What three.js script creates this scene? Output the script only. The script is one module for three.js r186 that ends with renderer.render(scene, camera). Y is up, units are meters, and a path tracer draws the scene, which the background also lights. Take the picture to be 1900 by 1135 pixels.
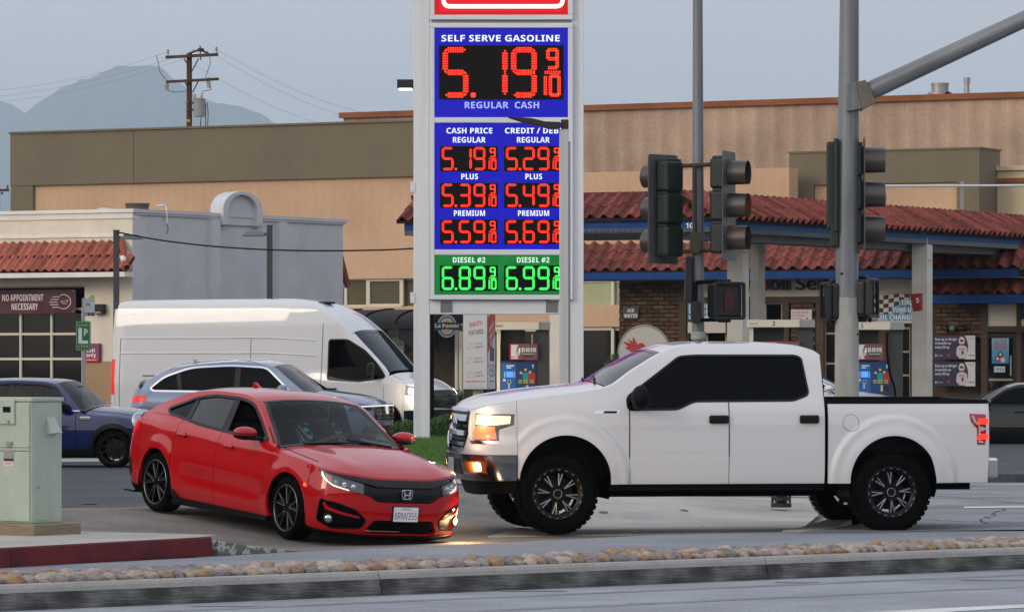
import * as THREE from 'three';
import { mergeGeometries } from 'three/addons/utils/BufferGeometryUtils.js';
import { RoundedBoxGeometry } from 'three/addons/geometries/RoundedBoxGeometry.js';
import { MarchingCubes } from 'three/addons/objects/MarchingCubes.js';
import { FontLoader } from 'three/addons/loaders/FontLoader.js';
import { TextGeometry } from 'three/addons/geometries/TextGeometry.js';
import { RectAreaLightUniformsLib } from 'three/addons/lights/RectAreaLightUniformsLib.js';

// ---------- camera: long lens, eye 1.78 m up, horizon low in the frame ----------
const F = 8000, CX = 950, HY = 680, EYE = 1.78;
const scene = new THREE.Scene();
const camera = new THREE.PerspectiveCamera(2 * Math.atan(680 / F) * 180 / Math.PI, 1900 / 1360, 1, 30000);
camera.position.set(0, EYE, 0);
camera.lookAt(0, EYE, -100);
camera.setViewOffset(1900, 1360, 0, 0, 1900, 1135);
camera.updateProjectionMatrix();
const renderer = new THREE.WebGLRenderer({ antialias: true });
renderer.toneMapping = THREE.LinearToneMapping;
renderer.toneMappingExposure = 1.5;
renderer.shadowMap.enabled = true;
RectAreaLightUniformsLib.init();

// ---------- evening sky: thin even overcast, warm low glow where the sun has gone down (behind the viewer, to the left) ----------
const SUN = new THREE.Vector3(-0.74, 0.34, 0.58).normalize();
{
  const w = 1024, h = 512, data = new Float32Array(w * h * 4);
  const mix = (a, b, t) => a.map((v, i) => v + (b[i] - v) * t);
  const sm = (a, b, x) => { const t = Math.min(1, Math.max(0, (x - a) / (b - a))); return t * t * (3 - 2 * t); };
  for (let j = 0; j < h; j++) for (let i = 0; i < w; i++) {
    const el = (j + 0.5) / h * Math.PI - Math.PI / 2, az = ((i + 0.5) / w - 0.5) * 2 * Math.PI;
    const d = new THREE.Vector3(Math.cos(az) * Math.cos(el), Math.sin(el), Math.sin(az) * Math.cos(el));
    const up = Math.max(0, d.y), t = Math.pow(up, 0.45);
    const flat = new THREE.Vector2(d.x, d.z).normalize(), sf = new THREE.Vector2(SUN.x, SUN.z).normalize();
    const side = 0.5 + 0.5 * (flat.x * sf.x + flat.y * sf.y);
    let lowC = mix([0.47, 0.495, 0.53], [1.0, 0.82, 0.66], sm(0.25, 1, side));
    const midC = mix([0.555, 0.53, 0.565], [0.82, 0.78, 0.78], sm(0.1, 1, side));
    const topC = [0.50, 0.55, 0.66];
    let c = mix(lowC, midC, sm(0, 0.085, up)); c = mix(c, topC, sm(0.08, 0.9, up));
    const g = Math.max(0, d.dot(SUN)), halo = Math.pow(g, 5) * 0.5 + Math.pow(g, 24) * 0.3;
    c = [c[0] + halo * 1.05, c[1] + halo * 0.88, c[2] + halo * 0.66];
    const o = (j * w + i) * 4;
    data[o] = c[0]; data[o + 1] = c[1]; data[o + 2] = c[2]; data[o + 3] = 1;
  }
  const tex = new THREE.DataTexture(data, w, h, THREE.RGBAFormat, THREE.FloatType);
  tex.mapping = THREE.EquirectangularReflectionMapping;
  tex.magFilter = tex.minFilter = THREE.LinearFilter; tex.needsUpdate = true;
  scene.background = tex; scene.environment = tex;
}
const sun = new THREE.DirectionalLight(new THREE.Color(1.0, 0.86, 0.70), 0.75);
sun.position.set(SUN.x * 150, SUN.y * 150, SUN.z * 150 - 70);
sun.target.position.set(0, 0, -70);
sun.castShadow = true; sun.shadow.radius = 34; sun.shadow.mapSize.set(2048, 2048);
Object.assign(sun.shadow.camera, { left: -60, right: 60, top: 60, bottom: -60, near: 1, far: 400 });
scene.add(sun, sun.target);

// ---------- helpers ----------
const V3 = (x, y, z) => new THREE.Vector3(x, y, z);
const PX = (px, py, d) => V3((px - CX) * d / F, EYE - (py - HY) * d / F, -d);        // a point seen at (px, py) that stands d metres out
const GP = (px, py, h = 0) => PX(px, py, F * (EYE - h) / (py - HY));                  // a point seen at (px, py) that lies at height h
function rng(s) { return () => { s |= 0; s = s + 0x6D2B79F5 | 0; let t = Math.imul(s ^ s >>> 15, 1 | s); t = t + Math.imul(t ^ t >>> 7, 61 | t) ^ t; return ((t ^ t >>> 14) >>> 0) / 4294967296; }; }
const R0 = rng(7);
const lerp = (a, b, t) => a + (b - a) * t, clamp = (x, a, b) => Math.min(b, Math.max(a, x));
const smooth = (a, b, x) => { const t = clamp((x - a) / (b - a), 0, 1); return t * t * (3 - 2 * t); };
const lin = (x, pts) => { if (x <= pts[0][0]) return pts[0][1]; for (let i = 1; i < pts.length; i++) if (x <= pts[i][0]) return lerp(pts[i - 1][1], pts[i][1], (x - pts[i - 1][0]) / (pts[i][0] - pts[i - 1][0])); return pts[pts.length - 1][1]; };
function spl(pts) {                                                                    // monotone cubic through (x, y) pairs
  const n = pts.length, dx = [], m = [], t = [];
  for (let i = 0; i < n - 1; i++) { dx[i] = pts[i + 1][0] - pts[i][0]; m[i] = (pts[i + 1][1] - pts[i][1]) / dx[i]; }
  t[0] = m[0]; t[n - 1] = m[n - 2];
  for (let i = 1; i < n - 1; i++) t[i] = m[i - 1] * m[i] <= 0 ? 0 : 2 * m[i - 1] * m[i] / (m[i - 1] + m[i]);
  return x => {
    if (x <= pts[0][0]) return pts[0][1] + (x - pts[0][0]) * t[0]; if (x >= pts[n - 1][0]) return pts[n - 1][1] + (x - pts[n - 1][0]) * t[n - 1];
    let i = 0; while (x > pts[i + 1][0]) i++;
    const s = (x - pts[i][0]) / dx[i], s2 = s * s, s3 = s2 * s;
    return (2 * s3 - 3 * s2 + 1) * pts[i][1] + (s3 - 2 * s2 + s) * dx[i] * t[i] + (-2 * s3 + 3 * s2) * pts[i + 1][1] + (s3 - s2) * dx[i] * t[i + 1];
  };
}
const used = {};
function numbered(n) { if (!(n in used)) { used[n] = 0; return n; } used[n]++; return n + '_' + String(used[n]).padStart(3, '0'); }
function tag(o, label, category, group) { Object.assign(o.userData, { label, category }); if (group) o.userData.group = group; return o; }
function thing(name, label, category, pos, rotY = 0, group) {
  const o = new THREE.Group(); o.name = numbered(name); if (pos) o.position.copy(pos); o.rotation.y = rotY; scene.add(o); return tag(o, label, category, group);
}
function mesh(name, geo, mat, parent, label) {
  const g = Array.isArray(geo) ? join(geo) : geo, m = new THREE.Mesh(g, mat);
  m.name = parent ? name : numbered(name); m.castShadow = m.receiveShadow = true; (parent || scene).add(m); if (label) m.userData.label = label; return m;
}
function struct(name, geo, mat) { const m = mesh(name, geo, mat); m.userData.kind = 'structure'; return m; }
function join(gs) {
  gs = gs.filter(Boolean).map(g => { let q = g.index ? g.toNonIndexed() : g.clone(); for (const k of Object.keys(q.attributes)) if (!['position', 'normal', 'uv'].includes(k)) q.deleteAttribute(k); if (!q.attributes.normal) q.computeVertexNormals(); if (!q.attributes.uv) q.setAttribute('uv', new THREE.BufferAttribute(new Float32Array(q.attributes.position.count * 2), 2)); q.morphAttributes = {}; return q; });
  return mergeGeometries(gs, false);
}
function copyOf(o, label) { const c = o.clone(); c.name = numbered(o.name.replace(/_\d{3}$/, '')); c.userData = { ...o.userData }; if (label) c.userData.label = label; scene.add(c); return c; }
function uvMetres(g) {                                                                 // box-projected uv in metres
  const p = g.attributes.position, n = g.attributes.normal, uv = new Float32Array(p.count * 2);
  for (let i = 0; i < p.count; i++) { const ax = Math.abs(n.getX(i)), ay = Math.abs(n.getY(i)), az = Math.abs(n.getZ(i)); const u = ax > ay && ax > az ? p.getZ(i) : p.getX(i), v = ay > ax && ay > az ? p.getZ(i) : p.getY(i); uv[2 * i] = u; uv[2 * i + 1] = v; }
  g.setAttribute('uv', new THREE.BufferAttribute(uv, 2)); return g;
}
const flatG = g => g.index ? g.toNonIndexed() : g;
const box = (w, h, d, x = 0, y = 0, z = 0) => uvMetres(new THREE.BoxGeometry(w, h, d).toNonIndexed().translate(x, y, z));
const boxb = (x0, x1, y0, y1, z0, z1) => box(Math.abs(x1 - x0), Math.abs(y1 - y0), Math.abs(z1 - z0), (x0 + x1) / 2, (y0 + y1) / 2, (z0 + z1) / 2);
const rbox = (w, h, d, r, x = 0, y = 0, z = 0, seg = 2) => new RoundedBoxGeometry(w, h, d, seg, Math.min(r, w / 2.01, h / 2.01, d / 2.01)).translate(x, y, z);
const rboxb = (x0, x1, y0, y1, z0, z1, r, seg = 2) => rbox(Math.abs(x1 - x0), Math.abs(y1 - y0), Math.abs(z1 - z0), r, (x0 + x1) / 2, (y0 + y1) / 2, (z0 + z1) / 2, seg);
const cyl = (r0, r1, h, x = 0, y = 0, z = 0, seg = 24, open = false) => new THREE.CylinderGeometry(r1, r0, h, seg, 1, open).translate(x, y, z);
const tube = (pts, r, seg = 40, rs = 8) => new THREE.TubeGeometry(new THREE.CatmullRomCurve3(pts.map(p => Array.isArray(p) ? V3(...p) : p)), seg, r, rs, false);
function rod(a, b, r0, r1 = r0, seg = 14) {                                             // straight tapered rod from a to b
  a = Array.isArray(a) ? V3(...a) : a; b = Array.isArray(b) ? V3(...b) : b;
  const d = b.clone().sub(a), g = new THREE.CylinderGeometry(r1, r0, d.length(), seg, 1);
  return g.applyQuaternion(new THREE.Quaternion().setFromUnitVectors(V3(0, 1, 0), d.clone().normalize())).translate((a.x + b.x) / 2, (a.y + b.y) / 2, (a.z + b.z) / 2);
}
const shape = pts => new THREE.Shape(pts.map(p => new THREE.Vector2(p[0], p[1])));
function slab(pts, depth, bev = 0, holes = []) {                                        // extruded polygon in x-y, back at z = 0
  const s = shape(pts); for (const h of holes) s.holes.push(new THREE.Path(h.map(p => new THREE.Vector2(p[0], p[1]))));
  return new THREE.ExtrudeGeometry(s, { depth: depth - 2 * bev, bevelEnabled: bev > 0, bevelThickness: bev, bevelSize: bev, bevelOffset: -bev, bevelSegments: 2, curveSegments: 12 }).translate(0, 0, bev);
}
const ellipse = (cx, cy, rx, ry, n = 28, a0 = 0, a1 = Math.PI * 2) => Array.from({ length: n }, (_, i) => { const a = a0 + (a1 - a0) * i / (a1 - a0 > 6.28 ? n : n - 1); return [cx + rx * Math.cos(a), cy + ry * Math.sin(a)]; });
function rounded(pts, r, n = 4) {                                                       // polygon with its corners rounded
  const out = [], N = pts.length;
  for (let i = 0; i < N; i++) {
    const p = pts[i], a = pts[(i + N - 1) % N], b = pts[(i + 1) % N], rr = Array.isArray(r) ? r[i] : r;
    const la = Math.hypot(a[0] - p[0], a[1] - p[1]), lb = Math.hypot(b[0] - p[0], b[1] - p[1]), k = Math.min(rr, la * 0.45, lb * 0.45);
    const q0 = [p[0] + (a[0] - p[0]) / la * k, p[1] + (a[1] - p[1]) / la * k], q1 = [p[0] + (b[0] - p[0]) / lb * k, p[1] + (b[1] - p[1]) / lb * k];
    for (let j = 0; j <= n; j++) { const t = j / n, u = 1 - t; out.push([u * u * q0[0] + 2 * u * t * p[0] + t * t * q1[0], u * u * q0[1] + 2 * u * t * p[1] + t * t * q1[1]]); }
  }
  return out;
}
function curvePts(pts, n = 8) { const c = new THREE.CatmullRomCurve3(pts.map(p => V3(p[0], p[1], 0)), false, 'centripetal'); return c.getPoints(n * (pts.length - 1)).map(p => [p.x, p.y]); }
function inset(pts, k) {                                                                // shrink a polygon by k (grow if negative)
  let A = 0; const N = pts.length; for (let i = 0; i < N; i++) { const a = pts[i], b = pts[(i + 1) % N]; A += a[0] * b[1] - b[0] * a[1]; }
  const s = A > 0 ? 1 : -1;
  return pts.map((p, i) => {
    const a = pts[(i + N - 1) % N], b = pts[(i + 1) % N];
    let n1 = [-(p[1] - a[1]), p[0] - a[0]], n2 = [-(b[1] - p[1]), b[0] - p[0]]; const l1 = Math.hypot(...n1) || 1, l2 = Math.hypot(...n2) || 1;
    n1 = [n1[0] / l1, n1[1] / l1]; n2 = [n2[0] / l2, n2[1] / l2];
    let m = [n1[0] + n2[0], n1[1] + n2[1]]; const q = Math.max(0.35, (m[0] * m[0] + m[1] * m[1]) / 2);
    return [p[0] + s * k * m[0] / q, p[1] + s * k * m[1] / q];
  });
}
// a 2-D polygon, cut into small triangles and bent onto the surface map(u, v) -> Vector3
function patch(poly, map, o = {}) {
  const { step = 0.08, holes = [], off = 0, ref = [0, 0.6, 0], rim = 0 } = o;
  const clean = L => L.filter((p, i) => { const q = L[(i + 1) % L.length]; return Math.hypot(p[0] - q[0], p[1] - q[1]) > 1e-5; });
  poly = clean(poly); const hs = holes.map(clean);
  const c2 = poly.map(p => new THREE.Vector2(p[0], p[1])), h2 = hs.map(h => h.map(p => new THREE.Vector2(p[0], p[1])));
  if (THREE.ShapeUtils.isClockWise(c2)) c2.reverse(); h2.forEach(h => { if (!THREE.ShapeUtils.isClockWise(h)) h.reverse(); });
  let tris = THREE.ShapeUtils.triangulateShape(c2, h2); const pts = [...c2, ...h2.flat()].map(p => [p.x, p.y]);
  const sx = o.sx || 1;
  for (let it = 0; it < 12; it++) {
    const mids = new Map(); let any = false;
    const mid = (a, b) => { const k = a < b ? a * 1e6 + b : b * 1e6 + a; if (mids.has(k)) return mids.get(k); const p = pts[a], q = pts[b]; if (Math.hypot((p[0] - q[0]) * sx, p[1] - q[1]) <= step) { mids.set(k, -1); return -1; } pts.push([(p[0] + q[0]) / 2, (p[1] + q[1]) / 2]); mids.set(k, pts.length - 1); any = true; return pts.length - 1; };
    const next = [];
    for (const [a, b, c] of tris) {
      const ab = mid(a, b), bc = mid(b, c), ca = mid(c, a), n = (ab >= 0) + (bc >= 0) + (ca >= 0);
      if (n === 0) next.push([a, b, c]);
      else if (n === 3) next.push([a, ab, ca], [ab, b, bc], [ca, bc, c], [ab, bc, ca]);
      else if (n === 1) { if (ab >= 0) next.push([a, ab, c], [ab, b, c]); else if (bc >= 0) next.push([b, bc, a], [bc, c, a]); else next.push([c, ca, b], [ca, a, b]); }
      else { if (ab < 0) next.push([c, ca, bc], [ca, a, b], [ca, b, bc]); else if (bc < 0) next.push([a, ab, ca], [ab, b, c], [ab, c, ca]); else next.push([b, bc, ab], [bc, c, a], [bc, a, ab]); }
    }
    tris = next; if (!any) break;
  }
  const e = 1e-3, pos = [], nor = [], uv = []; let sgn = 0;
  const P = [], N = [];
  for (const [u, v] of pts) {
    const p = map(u, v), du = map(u + e, v).sub(map(u - e, v)), dv = map(u, v + e).sub(map(u, v - e)), n = du.cross(dv).normalize();
    P.push(p); N.push(n); sgn += n.dot(V3(p.x - ref[0] * 0 - (o.refx ? o.refx(p) : p.x * 0.75), p.y - ref[1], p.z - ref[2]));
  }
  const flip = sgn < 0 ? -1 : 1; N.forEach(n => n.multiplyScalar(flip)); P.forEach((p, i) => p.addScaledVector(N[i], off));
  const push = i => { pos.push(P[i].x, P[i].y, P[i].z); nor.push(N[i].x, N[i].y, N[i].z); uv.push(pts[i][0], pts[i][1]); };
  const edges = new Map();
  for (const [a, b, c] of tris) {
    const g = P[b].clone().sub(P[a]).cross(P[c].clone().sub(P[a])); const t = g.dot(N[a]) < 0 ? [a, c, b] : [a, b, c]; t.forEach(push);
    if (rim) for (let k = 0; k < 3; k++) { const i = t[k], j = t[(k + 1) % 3], key = Math.min(i, j) * 1e6 + Math.max(i, j); edges.set(key, edges.has(key) ? null : [i, j]); }
  }
  if (rim) for (const ed of edges.values()) if (ed) {
    const [i, j] = ed, a = P[i], b = P[j], c = b.clone().addScaledVector(N[j], -rim), d = a.clone().addScaledVector(N[i], -rim), n = b.clone().sub(a).cross(N[i]).normalize();
    for (const q of [a, d, c, a, c, b]) { pos.push(q.x, q.y, q.z); nor.push(n.x, n.y, n.z); uv.push(0, 0); }
  }
  const g = new THREE.BufferGeometry();
  g.setAttribute('position', new THREE.Float32BufferAttribute(pos, 3)); g.setAttribute('normal', new THREE.Float32BufferAttribute(nor, 3)); g.setAttribute('uv', new THREE.Float32BufferAttribute(uv, 2));
  return g;
}
// flat band between two matching outlines
function ringStrip(outer, inner, map, off, ref = [0, 0.55, 0]) {
  const pos = [], n = outer.length, P = q => { const e = 1e-3, p = map(q[0], q[1]), a = map(q[0] + e, q[1]).sub(map(q[0] - e, q[1])).cross(map(q[0], q[1] + e).sub(map(q[0], q[1] - e))).normalize(); if (a.dot(V3(p.x * 0.25, p.y - ref[1], p.z - ref[2])) < 0) a.negate(); return p.addScaledVector(a, off); };
  const O = outer.map(P), I = inner.map(P); for (let i = 0; i < n; i++) { const j = (i + 1) % n; for (const v of [O[i], O[j], I[j], O[i], I[j], I[i]]) pos.push(v.x, v.y, v.z); }
  const g = new THREE.BufferGeometry(); g.setAttribute('position', new THREE.Float32BufferAttribute(pos, 3)); g.computeVertexNormals(); return g;
}
const mirrorZ = g => { const q = (g.index ? g.toNonIndexed() : g.clone()); q.scale(1, 1, -1); const n = q.attributes.normal; for (const k of Object.keys(q.attributes)) { const a = q.attributes[k], s = a.itemSize; for (let i = 0; i < a.count; i += 3) for (let c = 0; c < s; c++) { const t = a.array[(i + 1) * s + c]; a.array[(i + 1) * s + c] = a.array[(i + 2) * s + c]; a.array[(i + 2) * s + c] = t; } } for (let i = 0; i < n.count; i++) n.setZ(i, n.getZ(i) * 1); return q; };
// ---------- procedural surfaces ----------
const hash = (x, y, s) => { let h = Math.imul(x, 374761393) + Math.imul(y, 668265263) + Math.imul(s, 2147483647 ^ 0x9E3779B1) | 0; h = Math.imul(h ^ h >>> 13, 1274126177); return ((h ^ h >>> 16) >>> 0) / 4294967296; };
function vnoise(x, y, per, s) { const xi = Math.floor(x), yi = Math.floor(y), fx = x - xi, fy = y - yi, m = a => ((a % per) + per) % per, u = fx * fx * (3 - 2 * fx), v = fy * fy * (3 - 2 * fy); const a = hash(m(xi), m(yi), s), b = hash(m(xi + 1), m(yi), s), c = hash(m(xi), m(yi + 1), s), d = hash(m(xi + 1), m(yi + 1), s); return a + (b - a) * u + (c - a) * v + (a - b - c + d) * u * v; }
function fbm(x, y, per, oct, s) { let a = 0, w = 0.5, t = 0; for (let i = 0; i < oct; i++) { a += w * vnoise(x, y, per, s + i); t += w; w *= 0.55; x *= 2; y *= 2; per *= 2; } return a / t; }
function dataTex(size, metres, fn, srgb = true) {                                        // fn(u, v) in 0..1 -> [r, g, b] 0..255
  const d = new Uint8Array(size * size * 4);
  for (let j = 0; j < size; j++) for (let i = 0; i < size; i++) { const c = fn(i / size, j / size), o = (j * size + i) * 4; d[o] = clamp(c[0], 0, 255); d[o + 1] = clamp(c[1], 0, 255); d[o + 2] = clamp(c[2], 0, 255); d[o + 3] = 255; }
  const t = new THREE.DataTexture(d, size, size, THREE.RGBAFormat); t.wrapS = t.wrapT = THREE.RepeatWrapping; t.magFilter = THREE.LinearFilter; t.minFilter = THREE.LinearMipmapLinearFilter; t.generateMipmaps = true;
  const m = Array.isArray(metres) ? metres : [metres, metres]; t.repeat.set(1 / m[0], 1 / m[1]); if (srgb) t.colorSpace = THREE.SRGBColorSpace; t.needsUpdate = true; return t;
}
const hex = h => [h >> 16 & 255, h >> 8 & 255, h & 255];
const grainSrc = {};
function grain(level, kind) {                                                            // shared tileable mottling around mid grey
  const key = level + kind; if (grainSrc[key]) return grainSrc[key]; const A = [11, 26, 50][level], size = 512, sd = 11 + level * 7 + kind.length;
  return grainSrc[key] = dataTex(size, 1, (u, v) => {
    let k = (fbm(u * 6, v * 6, 6, 6, sd) - 0.5) * 2.2 * A + (hash(u * size | 0, v * size | 0, sd + 9) - 0.5) * 1.5 * A;
    if (kind === 'streak') k += (fbm(u * 28, v * 2, 2, 4, sd + 20) - 0.5) * 2 * A;
    if (kind === 'speck') { const q = hash(u * size | 0, v * size | 0, sd + 33); if (q > 0.988) k += A * 1.6; else if (q < 0.01) k -= A * 1.8; }
    return [200 + k, 200 + k, 200 + k];
  });
}
let bumpSrc;
function rough(color, o = {}) {                                                          // matte mineral surface: coarse mottling, fine grain, small relief
  const { m = 4, coarse = 14, fine = 16, seed = 1, bump = 0.004, r = 0.92, streak = 0, speck = 0 } = o, c = hex(color), mean = (c[0] + c[1] + c[2]) / 3, rel = (coarse + fine + streak) / (mean + 40);
  const map = grain(rel < 0.11 ? 0 : rel < 0.24 ? 1 : 2, streak ? 'streak' : speck ? 'speck' : '').clone(); map.repeat.set(1 / m, 1 / m); map.offset.set(seed * 0.37 % 1, seed * 0.61 % 1); map.needsUpdate = true;
  const mat = new THREE.MeshStandardMaterial({ map, roughness: r, color: new THREE.Color(color).multiplyScalar(1 / 0.578) });
  if (bump) { bumpSrc ??= dataTex(256, 1, (u, v) => { const k = fbm(u * 48, v * 48, 48, 3, 50) * 255; return [k, k, k]; }, false); const b = bumpSrc.clone(); b.repeat.set(1 / m, 1 / m); b.needsUpdate = true; mat.bumpMap = b; mat.bumpScale = bump; }
  return mat;
}
const std = (color, roughness = 0.6, o = {}) => new THREE.MeshStandardMaterial({ color, roughness, ...o });
const phys = (color, roughness, o = {}) => new THREE.MeshPhysicalMaterial({ color, roughness, ...o });
const glow = (color, k, base = 0x111111) => new THREE.MeshStandardMaterial({ color: base, emissive: color, emissiveIntensity: k, roughness: 0.3 });
function print(w, h, draw, o = {}) {                                                     // flat print: a canvas drawn in pixels
  const c = document.createElement('canvas'); c.width = w; c.height = h; const x = c.getContext('2d'); draw(x, w, h);
  const t = new THREE.CanvasTexture(c); t.colorSpace = THREE.SRGBColorSpace; t.anisotropy = 8;
  if (o.emit) return phys(0x2c2c2c, o.rough ?? 0.3, { map: t, emissiveMap: t, emissive: 0xffffff, emissiveIntensity: o.emit, specularIntensity: 0.5 });
  return new THREE.MeshStandardMaterial({ map: t, roughness: o.rough ?? 0.55, metalness: o.metal ?? 0 });
}
function txt(x, s, px, py, size, color, o = {}) {                                        // text squeezed to width o.w
  x.save(); x.font = `${o.italic ? 'italic ' : ''}${o.weight || 'bold'} ${size}px ${o.font || 'sans-serif'}`; x.fillStyle = color; x.textAlign = o.align || 'center'; x.textBaseline = 'middle';
  x.translate(px, py); if (o.rot) x.rotate(o.rot); if (o.w) { const m = x.measureText(s).width; x.scale(o.w / m, 1); } x.fillText(s, 0, 0); x.restore();
}
const face = (w, h, x = 0, y = 0, z = 0) => new THREE.PlaneGeometry(w, h).translate(x, y, z);
// an upright wall plane through plan points A (left) and B (right), z local towards the street
function frame(ax, az, bx, bz) {
  const L = Math.hypot(bx - ax, bz - az), tx = (bx - ax) / L, tz = (bz - az) / L;
  return { L, rotY: Math.atan2(-tz, tx), pos: V3(ax, 0, az),
    hit(px, py, off = 0) { const D = [(px - CX) / F, -(py - HY) / F, -1], n = [-tz, tx]; const t = (ax * n[0] + az * n[1] + off) / (D[0] * n[0] + D[2] * n[1]); const X = D[0] * t, Z = D[2] * t; return [(X - ax) * tx + (Z - az) * tz, EYE + D[1] * t]; },
    at(u, y, off = 0) { return V3(ax + u * tx - off * tz, y, az + u * tz + off * tx); } };
}
// wall between two sight points (px, py) of one level edge: depth given at the second
function frameSeen(p1, p2, d2) { const d1 = (HY - p2[1]) * d2 / (HY - p1[1]); const a = PX(p1[0], p1[1], d1), b = PX(p2[0], p2[1], d2); return frame(a.x, a.z, b.x, b.z); }
// ---------- vehicle toolkit: local x forward, y up, z to the vehicle's right ----------
const MT = {
  black: phys(0x040404, 0.6, { specularIntensity: 0.25 }), rubber: phys(0x050505, 0.8, { specularIntensity: 0.15 }), trim: phys(0x080809, 0.35, { specularIntensity: 0.6 }), gloss: phys(0x040405, 0.12, { specularIntensity: 0.9 }),
  chrome: std(0xd8dade, 0.12, { metalness: 1 }), satin: std(0xa6a8ab, 0.32, { metalness: 1 }), steel: std(0x77787a, 0.4, { metalness: 0.9 }), disc: std(0x3a3937, 0.45, { metalness: 0.8 }),
  dark: phys(0x020304, 0.04, { specularIntensity: 0.18 }), pane: phys(0x9fb0b0, 0.02, { transmission: 1, thickness: 0, ior: 1.5, specularIntensity: 0.6 }), screen: phys(0x8fb2b8, 0.02, { transmission: 1, thickness: 0, ior: 1.5, specularIntensity: 0.45 }),
  lens: phys(0xe8eef2, 0.05, { transmission: 0.9, thickness: 0 }), redlens: phys(0x6b0306, 0.12, { clearcoat: 1 }), amber: phys(0xc24a06, 0.2, { clearcoat: 1 }), interior: std(0x121214, 0.8), seat: std(0x17171a, 0.85), rimblack: phys(0x060607, 0.35, { specularIntensity: 0.4 }),
  white: std(0xe9e9e6, 0.5),
};
const paint = (c, o = {}) => phys(c, o.rough ?? 0.35, { metalness: o.metal ?? 0, specularIntensity: 0.25, clearcoat: 1, clearcoatRoughness: 0.03 });
function makeTyre(r, w, rr) {
  const b = w / 2, p = [[rr, b * 0.92], [rr + 0.012, b * 0.98], [lerp(rr, r, 0.35), b * 1.03], [lerp(rr, r, 0.65), b * 1.03], [r - 0.035, b * 0.98], [r - 0.012, b * 0.86], [r - 0.002, b * 0.72], [r, b * 0.4], [r, 0]];
  const full = [...p, ...p.slice(0, -1).reverse().map(q => [q[0], -q[1]])].map(q => new THREE.Vector2(q[0], q[1]));
  return new THREE.LatheGeometry(full, 56).rotateX(Math.PI / 2);
}
function spokeBar(r0, r1, w0, w1, ang, z, t = 0.022, lean = 0) {                          // one tapered radial spoke, bevelled
  return slab([[r0, -w0], [r1, -w1 + lean], [r1, w1 + lean], [r0, w0]], t, 0.006).translate(0, 0, z).rotateZ(ang);
}
function makeWheel(o) {                                                                 // outer face at +z
  const { r, w, rr, style, lip = MT.rimblack, spoke = MT.rimblack, cut } = o, g = new THREE.Group(); g.name = 'wheel';
  mesh('tyre', o.blocks ? join([makeTyre(r, w, rr), ...Array.from({ length: 40 }, (_, i) => rbox(0.05, 0.022, w * 0.32, 0.006, 0, r - 0.004, w * 0.33).rotateZ(i * Math.PI / 20)), ...Array.from({ length: 40 }, (_, i) => rbox(0.05, 0.022, w * 0.3, 0.006, 0, r - 0.004, -w * 0.33).rotateZ((i + 0.5) * Math.PI / 20))]) : makeTyre(r, w, rr), MT.rubber, g);
  const b = w / 2;
  const barrel = [[rr + 0.006, b * 0.96], [rr - 0.004, b * 0.98], [rr - 0.016, b * 0.9], [rr - 0.03, b * 0.4], [rr - 0.035, -b * 0.9]].map(q => new THREE.Vector2(...q));
  mesh('rim', join([new THREE.LatheGeometry(barrel, 48).rotateX(Math.PI / 2), ...style.spokes(rr, b)]), spoke, g);
  if (style.cut) mesh('machined_face', join(style.cut(rr, b)), cut || MT.satin, g);
  mesh('brake_disc', cyl(rr * 0.72, rr * 0.72, 0.02, 0, 0, 0, 32).rotateX(Math.PI / 2).translate(0, 0, -b * 0.35), MT.disc, g);
  mesh('hub_cap', join([cyl(0.035, 0.03, 0.02, 0, 0, 0, 20).rotateX(Math.PI / 2).translate(0, 0, (style.hubZ ?? 0.6) * b + 0.016)]), style.hub || MT.rimblack, g);
  return g;
}
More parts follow.
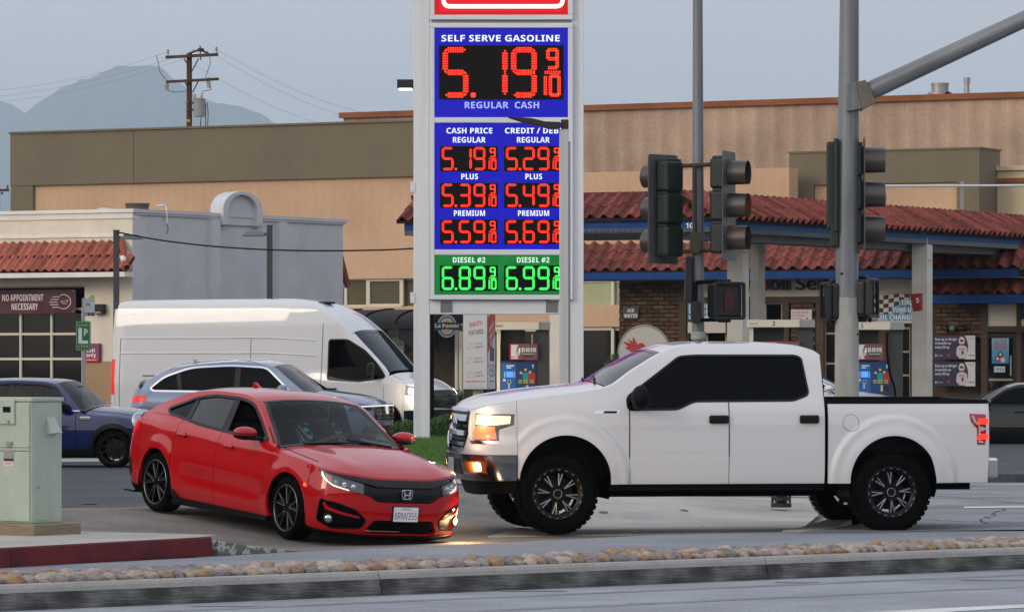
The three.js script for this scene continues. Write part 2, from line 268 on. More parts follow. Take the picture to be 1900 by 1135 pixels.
function carMaps(S) {
  const C = spl(S.C), prof = spl(S.prof), K = x => lin(x, S.bow), lift = S.lift ? (x => lin(x, S.lift)) : () => 0;
  const top = (x, z) => { const k = K(x); return C(clamp(x + k * z * z, S.C[0][0] - 0.4, S.C[S.C.length - 1][0] + 0.4)) - lin(x, S.drop) * Math.pow(Math.abs(z) / S.zref, S.dropPow || 2.4) + (S.crease ? S.crease(x, Math.abs(z)) : 0); };
  const sideZ = (x, y) => { let z = prof(y - lift(x)) * lin2(x, S.plan); if (S.planTop) z *= lerp(1, lin2(x, S.planTop), smooth(S.beltY - 0.03, S.beltY + 0.3, y)); if (S.bump) z += S.bump(x, y); return z; };
  const seamC = new Map();
  const seam = x => { const key = Math.round(x * 2000); if (seamC.has(key)) return seamC.get(key); let a = 0.2, b = 3.2; for (let i = 0; i < 34; i++) { const m = (a + b) / 2; top(x, Math.max(0.02, sideZ(x, m))) > m ? a = m : b = m; } seamC.set(key, (a + b) / 2); return (a + b) / 2; };
  const zS = x => sideZ(x, seam(x));
  const wrap = (xj, xe, n) => {                                                         // rounded nose or tail, s in -1..1 along the plan curve
    const D = Math.abs(xe(0.5) - xj), W = sideZ(xj, 0.6), N = 200, P = []; let L = 0; const e = 2 / n;
    for (let i = 0; i <= N; i++) { const a = i / N * Math.PI / 2, q = [W * Math.pow(Math.sin(a), e), D * Math.pow(Math.cos(a), e)]; if (i) L += Math.hypot(q[0] - P[i - 1][0], q[1] - P[i - 1][1]); P.push([...q, L, a]); }
    const ang = s => { const t = clamp(s, 0, 1) * L; let i = 1; while (i < N && P[i][2] < t) i++; const k = (t - P[i - 1][2]) / (P[i][2] - P[i - 1][2]); return lerp(P[i - 1][3], P[i][3], k); };
    return (s, y) => { const a = ang(Math.abs(s)), ss = s < 0 ? -1 : 1; return V3(xj + (xe(y) - xj) * Math.pow(Math.max(0, Math.cos(a)), e), y, ss * sideZ(xj, y) * Math.pow(Math.max(0, Math.sin(a)), e)); };
  };
  const xf = spl(S.nose), xr = spl(S.tail), Fm = wrap(S.xs, xf, S.noseN || 2.6), Rm = wrap(S.xe, xr, S.tailN || 3);
  const edge = (M, s) => { let a = 0.25, b = 2.6; for (let i = 0; i < 34; i++) { const m = (a + b) / 2, p = M(s, m); top(p.x, p.z) > m ? a = m : b = m; } return (a + b) / 2; };
  return { C, top, sideZ, seam, zS, K, xf, xr, Fm, Rm, noseTop: s => edge(Fm, s), tailTop: s => edge(Rm, s), side: (x, y) => V3(x, y, sideZ(x, y)), topM: (x, z) => V3(x, top(x, z), z) };
}
const lin2 = (x, pts) => { if (!pts._s) pts._s = spl(pts); return x <= pts[0][0] ? pts[0][1] : x >= pts[pts.length - 1][0] ? pts[pts.length - 1][1] : pts._s(x); };
// lower edge of the body side between x1 and x2 (ascending), arched over the wheels
function lowerEdge(S, x1, x2) {
  const out = [], sill = x => lin(x, S.sill); let x = x1;
  const arcs = S.arches.filter(a => a.x + a.r > x1 && a.x - a.r < x2).sort((a, b) => a.x - b.x);
  const half = a => Math.sqrt(Math.max(0, a.r * a.r - (sill(a.x) - a.y) ** 2));
  const run = (a, b) => { const n = Math.max(1, Math.ceil((b - a) / 0.12)); for (let i = 0; i <= n; i++) out.push([lerp(a, b, i / n), sill(lerp(a, b, i / n))]); };
  for (const a of arcs) {
    const h = half(a), l = a.x - h, r = a.x + h; if (x < l) run(x, Math.min(l, x2));
    for (let i = 0; i <= 28; i++) { const t0 = Math.PI - Math.asin(clamp((sill(a.x) - a.y) / a.r, -1, 1)), t1 = Math.asin(clamp((sill(a.x) - a.y) / a.r, -1, 1)), t = lerp(t0, t1, i / 28), X = a.x + a.r * Math.cos(t); if (X >= x1 - 1e-6 && X <= x2 + 1e-6) out.push([X, a.y + a.r * Math.sin(t)]); }
    if (l < x1 && r > x1) { const yy = a.y + Math.sqrt(a.r * a.r - (x1 - a.x) ** 2); out.unshift([x1, yy]); }
    if (r > x2 && l < x2) { const yy = a.y + Math.sqrt(a.r * a.r - (x2 - a.x) ** 2); out.push([x2, yy]); }
    x = Math.max(x, r);
  }
  if (x < x2) run(x, x2);
  return out;
}
function panelPoly(S, x1, x2, topFn, lowFn) {
  const low = lowFn ? [[x1, lowFn(x1)], [lerp(x1, x2, 0.5), lowFn(lerp(x1, x2, 0.5))], [x2, lowFn(x2)]] : lowerEdge(S, x1, x2), up = [], n = Math.max(2, Math.ceil((x2 - x1) / 0.06));
  const xs = Array.from({ length: n + 1 }, (_, i) => lerp(x1, x2, i / n)); for (const e of S.gh || []) for (const k of [-0.0015, 0.0015]) if (e + k > x1 && e + k < x2) xs.push(e + k); xs.sort((a, b) => b - a); for (const x of xs) up.push([x, topFn(x)]);
  return [...low, ...up];
}
// strip of the top surface between centre-line stations xa > xb, out to half width zf(x)
function topPoly(Mp, xa, xb, zf, n = 14) {
  const R = [], ends = (xc, z0, z1) => { const o = []; for (let i = 0; i <= 16; i++) { const z = lerp(z0, z1, i / 16); o.push([xc - Mp.K(xc) * z * z, z]); } return o; };
  const zat = xc => { let z = 0.5; for (let i = 0; i < 10; i++) z = lerp(z, zf(xc - Mp.K(xc) * z * z), 0.7); return z; };
  const za = zat(xa), zb = zat(xb);
  for (let i = 1; i < n; i++) { const xc = lerp(xa, xb, i / n), z = zat(xc); R.push([xc - Mp.K(xc) * z * z, z]); }
  return [...ends(xa, -za, za), ...R, ...ends(xb, zb, -zb), ...R.slice().reverse().map(p => [p[0], -p[1]])];
}
const both = (name, g, m, parent) => [mesh(name, g, m, parent), mesh(name, mirrorZ(g), m, parent)];
// everything that all closed cars share
function buildCar(S, grp) {
  const Mp = carMaps(S), P = S.paint, ref = { ref: [0, 0.55, 0] }, belt = x => lin2(x, S.belt), st = S.step || 0.1;
  for (const p of S.panels) { const g = patch(panelPoly(S, p.x1 + 0.004, p.x2 - 0.004, typeof p.top === 'function' ? p.top : p.top === 'belt' ? belt : x => x < S.gh[0] || x > S.gh[1] ? Mp.seam(x) : Math.min(belt(x), Mp.seam(x))), Mp.side, { step: st, rim: 0.03, ...ref }); both(p.name, g, P, grp); }
  // glasshouse sides with openings
  const ghPoly = [], nG = 40; for (let i = 0; i <= nG; i++) { const x = lerp(S.gh[0], S.gh[1], i / nG); ghPoly.push([x, belt(x) + (S.beltGap ?? 0.004)]); }
  for (let i = nG * 2; i >= 0; i--) { const x = lerp(S.gh[0], S.gh[1], i / nG / 2); ghPoly.push([x, Math.max(belt(x) + 0.006, Mp.seam(x))]); }
  const fit = q => q.map(([x, y]) => [x, clamp(y, belt(x) + 0.012, Mp.seam(x) - (S.rail ?? 0.03))]); S.dlo = S.dlo.map(q => fit(q.flatMap((p, i) => { const b = q[(i + 1) % q.length], n = Math.max(1, Math.ceil(Math.hypot(b[0] - p[0], b[1] - p[1]) / 0.06)); return Array.from({ length: n }, (_, k) => [lerp(p[0], b[0], k / n), lerp(p[1], b[1], k / n)]); })));
  both('pillars', patch(ghPoly, Mp.side, { step: st, holes: S.dlo, rim: 0.04, ...ref }), P, grp);
  for (const q of S.dlo) both('window_trim', ringStrip(inset(q, -0.014), inset(q, S.trimW || 0.012), Mp.side, 0.004), S.trim || MT.trim, grp);
  for (const q of S.windows) if (q.mat) both('side_window', patch(q.poly, Mp.side, { step: st, off: -0.012, ...ref }), q.mat, grp);
  for (const q of S.posts || []) both('window_post', patch(q, Mp.side, { step: st, off: -0.006, ...ref }), S.postMat || MT.trim, grp);
  // top: hood, screen, roof, rear glass, tail
  const zin = k => x => Math.max(0.05, Mp.zS(x) - k), sf = S.noseSpan || 1;
  const hoodE = []; for (let i = 0; i <= 24; i++) { const s = lerp(sf, -sf, i / 24), y = Mp.noseTop(s), p = Mp.Fm(s, y); hoodE.push([p.x - 0.004, p.z]); }
  const zc = zin(S.hoodInset ?? 0.05), sideH = [], sideF = []; const xA = S.xs - 0.02;
  for (let i = 0; i <= 14; i++) { const x = lerp(S.cowl - Mp.K(S.cowl) * zc(S.cowl) ** 2, xA, i / 14); sideH.push([x, zc(x)]); sideF.push([x, Mp.zS(x)]); }
  const cowF = []; for (let i = 0; i <= 16; i++) { const z = lerp(-sideF[0][1], sideF[0][1], i / 16); cowF.push([S.cowl - Mp.K(S.cowl) * z * z, z]); }
  const front = hoodE.filter(p => p[0] > xA + 0.006);
  mesh('hood', patch([...cowF, ...sideF.slice(1), ...front, ...sideF.slice(1).reverse().map(p => [p[0], -p[1]])], Mp.topM, { step: st * 0.7, ...ref }), P, grp);
  if (!S.noGap) both('hood_gap', tube(sideH.map(p => Mp.topM(p[0], p[1] - 0.01)), 0.005, 40, 5), MT.black, grp);
  const ws = topPoly(Mp, S.ws[0], S.ws[1], zin(S.wsInset ?? 0.05));
  mesh('windshield', patch(ws, Mp.topM, { step: st, off: -0.004, ...ref }), S.screenMat || MT.screen, grp);
  mesh('windshield_border', ringStrip(ws, inset(ws, S.frit || 0.035), Mp.topM, 0.0), MT.gloss, grp);
  const strip = (xa, xb) => { const a = [], n = 18, k = zin((S.wsInset ?? 0.05) - 0.002); for (let i = 0; i <= n; i++) { const xc = lerp(xa, xb, i / n); let z = 0.5; for (let j = 0; j < 10; j++) z = lerp(z, k(xc - Mp.K(xc) * z * z), 0.7); a.push([xc - Mp.K(xc) * z * z, z]); } return [...a, ...a.slice().reverse().map(p => [p[0], Mp.zS(p[0])])]; };
  both('front_pillar', patch(strip(S.ws[0] + 0.03, S.ws[1]), Mp.topM, { step: st, ...ref }), P, grp);
  mesh('roof', patch(topPoly(Mp, S.ws[1], S.rear[0], zin(0)), Mp.topM, { step: st, rim: 0.02, ...ref }), P, grp);
  if (S.rear[1] < S.rear[0]) {
    const rg = topPoly(Mp, S.rear[0], S.rear[1], zin(0.07));
    mesh('rear_window', patch(rg, Mp.topM, { step: st, off: -0.004, ...ref }), S.rearMat || MT.dark, grp);
    const k = zin(0.068), a = []; for (let i = 0; i <= 14; i++) { const xc = lerp(S.rear[0], S.rear[1], i / 14); let z = 0.5; for (let j = 0; j < 10; j++) z = lerp(z, k(xc - Mp.K(xc) * z * z), 0.7); a.push([xc - Mp.K(xc) * z * z, z]); }
    both('rear_pillar', patch([...a, ...a.slice().reverse().map(p => [p[0], Mp.zS(p[0])])], Mp.topM, { step: st, ...ref }), P, grp);
  }
  if (S.noTail !== true) {
    const tailE = []; for (let i = 0; i <= 24; i++) { const s = lerp(-1, 1, i / 24), p = Mp.Rm(s, Mp.tailTop(s)); tailE.push([p.x, p.z]); }
    const zr = Mp.zS(S.xe), rl = []; for (let i = 0; i <= 10; i++) { const x = lerp(S.rear[1] - 0.0, S.xe, i / 10); rl.push([x, Mp.zS(x)]); }
    mesh('tailgate_top', patch([...rl, ...tailE.slice().reverse().filter(p => p[0] < S.xe - 0.01), ...rl.slice().reverse().map(p => [p[0], -p[1]])], Mp.topM, { step: st, ...ref }), P, grp);
    const rp = []; for (let i = 0; i <= 24; i++) { const s = lerp(-1, 1, i / 24); rp.push([s, lin(S.xe, S.sill) + (S.tailLow || 0.04)]); } for (let i = 24; i >= 0; i--) { const s = lerp(-1, 1, i / 24); rp.push([s, Mp.tailTop(s)]); }
    mesh('rear_bumper', patch(rp, Mp.Rm, { step: 0.1, ...ref }), P, grp);
  }
  // underbody and wheel wells
  const ax = S.arches.map(a => a.x).sort((a, b) => a - b), R = S.arches[0].r;
  mesh('underbody', [boxb(ax[0] + R, ax[1] - R, S.floor, S.floor + 0.22, -S.half + 0.1, S.half - 0.1), boxb(ax[1] - R, S.xs + 0.25, S.floor + 0.05, S.deck ?? 0.62, -S.half + 0.36, S.half - 0.36), boxb(S.xe - 0.2, ax[0] + R, S.floor + 0.05, S.deck ?? 0.62, -S.half + 0.36, S.half - 0.36)], MT.black, grp);
  for (const a of S.arches) both('wheel_well', new THREE.CylinderGeometry(a.r + 0.015, a.r + 0.015, 0.6, 32, 1, true, -Math.PI * 0.62, Math.PI * 1.24).rotateX(-Math.PI / 2).translate(a.x, a.y, S.half - 0.32), MT.black, grp);
  return Mp;
}
function putWheels(grp, S, o) {
  for (const a of S.arches) for (const s of [1, -1]) { const w = makeWheel(o); w.position.set(a.wx ?? a.x, o.r, s * (S.track - o.w / 2)); if (s < 0) w.rotation.y = Math.PI; if (a.steer) w.rotation.y += a.steer; w.rotateZ((a.spin || 0) * s); grp.add(w); }
}
const carGroup = (name, label, cat, pos, psi, o = {}) => { const g = thing(name, label, cat, pos, psi, o.group); if (o.pitch || o.roll) { g.rotation.order = 'YZX'; g.rotation.z = o.pitch || 0; g.rotation.x = o.roll || 0; } return g; };
// ---------- mountains, hazy air, and the dark shop row across the road behind the viewer ----------
{
  const ridge = (pts, d, dz, seed, col) => {
    const f = spl(pts), x0 = pts[0][0], x1 = pts[pts.length - 1][0], nx = 220, nz = 14, pos = [], idx = [];
    for (let j = 0; j <= nz; j++) for (let i = 0; i <= nx; i++) { const px = lerp(x0, x1, i / nx), t = j / nz, top = EYE + (HY - f(px)) * d / F, n = (fbm(i * 0.16 + 3, j * 0.5 + 2, 256, 4, seed) - 0.5); const depth = d + (0 - t) * dz; const h = (top + (fbm(i * 0.45, 3.3, 512, 4, seed + 5) - 0.5) * 26) * (1 - t) * (1 - 0.25 * t) + n * top * 0.16 * Math.sin(t * 3.14) + 0; pos.push((px - CX) * d / F, Math.max(-1, h), -depth + n * 400 * t); }
    for (let j = 0; j < nz; j++) for (let i = 0; i < nx; i++) { const a = j * (nx + 1) + i, b = a + 1, c = a + nx + 1, e = c + 1; idx.push(a, c, b, b, c, e); }
    const g = new THREE.BufferGeometry(); g.setAttribute('position', new THREE.Float32BufferAttribute(pos, 3)); g.setIndex(idx); g.computeVertexNormals();
    const m = struct('mountains', g, std(col, 0.95)); return m;
  };
  ridge([[-900, 420], [-500, 260], [-200, 170], [-40, 180], [20, 192], [50, 215], [95, 250], [260, 330], [560, 420], [900, 520]], 14000, 2000, 4, 0x3c4a3c);
  ridge([[-300, 420], [-80, 320], [40, 210], [110, 168], [160, 142], [215, 125], [262, 120], [290, 122], [325, 148], [370, 180], [420, 192], [470, 208], [540, 240], [650, 270], [900, 330], [1400, 460]], 12500, 1800, 9, 0x3f4d40);
  scene.fog = new THREE.FogExp2(new THREE.Color(0.66, 0.84, 1.0), 0.000125);
  // long dark shop building and street trees on the viewer's own side of the road: what the glass and paint mirror
  const b = thing('opposite_shops', 'long low dark shop row across the road behind the viewer', 'building', V3(-2, 0, 26), 0.12);
  mesh('wall', boxb(-60, 60, 0, 4.4, 0, 12), rough(0x3c342d, { m: 6, seed: 71 }), b); mesh('parapet', boxb(-60.2, 60.2, 4.4, 5.0, -0.2, 12.2), rough(0x6a5c4c, { m: 6, seed: 72 }), b);
  const c = thing('street_corner_building', 'plain brown building beyond the frame on the near corner', 'building', V3(-34, 0, -34), 1.1); mesh('wall', boxb(-30, 40, 0, 6.4, -10, 0), rough(0x3e362e, { m: 6, seed: 73 }), c); mesh('parapet', boxb(-30.2, 40.2, 6.4, 6.9, -10.2, 0.2), rough(0x6a5c4c, { m: 6, seed: 74 }), c); for (let i = 0; i < 8; i++) mesh('shop_window', boxb(-27 + i * 8, -21.5 + i * 8, 0.7, 3, 0.01, 0.06), MT.dark, c);
  for (let i = 0; i < 14; i++) { mesh('shop_window', boxb(-57 + i * 8.2, -51.5 + i * 8.2, 0.6, 3.0, -0.06, -0.01), MT.dark, b); mesh('awning', slab([[0, 0], [1.1, 0], [0, 0.7]], 6).rotateY(Math.PI / 2).translate(-57.2 + i * 8.2, 3.1, 0), std([0x3a1d1a, 0x1c2a22, 0x20242e][i % 3], 0.8), b); }
}
// ---------- ground, roads, kerbs, driveway, lawn ----------
const MG = {
  roadNear: rough(0x8b8f95, { m: 5, coarse: 16, fine: 22, seed: 3, speck: 40, bump: 0.006 }), roadFar: rough(0x7d8289, { m: 6, coarse: 14, fine: 20, seed: 8, speck: 30, bump: 0.005 }),
  apron: rough(0x6e6963, { m: 5, coarse: 20, fine: 20, seed: 13, speck: -40, bump: 0.004 }), walk: rough(0xa5a29b, { m: 5, coarse: 18, fine: 18, seed: 17, speck: -50, bump: 0.004 }),
  lot: rough(0x3e4044, { m: 5, coarse: 12, fine: 20, seed: 23, speck: 30, bump: 0.008 }), street: rough(0x7d8083, { m: 6, coarse: 22, fine: 22, seed: 29, speck: 20, bump: 0.008 }),
  kerb: rough(0x9a9894, { m: 3, coarse: 22, fine: 16, seed: 31, bump: 0.004 }), kerbDirt: new THREE.MeshStandardMaterial({ roughness: 0.92, map: dataTex(512, [7.3, 0.65], (u, v) => { const a = fbm(u * 9, v * 3, 1, 6, 37), b = fbm(u * 20, v * 26, 1, 5, 38), s = smooth(0.42, 0.58, a * 0.6 + b * 0.4), n = (hash(u * 512 | 0, v * 512 | 0, 39) - 0.5) * 26, k = lerp(112, 52, s) + n; return [k, k, k - 2]; }) }),
  redKerb: rough(0x5e1a20, { m: 2, coarse: 20, fine: 12, seed: 41, bump: 0.004 }), paint: rough(0xcfd0cc, { m: 3, coarse: 26, fine: 14, seed: 43, bump: 0.002 }), soil: rough(0x3a4a1e, { m: 3, coarse: 18, fine: 18, seed: 47 }),
  dark: std(0x151515, 0.95), far: rough(0x6b6a64, { m: 40, coarse: 16, fine: 10, seed: 53, bump: 0 }),
};
// surface: plan polygon, tessellated, laid at height hf(x, z)
function sheet(pts, hf, step = 2, thick = 0) {
  const g = patch(pts.map(p => [p.x, p.z]), (x, z) => V3(x, hf(x, z), z), { step, ref: [0, -500, 0], rim: thick });
  const P = g.attributes.position, uv = g.attributes.uv; for (let i = 0; i < P.count; i++) uv.setXY(i, P.getX(i), P.getZ(i)); return g;
}
const hat = { psi: -55.5 * Math.PI / 180 };
{ const cf = PX(540, 1010, 44.3), cr = PX(300, 957, 46.5); hat.dir = V3(Math.cos(hat.psi), 0, -Math.sin(hat.psi)); hat.rgt = V3(Math.sin(hat.psi), 0, Math.cos(hat.psi)); hat.mid = cf.add(cr).multiplyScalar(0.5).addScaledVector(hat.rgt, -0.775); }
const hLot = z => lin(-z, [[44, 0.24], [49, 0.215], [58, 0.17], [70, 0.152], [82, 0.165], [88, 0.26], [96, 0.3], [130, 0.4]]);
const hDrive = (x, z) => { const dx = x - hat.mid.x, dz = z - hat.mid.z, a = dx * hat.dir.x + dz * hat.dir.z, b = dx * hat.rgt.x + dz * hat.rgt.z; const h = hat.mid.y + 0.012 - 0.0769 * a + 0.0384 * b; return Math.min(Math.max(h, -0.04), hLot(z)); };
struct('ground', new THREE.PlaneGeometry(9000, 9000, 1, 1).rotateX(-Math.PI / 2).translate(0, -0.07, -3000), MG.far);
// median axis
const mA = PX(0, 1085, F * (EYE - 0.19) / 405), mB = PX(1900, 1015, F * (EYE - 0.19) / 335), mU = mB.clone().sub(mA).setY(0).normalize(), mN = V3(-mU.z, 0, mU.x);   // mN towards the viewer
const onM = (u, n, y = 0) => V3(mA.x + mU.x * u + mN.x * n, y, mA.z + mU.z * u + mN.z * n), mL = mA.distanceTo(mB);
struct('near_road', sheet([onM(-25, 0.02), onM(45, 0.02), onM(45, 26), onM(-25, 26)], () => 0, 4), MG.roadNear);
struct('far_road', sheet([onM(-25, -0.9), onM(45, -0.9), GP(2600, 960), GP(1900, 985), GP(1480, 986), GP(1200, 993), GP(900, 1008), GP(600, 1021.5), GP(398, 1032.5), GP(0, 1053), GP(-300, 1070)], () => 0, 4), MG.roadFar);
mesh('lane_line', sheet([GP(1610, 1136), GP(1900, 1121.5), GP(2100, 1112), GP(2100, 1118), GP(1900, 1128), GP(1640, 1142)], () => 0.004, 2), MG.paint).userData.kind = 'structure';
// median: dirty kerb in poured lengths, river stones set in mortar
{
  const med = thing('stone_median', 'low concrete median kerb topped with rounded river stones along the road', 'median', V3(0, 0, 0));
  const prof = [[-0.17, 0], [-0.17, 0.185], [-0.015, 0.19], [0, 0.182], [0.012, 0.16], [0.05, 0.02], [0.055, 0]];
  const cuts = [-6, GP(715, 1060, 0.19), GP(1405, 1032, 0.19), 18].map(c => typeof c === 'number' ? c : c.sub(mA).dot(mU));
  const faceTop = [[-0.17, 0.06], [-0.17, 0.185], [-0.015, 0.19], [0, 0.182], [0.012, 0.16], [0.018, 0.125], [0.0, 0.06]], lowF = [[-0.1, 0], [-0.1, 0.128], [0.0185, 0.128], [0.05, 0.02], [0.055, 0]];
  for (let i = 0; i < 3; i++) for (const [nm, pr, mt, gap] of [['kerb_length', faceTop, MG.kerb, 0.004], ['kerb_face', lowF, MG.kerbDirt, 0.006]]) {
    const L = cuts[i + 1] - cuts[i] - gap * 2, g = uvMetres(slab(pr, L)); const m = mesh(nm, g, mt, med);
    m.matrixAutoUpdate = true; m.position.copy(onM(cuts[i] + gap, 0)); m.rotation.y = Math.atan2(mU.x, mU.z); m.scale.x = -1; m.scale.x = 1;
    // slab runs along +z after the turn; its +x must face the viewer
    const xAxis = V3(1, 0, 0).applyAxisAngle(V3(0, 1, 0), m.rotation.y); if (xAxis.dot(mN) < 0) { m.geometry = mirrorX(g); }
  }
  mesh('mortar_bed', sheet([onM(-6, -0.16), onM(18, -0.16), onM(18, -0.72), onM(-6, -0.72)], () => 0.18, 3, 0.18), MG.kerb, med);
  const r = rng(91), cols = [0xa89c8e, 0x968c86, 0xac9c8a, 0x9c8468, 0x98877f, 0xa69290, 0x7d7a76, 0xb5ab9e, 0xa08264, 0x8a8082].map((c, i) => rough(c, { m: 0.8, coarse: 24, fine: 24, seed: 60 + i, bump: 0.01, r: 0.85 }));
  const shapes = Array.from({ length: 6 }, (_, k) => { const g = new THREE.IcosahedronGeometry(1, 2), p = g.attributes.position; for (let i = 0; i < p.count; i++) { const v = V3(p.getX(i), p.getY(i), p.getZ(i)); const f = 0.8 + 0.34 * vnoise(v.x * 1.5 + k * 7 + 9, v.z * 1.5 + v.y * 1.4 + 9, 64, 5 + k) + 0.1 * vnoise(v.x * 4 + 9, v.z * 4 + v.y * 3 + 9, 64, 15 + k); p.setXYZ(i, v.x * f, v.y * f, v.z * f); } g.computeVertexNormals(); const uv = g.attributes.uv; return g; });
  for (let row = 0; row < 4; row++) { let u = cutsStart() + row * 0.06; while (u < 11.4) { const w = 0.04 + r() * 0.05; u += w; const s = mesh('river_stone', shapes[Math.floor(r() * 6)], cols[Math.floor(r() * cols.length)], med); s.position.copy(onM(u, -0.225 - row * 0.118 + (r() - 0.5) * 0.03, 0.195 + row * 0.006)); s.scale.set(w * 1.1, 0.032 + r() * 0.026, 0.062 + r() * 0.02); s.rotation.y = -Math.atan2(mU.z, mU.x) + (r() - 0.5) * 0.5; u += w; } }
  function cutsStart() { return -0.8; }
}
function mirrorX(g) { const q = g.clone(); q.scale(-1, 1, 1); for (const k of Object.keys(q.attributes)) { const a = q.attributes[k], s = a.itemSize; for (let i = 0; i < a.count; i += 3) for (let c = 0; c < s; c++) { const t = a.array[(i + 1) * s + c]; a.array[(i + 1) * s + c] = a.array[(i + 2) * s + c]; a.array[(i + 2) * s + c] = t; } } return q; }
// driveway and lot
struct('driveway', sheet([GP(-300, 1066, 0.0), GP(0, 1048), GP(398, 1031), GP(600, 1020), GP(900, 1006.5), GP(1200, 991.5), GP(1480, 984), GP(1480, 925), GP(1000, 915), GP(700, 935), GP(250, 951, 0.15), GP(105, 954, 0.15), GP(-400, 965, 0.15)], hDrive, 0.6), MG.apron);
struct('forecourt', sheet([GP(-400, 965.5, 0.15), GP(105, 954.5, 0.15), GP(250, 951.5, 0.15), GP(700, 935.5), GP(1000, 915.5), PX(1250, 800, 66), PX(2600, 700, 66), PX(2800, 700, 180), PX(-900, 700, 180)], (x, z) => hDrive(x, z) + 0.002, 3, 0.25), MG.lot);
mesh('gutter_strip', sheet([PX(-60, 0, 75), PX(330, 0, 76), PX(330, 0, 73.5), PX(-60, 0, 72.5)], (x, z) => hLot(z) + 0.012, 2), MG.walk).userData.kind = 'structure';
// raised pavement with red kerb
{
  const A = GP(-260, 1032, 0.17), B = GP(392, 997, 0.17), hb = () => 0.17, bk = GP(400, 992, 0.17), u = B.clone().sub(A).setY(0).normalize(), n = V3(-u.z, 0, u.x);
  const off = (p, k) => p.clone().addScaledVector(n, k);
  struct('pavement', sheet([off(A, -0.16), off(B, -0.16), bk, GP(105, 984, 0.17), GP(-300, 984, 0.17)], hb, 0.8, 0.2), MG.walk);
  const rk = thing('red_kerb', 'faded dark red painted kerb in front of the utility cabinet', 'kerb', V3(0, 0, 0));
  const L = A.distanceTo(B), cutAt = GP(14, 1017, 0.17).sub(A).dot(u), prof = [[-0.155, 0], [-0.155, 0.165], [-0.02, 0.178], [0, 0.165], [0.018, 0.02], [0.018, 0]];
  for (const [a, b] of [[-1, cutAt - 0.005], [cutAt + 0.005, L]]) { const g = uvMetres(slab(prof, b - a, 0)), m = mesh('kerb_length', g, MG.redKerb, rk); m.position.copy(A.clone().addScaledVector(u, a).setY(0)); m.rotation.y = Math.atan2(u.x, u.z); const xA = V3(1, 0, 0).applyAxisAngle(V3(0, 1, 0), m.rotation.y); if (xA.dot(n) < 0) m.geometry = mirrorX(g); }
  const bk2 = thing('broken_kerb', 'chipped kerb stub with flaking white paint sloping down beside the red kerb', 'kerb', V3(0, 0, 0));
  const C0 = B.clone().addScaledVector(u, 0.09), q = [], flake = dataTex(256, 0.55, (a, b) => { const f = fbm(a * 7, b * 7, 7, 4, 77), k = f > 0.53 ? 184 : 112; return [k + (hash(a * 256 | 0, b * 256 | 0, 3) - 0.5) * 26, k + (hash(a * 256 | 0, b * 256 | 0, 3) - 0.5) * 26, k - 6]; });
  const wedge = slab([[0, 0], [0, 0.145], [0.05, 0.15], [0.5, 0.075], [1.0, 0.02], [1.35, 0]], 0.16, 0.008), wp = wedge.attributes.position; for (let i = 0; i < wp.count; i++) wp.setY(i, wp.getY(i) + (wp.getY(i) > 0.01 ? (vnoise(wp.getX(i) * 14, wp.getZ(i) * 20, 64, 3) - 0.5) * 0.03 : 0)); wedge.computeVertexNormals();
  const wm = mesh('kerb_stub', uvMetres(wedge), new THREE.MeshStandardMaterial({ map: flake, roughness: 0.9 }), bk2); wm.position.copy(C0.clone().addScaledVector(n, -0.15).setY(-0.01)); wm.rotation.y = Math.atan2(-u.z, u.x);
}
// corner pavement: separate slabs, open joints
{
  const cp = thing('corner_pavement', 'worn concrete corner pavement slabs around the hydrant behind the pickup', 'pavement', V3(0, 0, 0)); cp.userData.kind = 'structure';
  const slabs = [[[905, 990], [1050, 950], [1200, 925], [1235, 938], [1330, 984]], [[1202, 924.5], [1326, 904], [1480, 908], [1500, 931], [1236, 937.5]], [[1238, 939.5], [1500, 932], [1520, 950], [1478, 984], [1332.5, 984.5]], [[1050, 947], [1040, 918], [1200, 903], [1325, 902], [1195, 922]]];
  for (const s of slabs) mesh('paving_slab', sheet(s.map(p => GP(p[0], p[1])), (x, z) => hDrive(x, z) + 0.012, 0.6, 0.012), MG.walk, cp);
  const k = thing('corner_kerb', 'grey corner kerb rounding off the pavement behind the pickup rear wheels', 'kerb', V3(0, 0, 0));
  mesh('kerb_top', sheet([GP(1452, 986), GP(1530, 955, 0.12), GP(1640, 935, 0.12), GP(1650, 940, 0.12), GP(1545, 962, 0.12), GP(1500, 986)], (x, z) => clamp((-z - 46.8) * 0.04, 0.012, 0.08), 0.5, 0.08), MG.kerb, k);
}
struct('side_street', sheet([GP(1486, 989), GP(2700, 972), PX(2700, 700, 95), GP(1900, 838), GP(1600, 842), GP(1540, 955)], () => 0.006, 3), MG.street);
struct('far_pavement', sheet([GP(1600, 841, 0.1), GP(2300, 838, 0.1), PX(2300, 700, 110), PX(1500, 700, 110)], (x, z) => 0.12 + (hLot(z) - 0.12), 3, 0.12), MG.walk);
for (const [nm, L] of [['crosswalk_line', [[1690, 893], [1900, 879], [2100, 868], [2100, 872], [1900, 884], [1690, 898]]], ['stop_line', [[1790, 941.5], [2100, 938], [2100, 940.5], [1790, 944]]]]) { const m = mesh(nm, sheet(L.map(p => GP(...p)), () => 0.012, 2), MG.paint); m.userData.kind = 'structure'; }
